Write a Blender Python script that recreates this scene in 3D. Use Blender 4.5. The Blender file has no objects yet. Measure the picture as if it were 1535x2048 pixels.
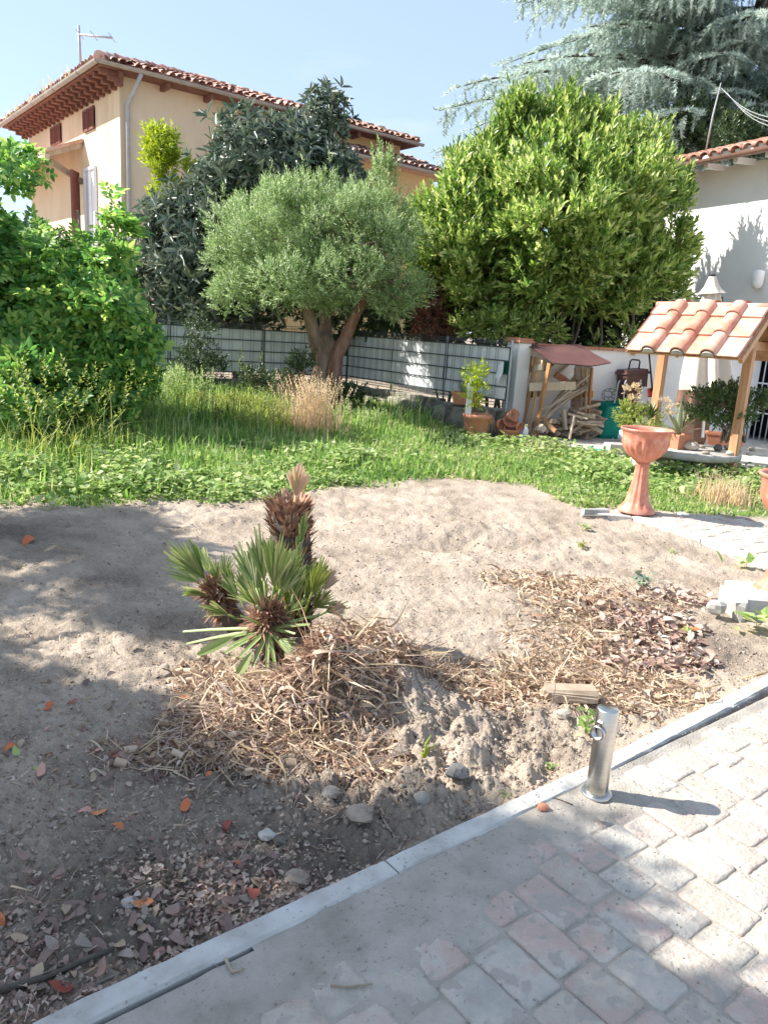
import bpy, math, random
import numpy as np
from mathutils import Vector, Matrix
random.seed(7); rng = np.random.default_rng(7)
scene = bpy.context.scene
col = scene.collection

# ---------------------------------------------------------------- camera
CAM_H = 1.55; PITCH = math.radians(13.4); ROLL = math.radians(3.6); FPX = 1530.0
cF = np.array([0, math.cos(PITCH), -math.sin(PITCH)])
_R0 = np.array([1.0, 0, 0]); _U0 = np.array([0, math.sin(PITCH), math.cos(PITCH)])
cR = math.cos(ROLL)*_R0 + math.sin(ROLL)*_U0
cU = math.cos(ROLL)*_U0 - math.sin(ROLL)*_R0
cC = np.array([0, 0, CAM_H])
cam = bpy.data.cameras.new('camera'); camo = bpy.data.objects.new('camera', cam); col.objects.link(camo)
cam.sensor_fit = 'HORIZONTAL'; cam.sensor_width = 36; cam.lens = 36*FPX/1535
cam.clip_start = 0.05; cam.clip_end = 6000
camo.matrix_world = Matrix(((cR[0], cU[0], -cF[0], 0), (cR[1], cU[1], -cF[1], 0), (cR[2], cU[2], -cF[2], CAM_H), (0, 0, 0, 1)))
scene.camera = camo

# ---------------------------------------------------------------- sun, sky, exposure
SUN_EL = math.radians(41); SUN_AZ = math.radians(174.5)        # azimuth measured from +X, anticlockwise
SUN = np.array([math.cos(SUN_EL)*math.cos(SUN_AZ), math.cos(SUN_EL)*math.sin(SUN_AZ), math.sin(SUN_EL)])
sd = bpy.data.lights.new('sun', 'SUN'); sd.energy = 2.75; sd.angle = math.radians(0.55); sd.color = (1.0, 0.955, 0.88)
so = bpy.data.objects.new('sun', sd); col.objects.link(so)
so.rotation_euler = Vector(SUN).to_track_quat('Z', 'Y').to_euler()
w = bpy.data.worlds.new('World'); scene.world = w; w.use_nodes = True
nt = w.node_tree; nt.nodes.clear()
sky = nt.nodes.new('ShaderNodeTexSky'); sky.sky_type = 'NISHITA'; sky.sun_disc = False
sky.sun_elevation = SUN_EL; sky.sun_rotation = math.radians(90) - SUN_AZ
sky.air_density = 1.0; sky.dust_density = .7; sky.ozone_density = 1.2
bg = nt.nodes.new('ShaderNodeBackground'); bg.inputs['Strength'].default_value = 0.15
# thin bright cloud patches low over the houses
tc = nt.nodes.new('ShaderNodeTexCoord'); mp = nt.nodes.new('ShaderNodeMapping'); mp.inputs['Scale'].default_value = (1, 1, 3.2)
nz = nt.nodes.new('ShaderNodeTexNoise'); nz.inputs['Scale'].default_value = 2.3; nz.inputs['Detail'].default_value = 7; nz.inputs['Roughness'].default_value = .55
rp = nt.nodes.new('ShaderNodeValToRGB'); rp.color_ramp.elements[0].position = .60; rp.color_ramp.elements[0].color = (0, 0, 0, 1)
rp.color_ramp.elements[1].position = .78; rp.color_ramp.elements[1].color = (.55, .55, .55, 1)
mx = nt.nodes.new('ShaderNodeMixRGB'); mx.inputs[2].default_value = (1.9, 1.98, 2.1, 1)
out = nt.nodes.new('ShaderNodeOutputWorld'); L = nt.links.new
L(tc.outputs['Generated'], mp.inputs['Vector']); L(mp.outputs[0], nz.inputs['Vector']); L(nz.outputs['Fac'], rp.inputs[0])
hz = nt.nodes.new('ShaderNodeMixRGB'); hz.inputs[0].default_value = .82; hz.inputs[2].default_value = (0.87, 1.09, 1.44, 1)          # thin even summer haze over the whole sky
L(rp.outputs[0], mx.inputs[0]); L(sky.outputs[0], hz.inputs[1]); L(hz.outputs[0], mx.inputs[1]); L(mx.outputs[0], bg.inputs[0]); L(bg.outputs[0], out.inputs[0])
scene.view_settings.view_transform = 'Standard'; scene.view_settings.look = 'None'
scene.view_settings.exposure = 1.95; scene.view_settings.gamma = 1; scene.view_settings.use_curve_mapping = False
scene.render.engine = 'CYCLES'
scene.cycles.max_bounces = 7; scene.cycles.diffuse_bounces = 4; scene.cycles.transparent_max_bounces = 8

# ---------------------------------------------------------------- from pixels of the survey picture to places in the garden
def ray(x, y): return cF + cR*(x-767.5)/FPX + cU*(1024-y)/FPX
def G(x, y, z=0.0):
    d = ray(x, y); return cC + d*((z-CAM_H)/d[2])
def D(x, y, Y):
    d = ray(x, y); return cC + d*(Y/d[1])
def plane_hit(x, y, p, u):                       # vertical plane through p along u
    d = ray(x, y); n = np.array([-u[1], u[0], 0.0]); return cC + d*(np.dot(np.array(p)-cC, n)/np.dot(d, n))
def hdir(x, y):
    d = ray(x, y)[:2]; d = d/np.linalg.norm(d); return np.array([d[0], d[1], 0.0])

# ---------------------------------------------------------------- objects, parts, tags
def tag(o, label=None, cat=None, group=None, kind=None):
    if label: o['label'] = label
    if cat: o['category'] = cat
    if group: o['group'] = group
    if kind: o['kind'] = kind
    return o
def empty(name, loc, label, cat, group=None, rz=0, kind=None):
    o = bpy.data.objects.new(name, None); col.objects.link(o); o.location = Vector(loc); o.rotation_euler.z = rz
    o.empty_display_size = .1
    return tag(o, label, cat, group, kind)
def link(name, me, mat, parent=None, world=True):
    o = bpy.data.objects.new(name, me); col.objects.link(o)
    if mat is not None and len(me.materials) == 0: me.materials.append(mat)
    if parent is not None:
        o.parent = parent
        if world: o.matrix_parent_inverse = parent_matrix(parent).inverted()
    return o
def parent_matrix(p):
    m = Matrix.LocRotScale(p.location, p.rotation_euler, p.scale)
    if p.parent is not None: m = parent_matrix(p.parent) @ p.matrix_parent_inverse @ m
    return m
def copy_tree(o, parent=None):
    c = o.copy(); col.objects.link(c)
    if parent is not None: c.parent = parent
    for ch in [k for k in bpy.data.objects if k.parent == o]: copy_tree(ch, c)
    return c

def mesh_np(name, V, Fq, smooth=False):
    """V (n,3), Fq (m,k) with k 3 or 4"""
    V = np.asarray(V, dtype=np.float32); Fq = np.asarray(Fq, dtype=np.int32)
    me = bpy.data.meshes.new(name); k = Fq.shape[1]
    me.vertices.add(len(V)); me.vertices.foreach_set('co', V.ravel())
    me.loops.add(Fq.size); me.loops.foreach_set('vertex_index', Fq.ravel())
    me.polygons.add(len(Fq)); me.polygons.foreach_set('loop_start', np.arange(0, Fq.size, k, dtype=np.int32))
    me.polygons.foreach_set('loop_total', np.full(len(Fq), k, dtype=np.int32))
    if smooth: me.polygons.foreach_set('use_smooth', np.ones(len(Fq), dtype=bool))
    me.update(calc_edges=True)
    return me

class MB:
    def __init__(s): s.v = []; s.f = []; s.sm = []
    def add(s, vs, fs, smooth=False):
        b = len(s.v); s.v += [tuple(float(c) for c in v) for v in vs]
        for f in fs: s.f.append([i+b for i in f]); s.sm.append(smooth)
        return s
    def box(s, c, size, rot=None, taper=1.0, jit=0.0, bev=0.0):
        hx, hy, hz = size[0]/2, size[1]/2, size[2]/2
        R = rot if rot is not None else Matrix.Identity(3)
        if bev > 0:
            b = min(bev, hx*.9, hy*.9, hz*.9); P = []
            for sx in (-1, 1):
                for sy in (-1, 1):
                    for sz in (-1, 1):
                        P.append(((sx*hx, sy*(hy-b), sz*(hz-b)), (sx*(hx-b), sy*hy, sz*(hz-b)), (sx*(hx-b), sy*(hy-b), sz*hz)))
            V = []
            for t in P:
                for q in t: V.append(Vector(c)+R@Vector((q[0]+random.uniform(-jit, jit), q[1]+random.uniform(-jit, jit), q[2]+random.uniform(-jit, jit))))
            def I(sx, sy, sz, k): return (((sx > 0)*4+(sy > 0)*2+(sz > 0))*3+k)
            F = []
            for sg in (-1, 1):
                for k in range(3):
                    q = [(-1, -1), (1, -1), (1, 1), (-1, 1)]; ids = []
                    for a, b2 in q:
                        t = [0, 0, 0]; t[k] = sg; t[(k+1) % 3] = a; t[(k+2) % 3] = b2; ids.append(I(*t, k))
                    F.append(ids if sg > 0 else ids[::-1])
            for k in range(3):
                for a in (-1, 1):
                    for b2 in (-1, 1):
                        t0 = [0, 0, 0]; t1 = [0, 0, 0]; t0[k] = -1; t1[k] = 1
                        k1, k2 = (k+1) % 3, (k+2) % 3
                        t0[k1] = t1[k1] = a; t0[k2] = t1[k2] = b2
                        q = [I(*t0, k1), I(*t1, k1), I(*t1, k2), I(*t0, k2)]
                        F.append(q if a*b2 > 0 else q[::-1])
            for sx in (-1, 1):
                for sy in (-1, 1):
                    for sz in (-1, 1):
                        q = [I(sx, sy, sz, 0), I(sx, sy, sz, 1), I(sx, sy, sz, 2)]
                        F.append(q if sx*sy*sz > 0 else q[::-1])
            return s.add(V, F)
        V = []
        for sz in (-1, 1):
            for sy in (-1, 1):
                for sx in (-1, 1):
                    t = taper if sz > 0 else 1.0
                    V.append(Vector(c)+R@Vector((sx*hx*t+random.uniform(-jit, jit), sy*hy*t+random.uniform(-jit, jit), sz*hz+random.uniform(-jit, jit))))
        return s.add(V, [(0, 2, 3, 1), (4, 5, 7, 6), (0, 1, 5, 4), (2, 6, 7, 3), (0, 4, 6, 2), (1, 3, 7, 5)])
    def bar(s, a, b, wx, wy, up=(0, 0, 1), roll=0, jit=0.0, bev=0.0):
        a = Vector(a); b = Vector(b); d = b-a; l = d.length; zz = d.normalized()
        xx = Vector(up).cross(zz)
        if xx.length < 1e-4: xx = Vector((1, 0, 0))
        xx.normalize(); yy = zz.cross(xx); R = Matrix((xx, yy, zz)).transposed()
        if roll: R = R @ Matrix.Rotation(roll, 3, 'Z')
        return s.box((a+b)/2, (wx, wy, l), R, jit=jit, bev=bev)
    def tube(s, pts, radii, n=8, cap=True, smooth=True, squash=None):
        pts = [Vector(p) for p in pts]
        if not hasattr(radii, '__len__'): radii = [radii]*len(pts)
        V = []; pr = None
        for i, p in enumerate(pts):
            t = (pts[min(i+1, len(pts)-1)]-pts[max(i-1, 0)]).normalized()
            if pr is None:
                a = Vector((0, 0, 1)) if abs(t.z) < .9 else Vector((1, 0, 0)); x = a.cross(t).normalized()
            else: x = (pr-t*pr.dot(t)).normalized()
            pr = x; y = t.cross(x)
            for k in range(n):
                an = 2*math.pi*k/n; r = radii[i]
                if squash is not None: r *= squash(k, n, i)
                V.append(p+x*math.cos(an)*r+y*math.sin(an)*r)
        F = []
        for i in range(len(pts)-1):
            for k in range(n): F.append((i*n+k, i*n+(k+1) % n, (i+1)*n+(k+1) % n, (i+1)*n+k))
        s.add(V, F, smooth)
        if cap:
            b = len(s.v)-len(V)
            s.f.append([b+k for k in range(n)][::-1]); s.sm.append(False)
            s.f.append([b+(len(pts)-1)*n+k for k in range(n)]); s.sm.append(False)
        return s
    def lathe(s, prof, c=(0, 0, 0), n=24, smooth=True, mod=None, M=None):
        V = []
        for i, (r, z) in enumerate(prof):
            for k in range(n):
                an = 2*math.pi*k/n; rr = r*(mod(an, i) if mod else 1)
                v = Vector((rr*math.cos(an), rr*math.sin(an), z))
                if M is not None: v = M @ v
                V.append(Vector(c)+v)
        F = []
        for i in range(len(prof)-1):
            for k in range(n): F.append((i*n+k, i*n+(k+1) % n, (i+1)*n+(k+1) % n, (i+1)*n+k))
        return s.add(V, F, smooth)
    def build(s, name, mat, parent=None, label=None, kind=None):
        me = bpy.data.meshes.new(name); me.from_pydata(s.v, [], s.f)
        me.polygons.foreach_set('use_smooth', s.sm); me.update()
        o = link(name, me, mat, parent)
        if label: o['label'] = label
        if kind: o['kind'] = kind
        return o

# ---------------------------------------------------------------- noise
def _h(ix, iy, seed):
    n = (ix.astype(np.int64)*374761393 + iy.astype(np.int64)*668265263 + seed*1442695041) & 0x7fffffff
    n = ((n ^ (n >> 13))*1274126177) & 0x7fffffff
    n = (n ^ (n >> 16)) & 0xffff
    return n/65535.0
def vnoise(x, y, seed=0):
    x = np.asarray(x, float); y = np.asarray(y, float)
    ix = np.floor(x); iy = np.floor(y); fx = x-ix; fy = y-iy
    fx = fx*fx*(3-2*fx); fy = fy*fy*(3-2*fy)
    a = _h(ix, iy, seed); b = _h(ix+1, iy, seed); c = _h(ix, iy+1, seed); d = _h(ix+1, iy+1, seed)
    return (a*(1-fx)+b*fx)*(1-fy)+(c*(1-fx)+d*fx)*fy*1.0
def fbm(x, y, o=4, seed=0, g=.5):
    t = 0; a = 1; s = 0
    for i in range(o): t = t+a*(vnoise(x*2**i+17.3*i, y*2**i-9.1*i, seed+i)-.5); s += a; a *= g
    return t/s*2
def sst(x, a, b):
    t = np.clip((x-a)/(b-a), 0, 1); return t*t*(3-2*t)

# ---------------------------------------------------------------- materials
def nd(nt, t, **k):
    n = nt.nodes.new(t)
    for a, b in k.items(): setattr(n, a, b)
    return n
def newmat(name):
    m = bpy.data.materials.new(name); m.use_nodes = True; nt = m.node_tree
    return m, nt, nt.nodes['Principled BSDF'], nt.links.new
def ramp(nt, cols, poss=None):
    r = nt.nodes.new('ShaderNodeValToRGB'); cr = r.color_ramp
    n = len(cols); poss = poss or [i/(n-1) for i in range(n)]
    while len(cr.elements) < n: cr.elements.new(.5)
    for e, c, p in zip(cr.elements, cols, poss): e.position = p; e.color = (*c, 1)
    return r
def noisy(name, cols, scale=8, detail=6, rough=.85, bump=.3, bscale=None, dist=.01, stretch=(1, 1, 1), metal=0, spec=.3, rnd=None, poss=None, speck=None):
    """surface whose colour wanders through cols; rnd=(amount) shifts it per island/object"""
    m, nt, b, L = newmat(name)
    tc = nd(nt, 'ShaderNodeTexCoord'); mp = nd(nt, 'ShaderNodeMapping'); mp.inputs['Scale'].default_value = stretch
    if rnd and rnd[0] == 'object':            # every piece samples its own patch of the pattern
        oi0 = nd(nt, 'ShaderNodeObjectInfo'); mu = nd(nt, 'ShaderNodeMath', operation='MULTIPLY'); mu.inputs[1].default_value = 61.7; L(oi0.outputs['Random'], mu.inputs[0])
        va = nd(nt, 'ShaderNodeVectorMath', operation='ADD'); L(tc.outputs['Object'], va.inputs[0]); L(mu.outputs[0], va.inputs[1]); L(va.outputs[0], mp.inputs['Vector'])
    else: L(tc.outputs['Object'], mp.inputs['Vector'])
    n1 = nd(nt, 'ShaderNodeTexNoise'); n1.inputs['Scale'].default_value = scale; n1.inputs['Detail'].default_value = detail; n1.inputs['Roughness'].default_value = .62
    L(mp.outputs[0], n1.inputs['Vector'])
    r = ramp(nt, cols, poss or [.3+.4*i/(max(1, len(cols)-1)) for i in range(len(cols))]); fac = n1.outputs['Fac']
    if rnd:
        g = nd(nt, 'ShaderNodeNewGeometry'); oi = nd(nt, 'ShaderNodeObjectInfo')
        src = g.outputs['Random Per Island'] if rnd[0] == 'island' else oi.outputs['Random']
        a = nd(nt, 'ShaderNodeMath', operation='MULTIPLY_ADD'); a.inputs[1].default_value = rnd[1]; a.inputs[2].default_value = -rnd[1]/2
        L(src, a.inputs[0]); a2 = nd(nt, 'ShaderNodeMath', operation='ADD'); L(a.outputs[0], a2.inputs[0]); L(fac, a2.inputs[1]); fac = a2.outputs[0]
    L(fac, r.inputs[0]); colr = r.outputs[0]
    if speck:
        n3 = nd(nt, 'ShaderNodeTexNoise'); n3.inputs['Scale'].default_value = speck[0]; n3.inputs['Detail'].default_value = 2
        L(mp.outputs[0], n3.inputs['Vector'])
        r3 = ramp(nt, [(0, 0, 0), (1, 1, 1)], [speck[1], speck[1]+.05]); L(n3.outputs['Fac'], r3.inputs[0])
        mx = nd(nt, 'ShaderNodeMixRGB'); mx.inputs[2].default_value = (*speck[2], 1); L(r3.outputs[0], mx.inputs[0]); L(colr, mx.inputs[1]); colr = mx.outputs[0]
    L(colr, b.inputs['Base Color']); b.inputs['Roughness'].default_value = rough; b.inputs['Metallic'].default_value = metal
    b.inputs['Specular IOR Level'].default_value = spec
    if bump:
        n2 = nd(nt, 'ShaderNodeTexNoise'); n2.inputs['Scale'].default_value = bscale or scale*4; n2.inputs['Detail'].default_value = 8; n2.inputs['Roughness'].default_value = .65
        L(mp.outputs[0], n2.inputs['Vector'])
        bp = nd(nt, 'ShaderNodeBump'); bp.inputs['Strength'].default_value = bump; bp.inputs['Distance'].default_value = dist
        L(n2.outputs['Fac'], bp.inputs['Height']); L(bp.outputs[0], b.inputs['Normal'])
    return m
def leafmat(name, cols, trans=.35, rough=.42, poss=None, spec=.4, patch=None):
    m, nt, b, L = newmat(name)
    g = nd(nt, 'ShaderNodeNewGeometry'); r = ramp(nt, cols, poss); fac = g.outputs['Random Per Island']
    if patch:
        tc = nd(nt, 'ShaderNodeTexCoord'); n1 = nd(nt, 'ShaderNodeTexNoise'); n1.inputs['Scale'].default_value = patch[0]; n1.inputs['Detail'].default_value = 2
        L(tc.outputs['Object'], n1.inputs['Vector'])
        a = nd(nt, 'ShaderNodeMath', operation='MULTIPLY_ADD'); a.inputs[1].default_value = patch[1]; a.inputs[2].default_value = -patch[1]/2
        L(n1.outputs['Fac'], a.inputs[0]); a2 = nd(nt, 'ShaderNodeMath', operation='ADD'); a2.use_clamp = True; L(a.outputs[0], a2.inputs[0]); L(fac, a2.inputs[1]); fac = a2.outputs[0]
    L(fac, r.inputs[0]); L(r.outputs[0], b.inputs['Base Color'])
    b.inputs['Roughness'].default_value = rough; b.inputs['Specular IOR Level'].default_value = spec
    tr = nd(nt, 'ShaderNodeBsdfTranslucent'); hs = nd(nt, 'ShaderNodeHueSaturation'); hs.inputs['Saturation'].default_value = 1.1; hs.inputs['Value'].default_value = 1.5
    hs.inputs['Hue'].default_value = .49
    L(r.outputs[0], hs.inputs['Color']); L(hs.outputs[0], tr.inputs['Color'])
    mx = nd(nt, 'ShaderNodeMixShader'); mx.inputs[0].default_value = trans
    L(b.outputs[0], mx.inputs[1]); L(tr.outputs[0], mx.inputs[2]); L(mx.outputs[0], nt.nodes['Material Output'].inputs['Surface'])
    return m

# ---------------------------------------------------------------- scattering of many small pieces as one mesh
def rot_from(dirs, roll=None, upref=None):
    """rotation matrices whose +Y follows dirs; +Z as close to upref as possible, turned by roll"""
    d = dirs/np.maximum(np.linalg.norm(dirs, axis=1, keepdims=True), 1e-9); n = len(d)
    up = np.tile(np.array([0, 0, 1.0]), (n, 1)) if upref is None else upref
    x = np.cross(d, up); ln = np.linalg.norm(x, axis=1, keepdims=True)
    x = np.where(ln < 1e-3, np.array([[1.0, 0, 0]]), x/np.maximum(ln, 1e-9)); z = np.cross(x, d)
    if roll is not None:
        c = np.cos(roll)[:, None]; s = np.sin(roll)[:, None]; x, z = x*c+z*s, -x*s+z*c
    return np.stack([x, d, z], axis=2)
def scatter(T, pos, R, sc):
    """T=(verts, faces); returns verts, faces of all copies"""
    TV, TF = T; n = len(pos); sc = np.asarray(sc, float)
    if sc.ndim == 1: sc = sc[:, None]*np.ones(3)
    V = TV[None]*sc[:, None, :]
    V = np.einsum('nij,nkj->nki', R, V)+np.asarray(pos)[:, None, :]
    F = TF[None]+(np.arange(n)*len(TV))[:, None, None]
    return V.reshape(-1, 3), F.reshape(-1, TF.shape[1])
def merge(parts):
    V = []; F = []; b = 0; parts = [p for p in parts if len(p[0])]
    if len({p[1].shape[1] for p in parts}) > 1: parts = [(v, f if f.shape[1] == 3 else np.concatenate([f[:, [0, 1, 2]], f[:, [0, 2, 3]]])) for v, f in parts]
    for v, f in parts: V.append(v); F.append(f+b); b += len(v)
    return np.concatenate(V), np.concatenate(F)
def scat_obj(name, parts, mat, parent=None, smooth=False, kind=None):
    V, F = merge(parts); me = mesh_np(name, V, F, smooth); o = link(name, me, mat, parent)
    if kind: o['kind'] = kind
    return o
def rdir(n): 
    v = rng.normal(size=(n, 3)); return v/np.linalg.norm(v, axis=1, keepdims=True)
# templates along +Y, unit length
def leafT(w=.22, fold=.08, droop=.12, shape=.5):
    V = np.array([[0, 0, 0], [-w, shape*.62, fold], [-w*.72, shape*1.45, fold*.4-droop*.4], [0, 1, -droop], [w*.72, shape*1.45, fold*.4-droop*.4], [w, shape*.62, fold], ])
    return V, np.array([[0, 3, 2, 1], [0, 5, 4, 3]])
def leafD(w=.2, fold=.06, droop=.1):
    V = np.array([[0, 0, 0], [-w, .5, fold], [0, 1, -droop], [w, .5, fold]]); return V, np.array([[0, 2, 1], [0, 3, 2]])
def bladeT(w=.02, bend=.3, seg=3, fold=0):
    V = []; 
    for i in range(seg+1):
        t = i/seg; ww = w*(1-t**1.6)+.0008; y = t*math.cos(bend*t)*(1-.1*bend*t); z = -bend*t*t*.6
        V += [[-ww, y, z], [ww, y, z]]
    F = [[2*i, 2*i+1, 2*i+3, 2*i+2] for i in range(seg)]
    return np.array(V), np.array(F)
def twigT(leaf, n=7, ll=.4, spread=55, seed=0, up=.3, whorl=False):
    """short shoot of unit length along Y with n leaves of length ll"""
    r = np.random.default_rng(seed); pos = []; ds = []
    for i in range(n):
        t = 1.0 if whorl and i > n*.4 else .15+.85*i/(n-1); an = i*2.4+r.uniform(-.4, .4); sp = math.radians(spread*(1.15-.6*t)+r.uniform(-12, 12))
        if i == n-1: sp = .15
        ds.append([math.sin(sp)*math.cos(an), math.cos(sp), math.sin(sp)*math.sin(an)]); pos.append([0, t*.8, 0])
    ds = np.array(ds); pos = np.array(pos)
    R = rot_from(ds, upref=np.tile(np.array([[0, 1.0, 0.001]]), (n, 1)))
    return scatter(leaf, pos, R, ll*r.uniform(.75, 1.15, n))

# ================================================================ MATERIALS
M_soil = noisy('soil', [(.235, .18, .135), (.35, .28, .215), (.445, .36, .28), (.52, .43, .345)], scale=2.2, detail=12, rough=.97, bump=1.0, bscale=42, dist=.022, speck=(90, .63, (.50, .46, .40)))
M_clod = noisy('clod_soil', [(.21, .16, .125), (.34, .275, .215), (.46, .38, .305)], scale=14, rough=.95, bump=.6, bscale=70, dist=.006, rnd=('island', .3))
M_sand = noisy('joint_sand', [(.31, .275, .23), (.42, .375, .32), (.50, .45, .39)], scale=5, detail=9, rough=.95, bump=.9, bscale=110, dist=.007, speck=(95, .68, (.27, .23, .19)))
M_paver = noisy('paver_stone', [(.42, .385, .33), (.54, .485, .41), (.50, .40, .335), (.56, .42, .36), (.57, .52, .45), (.45, .42, .375)], scale=7, detail=12, rough=.9, bump=1.0, bscale=55, dist=.012,
                poss=[.15, .33, .45, .56, .68, .85], rnd=('object', .6), speck=(16, .56, (.44, .395, .34)))
M_paver_i = noisy('paver_stone_plain', [(.44, .42, .39), (.50, .44, .39), (.51, .42, .37), (.54, .51, .46)], scale=5, detail=10, rough=.85, bump=.5, bscale=120, dist=.003, rnd=('island', .6))
M_kerb = noisy('kerb_concrete', [(.36, .335, .295), (.50, .485, .45), (.60, .585, .55)], scale=7, detail=11, rough=.9, bump=.6, bscale=110, dist=.003, speck=(80, .66, (.36, .32, .27)))
M_conc = noisy('old_concrete', [(.30, .28, .25), (.44, .42, .38), (.55, .53, .49)], scale=6, detail=9, rough=.9, bump=.5, bscale=60, dist=.006)
M_darkconc = noisy('weathered_stone', [(.09, .08, .065), (.22, .20, .165), (.36, .34, .29)], scale=5, detail=9, rough=.92, bump=.6, bscale=30, dist=.015, rnd=('object', .2))
M_white = noisy('white_render', [(.72, .72, .705), (.82, .82, .80), (.86, .86, .845)], scale=1.0, rough=.9, bump=.25, bscale=90, dist=.003)
M_cream = noisy('cream_render', [(.55, .43, .29), (.67, .54, .38), (.74, .60, .44), (.63, .50, .35)], scale=1.1, detail=12, rough=.92, bump=.4, bscale=40, dist=.006, stretch=(1, 1, .35), poss=[.28, .45, .6, .75])
M_ochre = noisy('ochre_render', [(.58, .41, .20), (.66, .48, .26)], scale=.9, rough=.9, bump=.3, bscale=60, dist=.004)
M_brickcap = noisy('brick_cap', [(.42, .17, .10), (.52, .24, .16)], scale=9, rough=.85, bump=.4, rnd=('object', .3))
M_tile = noisy('old_roof_tile', [(.34, .19, .15), (.54, .30, .23), (.64, .40, .33), (.50, .40, .35)], scale=5, detail=8, rough=.88, bump=.5, bscale=40, dist=.006, rnd=('island', .5))
M_tile_o = noisy('roof_tile_clay', [(.26, .14, .10), (.44, .21, .145), (.52, .29, .215), (.42, .31, .25)], scale=7, detail=9, rough=.88, bump=.5, bscale=50, dist=.005, rnd=('object', .4))
M_newtile = noisy('new_clay_tile', [(.50, .22, .145), (.64, .34, .245), (.70, .46, .37)], scale=7, detail=9, rough=.75, bump=.2, spec=.4, rnd=('object', .3))
M_terra = noisy('terracotta', [(.46, .19, .115), (.56, .25, .155)], scale=6, detail=8, rough=.7, bump=.15, rnd=('object', .2))
M_plasterra = noisy('terracotta_plastic', [(.46, .16, .10), (.60, .225, .145), (.66, .34, .25)], scale=12, detail=12, rough=.42, bump=.06, spec=.45)
M_gutter = noisy('grey_gutter', [(.30, .27, .24), (.42, .38, .34)], scale=4, rough=.6, bump=.1)
M_brgutter = noisy('brown_gutter', [(.22, .12, .09), (.28, .16, .12)], scale=4, rough=.4, bump=.05)
M_zinc = noisy('zinc_pipe', [(.35, .36, .37), (.45, .46, .47)], scale=5, rough=.5, bump=.1)
M_eaves = noisy('eaves_brick', [(.17, .075, .06), (.25, .12, .09)], scale=8, rough=.9, bump=.3)
M_shutter = noisy('shutter_paint', [(.16, .055, .045), (.22, .08, .06)], scale=8, rough=.6, bump=.1)
M_oldwood = noisy('silver_wood', [(.30, .23, .165), (.44, .355, .265), (.56, .47, .36)], scale=6, detail=9, rough=.85, bump=.5, bscale=24, dist=.006, stretch=(1, 1, .15), rnd=('object', .45))
M_pallet = noisy('orange_wood', [(.40, .20, .09), (.53, .31, .16), (.64, .46, .29)], scale=4, detail=9, rough=.8, bump=.4, bscale=24, dist=.004, stretch=(1, 1, .2), rnd=('object', .45))
M_post = noisy('varnished_wood', [(.40, .20, .10), (.52, .29, .155), (.60, .37, .21)], scale=4, detail=9, rough=.55, bump=.25, bscale=24, dist=.003, stretch=(4, 4, .3))
M_bark = noisy('olive_bark', [(.13, .085, .06), (.28, .195, .14), (.40, .31, .235)], scale=5, detail=9, rough=.92, bump=1.0, bscale=18, dist=.03, stretch=(1.5, 1.5, .35))
M_barkred = noisy('reddish_bark', [(.14, .065, .045), (.28, .145, .105), (.34, .24, .18)], scale=5, detail=9, rough=.92, bump=1.0, bscale=18, dist=.03, stretch=(1.5, 1.5, .35))
M_darkbark = noisy('dark_bark', [(.06, .05, .04), (.13, .11, .09)], scale=6, rough=.92, bump=.7, bscale=20, dist=.02)
M_greybark = noisy('grey_bark', [(.15, .135, .11), (.28, .25, .21)], scale=6, rough=.92, bump=.6, bscale=20, dist=.01)
M_strip = noisy('grey_fence_strip', [(.64, .65, .67), (.71, .72, .74), (.76, .77, .78)], scale=2, detail=8, rough=.5, bump=.15, bscale=8, dist=.01, rnd=('object', .25))
M_wire = noisy('dark_wire', [(.05, .065, .07), (.09, .11, .115)], scale=8, rough=.5, bump=0)
M_green = noisy('green_net', [(.008, .085, .05), (.015, .13, .08)], scale=20, rough=.7, bump=.2)
m, nt, b, L_ = newmat('brushed_steel'); M_steel = m
b.inputs['Metallic'].default_value = 1; b.inputs['Roughness'].default_value = .28; b.inputs['Anisotropic'].default_value = .6
_tc = nd(nt, 'ShaderNodeTexCoord'); _mp = nd(nt, 'ShaderNodeMapping'); _mp.inputs['Scale'].default_value = (6, 6, 300); _n = nd(nt, 'ShaderNodeTexNoise'); _n.inputs['Scale'].default_value = 2; _n.inputs['Detail'].default_value = 5
L_(_tc.outputs['Object'], _mp.inputs[0]); L_(_mp.outputs[0], _n.inputs['Vector'])
_r = ramp(nt, [(.50, .48, .44), (.66, .64, .60)], [.3, .7]); L_(_n.outputs['Fac'], _r.inputs[0]); L_(_r.outputs[0], b.inputs['Base Color'])
_b = nd(nt, 'ShaderNodeBump'); _b.inputs['Strength'].default_value = .08; _b.inputs['Distance'].default_value = .001; L_(_n.outputs['Fac'], _b.inputs['Height']); L_(_b.outputs[0], b.inputs['Normal'])
M_dark = noisy('dark_hollow', [(.01, .01, .01), (.02, .018, .015)], scale=5, rough=.9, bump=0)
M_maroon = noisy('maroon_sheet', [(.105, .05, .05), (.145, .075, .07)], scale=3, rough=.6, bump=.25, bscale=160, dist=.001)
M_bag = noisy('green_bag', [(.0, .22, .165), (.0, .30, .225)], scale=3, rough=.42, bump=.3, bscale=14, dist=.01)
M_brownplastic = noisy('brown_plastic', [(.075, .04, .035), (.11, .06, .05)], scale=5, rough=.5, bump=.1)
M_blackplastic = noisy('black_plastic', [(.015, .015, .017), (.03, .03, .032)], scale=5, rough=.5, bump=.1)
M_whitemetal = noisy('white_metal', [(.74, .75, .76), (.80, .81, .82)], scale=5, rough=.45, bump=.05)
M_bluegrey = noisy('bluegrey_paint', [(.42, .50, .56), (.48, .56, .62)], scale=5, rough=.5, bump=.05)
M_red = noisy('red_plastic', [(.25, .02, .03), (.33, .03, .04)], scale=5, rough=.45, bump=.05)
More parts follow.
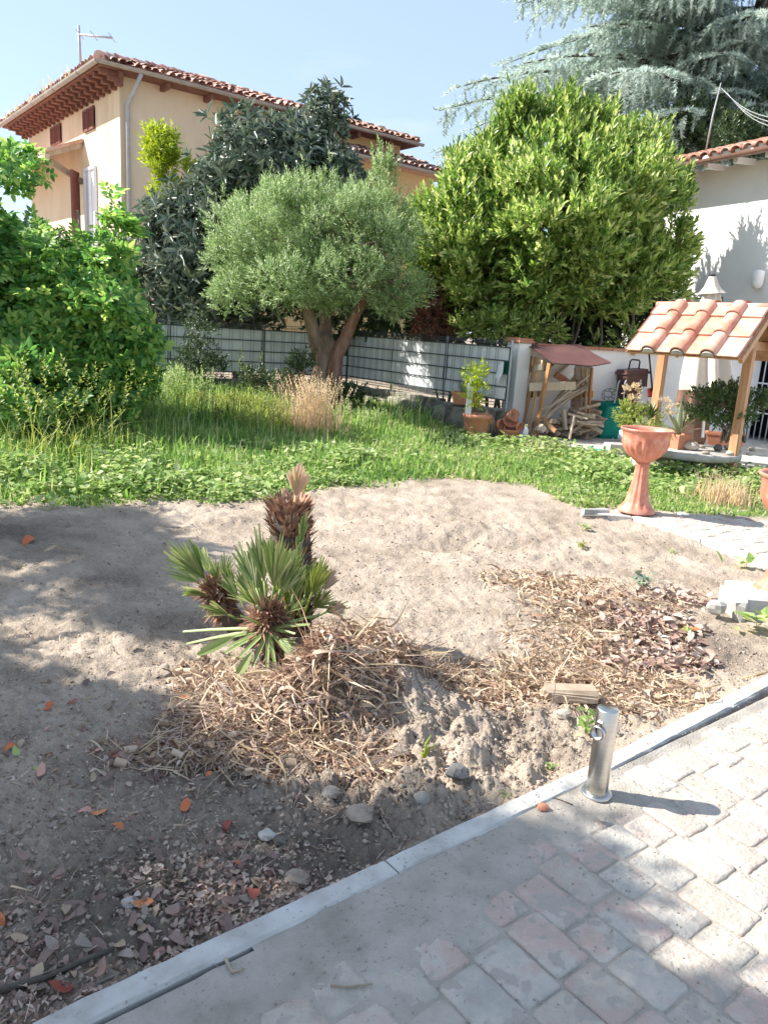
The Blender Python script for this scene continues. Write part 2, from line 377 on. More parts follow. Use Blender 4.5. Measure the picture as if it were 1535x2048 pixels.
M_card = noisy('cardboard', [(.42, .31, .19), (.48, .36, .23)], scale=6, rough=.9, bump=.15)
M_canvas = noisy('beige_canvas', [(.60, .53, .44), (.68, .62, .53)], scale=5, rough=.9, bump=.35, bscale=240, dist=.002)
M_canvasb = noisy('brown_canvas', [(.16, .09, .065), (.24, .14, .105)], scale=5, rough=.9, bump=.35, bscale=240, dist=.002)
M_stone = noisy('river_stone', [(.30, .26, .21), (.46, .40, .33), (.56, .51, .45)], scale=7, rough=.8, bump=.3, rnd=('object', .5))
M_lava = noisy('dark_rock', [(.10, .10, .10), (.19, .185, .18)], scale=9, rough=.9, bump=.8, bscale=30, dist=.01)
m, nt, b, L_ = newmat('window_glass'); M_glass = m
b.inputs['Base Color'].default_value = (.05, .07, .085, 1); b.inputs['Roughness'].default_value = .06; b.inputs['Specular IOR Level'].default_value = .8
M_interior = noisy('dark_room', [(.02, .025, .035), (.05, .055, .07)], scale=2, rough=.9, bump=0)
# dry and green plant matter
M_straw = leafmat('dry_straw', [(.20, .13, .085), (.36, .26, .175), (.55, .43, .29), (.70, .57, .41), (.38, .23, .15), (.60, .48, .36)], trans=.12, rough=.75, spec=.2)
M_curl = leafmat('curled_dry_leaf', [(.18, .10, .07), (.34, .23, .15), (.50, .37, .25), (.66, .53, .39), (.26, .15, .10)], trans=.12, rough=.6, spec=.3)
M_litter = leafmat('brown_litter', [(.17, .10, .085), (.32, .21, .165), (.46, .34, .27), (.60, .49, .41), (.25, .15, .12)], trans=.08, rough=.7, spec=.25)
M_fibre = leafmat('palm_fibre', [(.20, .10, .065), (.33, .18, .115), (.46, .29, .20), (.25, .14, .09), (.52, .38, .27)], trans=.08, rough=.8, spec=.2)
M_grass = leafmat('grass_blades', [(.09, .19, .05), (.17, .31, .075), (.28, .43, .12), (.43, .52, .20), (.58, .55, .32)], trans=.5, rough=.5, poss=[0, .3, .6, .85, 1], patch=(.7, .7))
M_cover = leafmat('ground_ivy', [(.12, .22, .06), (.23, .35, .10), (.36, .46, .17), (.52, .56, .30)], trans=.38, rough=.42, patch=(1.1, .5))
M_drygrass = leafmat('dry_grass', [(.50, .41, .24), (.62, .51, .31), (.68, .55, .38), (.60, .44, .33)], trans=.4, rough=.7)
M_weed = leafmat('yellow_weed', [(.16, .22, .05), (.27, .33, .08), (.38, .40, .12)], trans=.4, rough=.5)
M_olive = leafmat('olive_leaves', [(.12, .20, .08), (.22, .33, .12), (.33, .45, .18), (.45, .54, .29), (.56, .62, .45)], trans=.34, rough=.42, poss=[0, .3, .6, .85, 1], patch=(.9, .3))
M_laurel = leafmat('laurel_leaves', [(.07, .14, .035), (.15, .26, .06), (.28, .40, .10), (.46, .54, .17), (.62, .66, .32)], trans=.45, rough=.34, poss=[0, .3, .55, .8, 1], patch=(.75, .7), spec=.5)
M_loquat = leafmat('loquat_leaves', [(.05, .085, .055), (.085, .13, .085), (.14, .185, .135), (.29, .33, .27), (.22, .26, .12)], trans=.14, rough=.36, spec=.5, patch=(.8, .3))
M_elder = leafmat('elder_leaves', [(.07, .19, .06), (.14, .31, .08), (.27, .45, .11), (.47, .58, .19)], trans=.5, rough=.42, patch=(.5, .5))
M_cedar = leafmat('cedar_needles', [(.20, .27, .23), (.33, .41, .36), (.46, .54, .49), (.62, .68, .63)], trans=.4, rough=.6, patch=(.25, .5))
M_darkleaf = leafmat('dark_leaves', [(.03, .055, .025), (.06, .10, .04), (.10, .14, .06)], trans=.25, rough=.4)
M_yelleaf = leafmat('yellowgreen_leaves', [(.22, .33, .03), (.33, .42, .05), (.42, .47, .08)], trans=.42, rough=.4)
M_redleaf = leafmat('red_brown_leaves', [(.13, .05, .035), (.22, .085, .06), (.28, .13, .09), (.06, .09, .03)], trans=.2, rough=.6)
M_palm = leafmat('palm_leaf', [(.10, .155, .05), (.17, .25, .07), (.28, .35, .12), (.46, .45, .24)], trans=.25, rough=.45)
M_jade = leafmat('succulent', [(.05, .10, .03), (.09, .155, .05), (.15, .21, .08)], trans=.15, rough=.35)
M_agave = leafmat('agave', [(.20, .26, .18), (.28, .33, .22)], trans=.1, rough=.4)
M_agavey = leafmat('agave_edge', [(.55, .52, .22), (.62, .58, .30)], trans=.1, rough=.4)

# ================================================================ GROUND
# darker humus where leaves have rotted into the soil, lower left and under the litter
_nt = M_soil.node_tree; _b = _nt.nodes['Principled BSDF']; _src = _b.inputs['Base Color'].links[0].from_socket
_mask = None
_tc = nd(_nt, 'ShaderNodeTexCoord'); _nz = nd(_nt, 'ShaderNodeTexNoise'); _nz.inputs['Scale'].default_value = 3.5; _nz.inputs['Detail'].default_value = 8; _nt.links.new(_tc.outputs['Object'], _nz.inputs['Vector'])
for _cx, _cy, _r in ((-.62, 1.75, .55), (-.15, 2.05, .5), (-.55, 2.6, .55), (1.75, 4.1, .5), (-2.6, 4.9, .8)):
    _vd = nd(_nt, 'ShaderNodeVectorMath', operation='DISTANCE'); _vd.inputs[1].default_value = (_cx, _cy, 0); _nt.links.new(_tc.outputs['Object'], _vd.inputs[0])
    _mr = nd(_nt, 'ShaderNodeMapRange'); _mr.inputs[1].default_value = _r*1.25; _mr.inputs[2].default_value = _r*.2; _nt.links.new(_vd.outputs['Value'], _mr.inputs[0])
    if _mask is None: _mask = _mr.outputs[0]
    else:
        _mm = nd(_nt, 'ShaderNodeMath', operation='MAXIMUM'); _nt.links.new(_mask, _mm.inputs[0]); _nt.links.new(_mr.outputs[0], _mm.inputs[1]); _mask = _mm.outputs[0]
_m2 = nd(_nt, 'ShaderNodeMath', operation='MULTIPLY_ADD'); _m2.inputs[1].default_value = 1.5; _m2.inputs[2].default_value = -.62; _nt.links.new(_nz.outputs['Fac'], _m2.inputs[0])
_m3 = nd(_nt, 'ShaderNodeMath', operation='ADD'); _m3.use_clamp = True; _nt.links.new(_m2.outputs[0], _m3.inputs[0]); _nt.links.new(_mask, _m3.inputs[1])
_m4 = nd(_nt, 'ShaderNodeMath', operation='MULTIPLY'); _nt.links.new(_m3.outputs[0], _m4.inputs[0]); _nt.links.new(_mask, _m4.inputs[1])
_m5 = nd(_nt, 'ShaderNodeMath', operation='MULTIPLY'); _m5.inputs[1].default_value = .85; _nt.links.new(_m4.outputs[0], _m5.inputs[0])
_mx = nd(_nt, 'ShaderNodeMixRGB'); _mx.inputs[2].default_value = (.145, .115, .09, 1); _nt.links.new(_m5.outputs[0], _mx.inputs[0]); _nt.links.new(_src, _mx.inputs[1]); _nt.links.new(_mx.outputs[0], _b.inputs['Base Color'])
K0 = np.array([-0.698, 1.394]); K1 = np.array([0.814, 2.582]); K2 = np.array([1.953, 3.536])
kd1 = (K1-K0)/np.linalg.norm(K1-K0); kd2 = (K2-K1)/np.linalg.norm(K2-K1)
def kside(x, y):            # distance from the kerb's outer edge; positive on the paved side
    n1 = np.array([kd1[1], -kd1[0]]); n2 = np.array([kd2[1], -kd2[0]])
    a = (x-K1[0])*n1[0]+(y-K1[1])*n1[1]; b = (x-K1[0])*n2[0]+(y-K1[1])*n2[1]
    return np.minimum(a, b)
PK = [G(1262, 1036)[:2], G(1400, 1080)[:2], G(1535, 1132)[:2], G(1640, 1190)[:2]]     # edge of the second path
def poly_in(x, y, P):
    x = np.asarray(x); y = np.asarray(y); c = np.zeros(x.shape, bool); n = len(P)
    for i in range(n):
        x1, y1 = P[i]; x2, y2 = P[(i+1) % n]
        t = ((y1 > y) != (y2 > y)) & (x < (x2-x1)*(y-y1)/(y2-y1+1e-12)+x1); c ^= t
    return c
PATH2 = [tuple(PK[0]), tuple(PK[1]), tuple(PK[2]), tuple(PK[3]), (5.3, 3.9), (6.4, 6.5), (4.2, 6.95), (3.6, 7.15), (2.9, 7.3), (2.05, 7.25), tuple(G(1160, 1027)[:2])]
HEAP = [(-.42, 3.05, .36, .08), (.04, 3.2, .30, .14), (-.12, 2.9, .22, .13), (.15, 3.0, .25, .08), (-.5, 2.75, .3, .05)]
def terrain(x, y, fine=True):
    x = np.asarray(x, float); y = np.asarray(y, float)
    z = sst(y, 7, 10)*.05 + sst(y, 7.5, 13)*sst(-x, -2.2, 1.0)*.27
    z = z - .012
    bed = (1-sst(y, 6.2, 7.8))
    z = z+fbm(x*.55, y*.55, 3, 3)*.05*bed
    z = z+fbm(x*1.6, y*1.6, 3, 31)*.03*bed
    for hx, hy, r, h in HEAP: z = z+h*np.exp(-((x-hx)**2+(y-hy)**2)/(2*(r*.6)**2))
    # raised shoulder of earth left, a scoop in the middle, the trench of litter on the right
    z = z+.10*np.exp(-((x+2.2)**2/.8+(y-4.6)**2/1.2))
    z = z-.07*np.exp(-((x-.55)**2/.14+(y-5.75)**2/.05))+.035*np.exp(-((x-.5)**2/.3+(y-6.15)**2/.05))
    z = z-.04*np.exp(-((x-1.35)**2/.3+(y-4.0)**2/.3))
    z = z+.05*np.exp(-((x-.32)**2/.05+(y-2.75)**2/.04))
    if fine:
        r = np.hypot(x, y); a = (1-sst(r, 7, 9))
        rough = .5+1.0*np.exp(-((x-.3)**2/.35+(y-2.5)**2/.25))+.5*sst(fbm(x*.8, y*.8, 2, 77), -.2, .5)
        n1 = 1-np.abs(fbm(x*9, y*9, 4, 5, .55))*2; n2 = np.abs(fbm(x*5, y*5, 4, 15, .55))
        z = z+a*rough*(n2*.06-.01)+a*.012*(n1-.6)+a*rough*fbm(x*22, y*22, 4, 25, .75)*.034+a*(1-sst(r, 3.5, 6))*.014*fbm(x*50, y*50, 3, 35, .8)
    ks = kside(x, y)
    z = np.where(ks > -.12, z*(1-sst(ks, -.12, 0))+(-.012)*sst(ks, -.12, 0), z)
    z = np.where((ks > .02) & (y < 5.5), -.06, z)
    z = np.where(poly_in(x, y, PATH2) & (ks < 5), -.05, z)
    return z
ths = np.radians(np.concatenate([np.arange(-180, -42, 4), np.arange(-42, 42, .22), np.arange(42, 180, 4)]))
rs = np.concatenate([[.02, .3, .6, .85], np.exp(np.arange(math.log(1.0), math.log(9), .0058)), np.exp(np.arange(math.log(9), math.log(26), .02)), np.exp(np.arange(math.log(26), math.log(4000), .35))])
TH, RR = np.meshgrid(ths, rs); X = np.sin(TH)*RR; Y = np.cos(TH)*RR
Z = terrain(X, Y); nT = len(ths); nR = len(rs)
idx = np.arange(nT*nR).reshape(nR, nT); nx = np.roll(idx, -1, axis=1)
Fq = np.stack([idx[:-1], idx[1:], nx[1:], nx[:-1]], -1).reshape(-1, 4)
me = mesh_np('soil_ground', np.stack([X, Y, Z], -1).reshape(-1, 3), Fq[:, ::-1], True)
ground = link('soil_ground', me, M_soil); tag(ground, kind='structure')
def tz(x, y): return float(terrain(np.array([x]), np.array([y]))[0])
def Gt(px, py, it=4):           # point of the soil seen at a pixel
    z = 0.0
    for _ in range(it):
        p = G(px, py, z); z = tz(p[0], p[1])
    return np.array([p[0], p[1], z])

# ---------------------------------------------------------------- foreground paving
pnorm = np.array([kd1[1], -kd1[0]])
def dust(x, y):                                      # height of the loose earth lying over the stones
    ks = kside(x, y); along = (x-K0[0])*kd1[0]+(y-K0[1])*kd1[1]
    h = -.007+.003*fbm(x*6, y*6, 3, 41)
    wd_ = np.clip(.72-.40*along, .03, .8)                                     # wider towards the left
    h = h+.020*np.clip(1-(ks-.07)/wd_, 0, 1)*sst(fbm(x*2.6, y*2.6, 4, 51), -.55, .35)+.004*sst(fbm(x*3.1, y*3.1, 4, 53), .05, .5)
    bx, by = .80, 2.42
    h = h+.013*np.exp(-((x-bx)**2/.05+(y-by)**2/.02))
    return h+.0022*fbm(x*45, y*45, 3, 61)
u_ = np.arange(-2.6, 6.5, .016); v_ = np.arange(.075, 3.2, .016); UU, VV = np.meshgrid(u_, v_)
SX = K0[0]+UU*kd1[0]+VV*pnorm[0]; SY = K0[1]+UU*kd1[1]+VV*pnorm[1]
# follow the slight bend of the kerb
ksv = kside(SX, SY); sh = (VV-ksv); SX = SX+pnorm[0]*np.maximum(sh, 0)*(ksv < 3)*0; 
SZ = dust(SX, SY); keep = (SY > .6) & (SX < 6)
i2 = np.arange(SX.size).reshape(SX.shape); Fq = np.stack([i2[:-1, :-1], i2[:-1, 1:], i2[1:, 1:], i2[1:, :-1]], -1).reshape(-1, 4)
kf = (keep.ravel()[Fq].all(1)) & (ksv.ravel()[Fq].min(1) > .03)
Fq = Fq[kf]
SZ = np.where(ksv < .10, np.clip(SZ, .001, .006), SZ)
me = mesh_np('pavement', np.stack([SX, SY, SZ], -1).reshape(-1, 3), Fq[:, ::-1], True)
pave = link('pavement', me, M_sand); tag(pave, kind='structure')

def paver_mesh(name, lx, ly, seed, h=.05):
    r = random.Random(seed); n = 20; V = []
    cr_ = [r.uniform(.009, .017) for _ in range(4)]
    def outline(ins, z, j):
        pts = []; q = 0
        for ci, (sx, sy) in enumerate(((1, 1), (-1, 1), (-1, -1), (1, -1))):
            R_ = cr_[ci]; cx, cy = sx*(lx/2-ins-R_), sy*(ly/2-ins-R_); a0 = math.pi/2*ci
            for t in (0, .5, 1): an = a0+math.pi/2*t; pts.append((cx+R_*math.cos(an), cy+R_*math.sin(an), z))
            nx_, ny_ = ((-1, 1), (-1, -1), (1, -1), (1, 1))[ci]
            e0 = pts[-1]; R2 = cr_[(ci+1) % 4]; e1 = ((nx_*(lx/2-ins-R2)) if ci in (0, 2) else nx_*(lx/2-ins), (ny_*(ly/2-ins)) if ci in (0, 2) else ny_*(ly/2-ins-R2))
            for t in (.33, .67): pts.append((e0[0]+(e1[0]-e0[0])*t, e0[1]+(e1[1]-e0[1])*t, z))
        return [(x+rj[k][0]*j*(.4 if k % 5 < 3 else 1), y+rj[k][1]*j*(.4 if k % 5 < 3 else 1), z) for k, (x, y, z) in enumerate(pts)]
    rj = [(r.uniform(-1, 1), r.uniform(-1, 1)) for _ in range(n)]
    V = outline(0, -h, .002)+outline(0, -.006, .0018)+outline(.004, -.0016, .0026)+outline(.014, 0, .004)+[(0, 0, .001)]
    V = [(a, b, c+(r.uniform(-.0008, .0008) if c > -.005 else 0)) for a, b, c in V]
    F = []
    for l in range(3):
        for k in range(n): F.append((l*n+k, l*n+(k+1) % n, (l+1)*n+(k+1) % n, (l+1)*n+k))
    for k in range(n): F.append((3*n+k, 3*n+(k+1) % n, 4*n))
    return V, F
pv_len = [.135, .168, .198]; pvm = {}
for i, l in enumerate(pv_len):
    for s in range(3):
        V, F = paver_mesh('paver', .1295, l-.0045, i*10+s)
        me = bpy.data.meshes.new('paver'); me.from_pydata(V, [], F); me.materials.append(M_paver)
        me.polygons.foreach_set('use_smooth', [True]*len(F)); pvm[(i, s)] = me
cand = []; rr = random.Random(3)
W = .134; nrow = int(6.2/W)
for r_ in range(-int(1.6/W), nrow):
    v0 = .082+rr.uniform(0, .06); 
    while v0 < 2.2:
        li = rr.choice([0, 1, 1, 2, 2]); l = pv_len[li]
        uu = r_*W+W/2; vv = v0+l/2; v0 += l+.002
        x = K0[0]+uu*kd1[0]+vv*pnorm[0]; y = K0[1]+uu*kd1[1]+vv*pnorm[1]
        ks = float(kside(x, y))
        if ks-l/2 < .078: 
            continue
        d = np.array([x, y, 0])-cC; zc = d@cF
        if zc < .3: continue
        px = 767.5+FPX*(d@cR)/zc; py = 1024-FPX*(d@cU)/zc
        vis = -120 < px < 1700 and 1200 < py < 2250
        cand.append((not vis, zc, x, y, li))
cand.sort(key=lambda c: (c[0], c[1]))
ang = math.atan2(kd1[1], kd1[0]); rest = MB()
for n_, (nv, zc, x, y, li) in enumerate(cand):
    if n_ < 280 and not nv:
        o = link('paver', pvm[(li, rr.randrange(3))], None, pave)
        o.location = (x+rr.uniform(-.002, .002), y+rr.uniform(-.002, .002), rr.uniform(-.003, .002)); o.rotation_euler = (rr.uniform(-.012, .012), rr.uniform(-.012, .012), ang+rr.uniform(-.02, .02)+math.pi*rr.randrange(2))
    elif y > .5 and n_ < 900:
        V, F = paver_mesh('p', .1295, pv_len[li]-.0045, n_); c, s = math.cos(ang), math.sin(ang)
        rest.add([(x+a*c-b*s, y+a*s+b*c, z_) for a, b, z_ in V], F, True)
if rest.v: rest.build('far_pavers', M_paver_i, pave, kind='stuff')
# kerb stones
kpts = [(-3.2, None), (-1.0, None), (-.03, None), (.93, None), (1.923, None)]
kw = .078
def kerb(a, b, z0=-.1, z1=.012, seed=0, parent=pave, wdt=kw, mat=M_kerb):
    a = np.array(a); b = np.array(b); d = b-a; l = np.linalg.norm(d); d = d/l; n = np.array([d[1], -d[0]])
    mb = MB(); N = max(2, int(l/.05)); r = random.Random(seed); V = []
    for i in range(N+1):
        p = a+d*(l*i/N); e = .006 if i in (0, N) else 0
        j = [r.uniform(-.0022, .0022) for _ in range(4)]
        for off, z in ((0, z0), (.002+j[0], z1-.010), (.009, z1-e+j[2]), (wdt-.009, z1-e+j[3]), (wdt-.002+j[1], z1-.010), (wdt, z0)):
            q = p+n*off; V.append((q[0], q[1], z))
    F = []
    for i in range(N):
        for k in range(5): F.append((i*6+k, i*6+k+1, (i+1)*6+k+1, (i+1)*6+k))
    F += [tuple(range(6))[::-1], tuple(N*6+k for k in range(6))]
    mb.add(V, F); return mb.build('kerb_stone', mat, parent)
kc = .0035
seg = [K0+kd1*t for t in (-3.0, -2.0, -1.0, -.02)]
for i in range(3): kerb(seg[i]+kd1*kc, seg[i+1]-kd1*kc, seed=i)
kA = K0+kd1*.97; kerb(K0+kd1*(-.02+kc), kA-kd1*kc, seed=5); kerb(kA+kd1*kc, K1-kd1*.001, seed=6)
for i in range(5):
    a = K1+kd2*(i*.98); kerb(a+kd2*kc, a+kd2*(.98-kc), seed=10+i)

# ---------------------------------------------------------------- second path with its edging
mb = MB(); P2 = [(x, y, -.016) for x, y in PATH2]; mb.add(P2, [tuple(range(len(P2)))[::-1]])
path2 = mb.build('garden_path', M_sand, kind='structure')
pd = PK[2]-PK[0]; pd = pd/np.linalg.norm(pd); pn = np.array([-pd[1], pd[0]])       # along the edge, into the path
if pn[0] < 0: pn = -pn
a2 = math.atan2(pd[1], pd[0]); cnt = 0; rr = random.Random(9)
inner = [(x, y) for x, y in PATH2]
lst = []
for r_ in range(0, 40):
    u0 = -3.5+rr.uniform(0, .1)
    while u0 < 4.5:
        li = rr.choice([0, 1, 2]); l = pv_len[li]; uu = u0+l/2; u0 += l+.002; vv = .09+r_*.134+.067
        x, y = PK[0][0]+pd[0]*uu+pn[0]*vv, PK[0][1]+pd[1]*uu+pn[1]*vv
        if y < 4.3 or not poly_in(np.array([x]), np.array([y]), PATH2)[0]: continue
        d = np.array([x, y, 0])-cC; zc = d@cF; px = 767.5+FPX*(d@cR)/zc
        if px > 1650: continue
        lst.append((zc, x, y, li))
lst.sort()
for zc, x, y, li in lst[:290]:
    o = link('paver', pvm[(li, rr.randrange(3))], None, path2); o.location = (x, y, rr.uniform(-.004, .003)); o.rotation_euler = (rr.uniform(-.015, .015), rr.uniform(-.015, .015), a2+math.pi/2+rr.uniform(-.02, .02))
def kerb_l(pts, parent, wdt=.07, z1=.02):
    for i in range(len(pts)-1):
        a, b_ = np.array(pts[i]), np.array(pts[i+1]); d = (b_-a)/np.linalg.norm(b_-a)
        kerb(b_-d*.003, a+d*.003, z0=-.2, z1=z1, seed=30+i, parent=parent, wdt=wdt)
stub0 = G(1163, 1028)[:2]
for a_, b_, s_ in ((PK[0], PK[1], 1), (PK[1], PK[2], 2), (PK[2], PK[3], 3)):
    d = (b_-a_)/np.linalg.norm(b_-a_); kerb(b_-d*.004, a_+d*.004, z0=-.15, z1=.022, seed=s_, parent=path2, wdt=-.075 if False else .075)
kerb(G(1262, 1037)[:2]-np.array([.004, 0]), stub0, z0=-.15, z1=.02, seed=8, parent=path2, wdt=.06)

# ================================================================ TREES AND BUSHES
def crown(lobes, nclump, per, twigs, tl, cr=.3, up=.35, out=.8, inner=.15, seed=1, squash=.8, tip=None, fac=None):
    """lobes: (x,y,z,rx,ry,rz). clumps sit on the lobes' skins, shoots grow from the clumps. Returns parts and clump centres"""
    r = np.random.default_rng(seed); Lb = np.array(lobes, float); Lb[:, 3:] = np.maximum(Lb[:, 3:]-cr*.75, Lb[:, 3:]*.45); wgt = Lb[:, 3]*Lb[:, 5]+Lb[:, 4]*Lb[:, 5]; wgt = wgt/wgt.sum()
    cs = []; ns = []; tries = 0
    while len(cs) < nclump and tries < nclump*30:
        tries += 1
        i = r.choice(len(Lb), p=wgt); d = r.normal(size=3); d /= np.linalg.norm(d)
        if facing is not None and fac and d[1] > fac: continue
        rad = r.uniform(.74, 1.14) if r.random() > inner else r.uniform(.25, .75)
        c = Lb[i, :3]+d*Lb[i, 3:]*rad
        q = (c-Lb[:, :3])/Lb[:, 3:]; q = np.linalg.norm(q, axis=1); q[i] = 9
        if q.min() < .62 and r.random() > inner: continue
        cs.append(c); ns.append(d/Lb[i, 3:]); 
    cs = np.array(cs); ns = np.array(ns); ns /= np.linalg.norm(ns, axis=1, keepdims=True)
    M = len(cs); K = M*per
    ci = np.repeat(np.arange(M), per); d = r.normal(size=(K, 3)); d /= np.linalg.norm(d, axis=1, keepdims=True)
    d = d+ns[ci]*.55; d /= np.linalg.norm(d, axis=1, keepdims=True)
    crs = cr*r.uniform(.65, 1.3, M)
    pos = cs[ci]+d*(crs[ci]*r.uniform(.25, 1, K)**.6)[:, None]*np.array([1, 1, squash])
    td = d*out+ns[ci]*.3+np.array([0, 0, up])+r.normal(size=(K, 3))*.3
    R = rot_from(td, roll=r.uniform(0, 6.28, K)); sc = tl*r.uniform(.7, 1.25, K)
    parts = []; pick = r.integers(0, len(twigs), K)
    for t in range(len(twigs)):
        s = pick == t; parts.append(scatter(twigs[t], pos[s], R[s], sc[s]))
    if tip:   # long straight leaders standing out of the outline
        s = r.random(M) < tip[0]; s &= ns[:, 2] > -.1; c2 = cs[s]; n2 = ns[s]*.5+np.array([0, 0, 1.0]); n2 /= np.linalg.norm(n2, axis=1, keepdims=True)
        for j in range(tip[2]):
            p = c2+n2*(cr*.6+tip[1]*(j/tip[2]))*1.0+r.normal(size=c2.shape)*.02
            parts.append(scatter(twigs[j % len(twigs)], p, rot_from(n2+r.normal(size=n2.shape)*.25, roll=r.uniform(0, 6.28, len(p))), tl*r.uniform(.7, 1.0, len(p))))
    return parts, cs
facing = True
def limb(mb, a, b, r0, r1, sag=.15, n=5, seg=7, seed=0):
    r = random.Random(seed); a = Vector(a); b = Vector(b); P = []
    k = (b-a).length
    for i in range(n+1):
        t = i/n; p = a.lerp(b, t)+Vector((0, 0, sag*k*math.sin(math.pi*t)))
        if 0 < i < n: p += Vector((r.uniform(-1, 1), r.uniform(-1, 1), r.uniform(-1, 1)))*k*.04
        P.append(p)
    mb.tube(P, [r0+(r1-r0)*i/n for i in range(n+1)], seg)
def twiggy(mb, root, cs, n, r0, seed=0, r1=.006, hubs=5):
    r = random.Random(seed); cs = list(cs); r.shuffle(cs)
    for c in cs[:n]: limb(mb, root, c, r0*r.uniform(.5, 1), r1, sag=r.uniform(-.05, .12), n=4, seg=5, seed=r.random())

# --- olive tree
olive = empty('olive_tree', (D(655, 790, 12.7)[0], 12.7, .25), 'round grey-green olive tree with a thick gnarled forked trunk in the fence corner', 'tree')
tb = D(655, 790, 12.7); 
def at(px, py, Y): return Vector(D(px, py, Y))
mb = MB()
def knob(k, n, i): return 1+.16*math.sin(3*2*math.pi*k/n+i*.9)+.09*math.sin(5*2*math.pi*k/n-i)+.07*math.sin(7*2*math.pi*k/n+i*1.7)
mb.tube([at(652, 812, 12.7), at(652, 785, 12.7), at(653, 750, 12.7), at(652, 715, 12.7), at(648, 690, 12.7), at(644, 668, 12.7)], [.34, .26, .215, .215, .19, .12], 18, squash=knob)
mb.build('trunk', M_bark, olive)
mb = MB(); mb.tube([at(640, 715, 12.65), at(630, 680, 12.6), at(622, 650, 12.5), at(612, 612, 12.4), at(585, 560, 12.3), at(560, 500, 12.2)], [.12, .11, .098, .085, .055, .03], 12, squash=knob); mb.build('limb', M_bark, olive)
mb = MB(); mb.tube([at(652, 705, 12.75), at(652, 660, 12.8), at(648, 620, 12.8), at(655, 560, 12.9), at(650, 480, 13)], [.14, .105, .085, .06, .03], 12, squash=knob); mb.build('limb', M_bark, olive)
mb = MB(); mb.tube([at(665, 795, 12.55), at(668, 740, 12.5), at(672, 710, 12.55), at(690, 675, 12.5), at(706, 640, 12.4), at(730, 590, 12.3), at(760, 530, 12.3)], [.15, .13, .112, .098, .082, .055, .03], 12, squash=knob); mb.build('limb', M_barkred, olive)
def el(px, py, Y, wpx, hpx, dy=None):
    p = D(px, py, Y); k = Y/FPX; rx = wpx*k/2; rz = hpx*k/2; return (p[0], p[1], p[2], rx, dy or rx, rz)
oliveT = [twigT(leafD(.13, .03, .12), 11, .30, 50, s) for s in (1, 2, 3)]
ol = [el(545, 480, 12.6, 230, 180), el(700, 490, 12.6, 250, 180), el(635, 440, 12.9, 250, 140), el(480, 545, 12.4, 130, 150), el(780, 550, 12.4, 130, 160), el(610, 560, 12.1, 230, 110), el(560, 560, 12.0, 200, 100), el(700, 565, 12.3, 200, 110), el(465, 590, 12.3, 80, 90), el(790, 600, 12.4, 110, 80), el(750, 430, 12.8, 120, 110)]
parts, cs = crown(ol, 430, 25, oliveT, .20, cr=.21, up=.7, out=.75, seed=4, tip=(.45, .30, 4), inner=.2)
p2, _ = crown([el(770, 350, 12.9, 46, 70)], 9, 14, oliveT, .22, cr=.13, up=1.6, out=.35, seed=5, tip=(.8, .3, 4))
scat_obj('crown', parts+p2, M_olive, olive)
mb = MB(); r_ = random.Random(2)
for i, c in enumerate(cs[:60]): limb(mb, at(*[(590, 560, 12.3), (652, 560, 12.9), (735, 580, 12.3)][i % 3]), c, .035, .006, n=4, seg=5, seed=i)
mb.build('branches', M_bark, olive, kind='stuff')

# --- loquat with big dark leaves
loq = empty('loquat_tree', D(500, 700, 15.6)*[1, 1, 0], 'broad dark loquat tree with long drooping leathery leaves behind the left fence', 'tree')
whorl = [twigT(leafT(.13, .03, .35, .5), 11, .62, 80, s, whorl=True) for s in (5, 6, 7)]
lq = [el(520, 335, 15.6, 260, 150), el(455, 430, 15.4, 190, 190), el(590, 400, 15.6, 220, 210), el(385, 545, 15.2, 180, 220), el(480, 540, 15.2, 210, 220), el(600, 330, 15.9, 160, 120), el(640, 490, 15.8, 130, 240), el(325, 590, 15.2, 110, 160), el(360, 460, 15.5, 110, 140), el(410, 320, 15.5, 70, 70)]
parts, cs = crown(lq, 300, 11, whorl, .34, cr=.36, up=.1, out=.9, seed=11, inner=.25, tip=(.12, .25, 2))
p2, _ = crown([el(650, 240, 15.9, 60, 60)], 8, 9, whorl, .30, cr=.2, up=.5, seed=12)
scat_obj('crown', parts+p2, M_loquat, loq)
mb = MB(); base = Vector(D(470, 680, 15.6)); base.z = .0
limb(mb, base, at(480, 560, 15.6), .14, .11, 0, seg=9)
for i, c in enumerate(cs[:46]): limb(mb, at(480, 560, 15.6), c, .05, .012, n=4, seg=5, seed=i)
mb.build('trunk', M_darkbark, loq)
# --- small yellow-green tree in front of the ochre wall
yg = empty('yellowgreen_tree', D(320, 640, 16.3)*[1, 1, 0], 'slender yellow-green tree top showing left of the dark loquat, against the cream house', 'tree')
T3 = [twigT(leafT(.2, .06, .1), 8, .42, 50, s) for s in (21, 22)]
parts, cs = crown([el(318, 300, 16.3, 62, 70), el(345, 335, 16.3, 60, 60), el(325, 280, 16.3, 40, 40), el(335, 400, 16.3, 50, 80)], 70, 14, T3, .2, cr=.14, up=.9, seed=21, tip=(.3, .15, 2))
scat_obj('crown', parts, M_yelleaf, yg)
mb = MB(); b0 = Vector(D(330, 620, 16.3)); b0.z = 0; limb(mb, b0, at(325, 300, 16.3), .05, .01, 0); mb.build('trunk', M_greybark, yg)

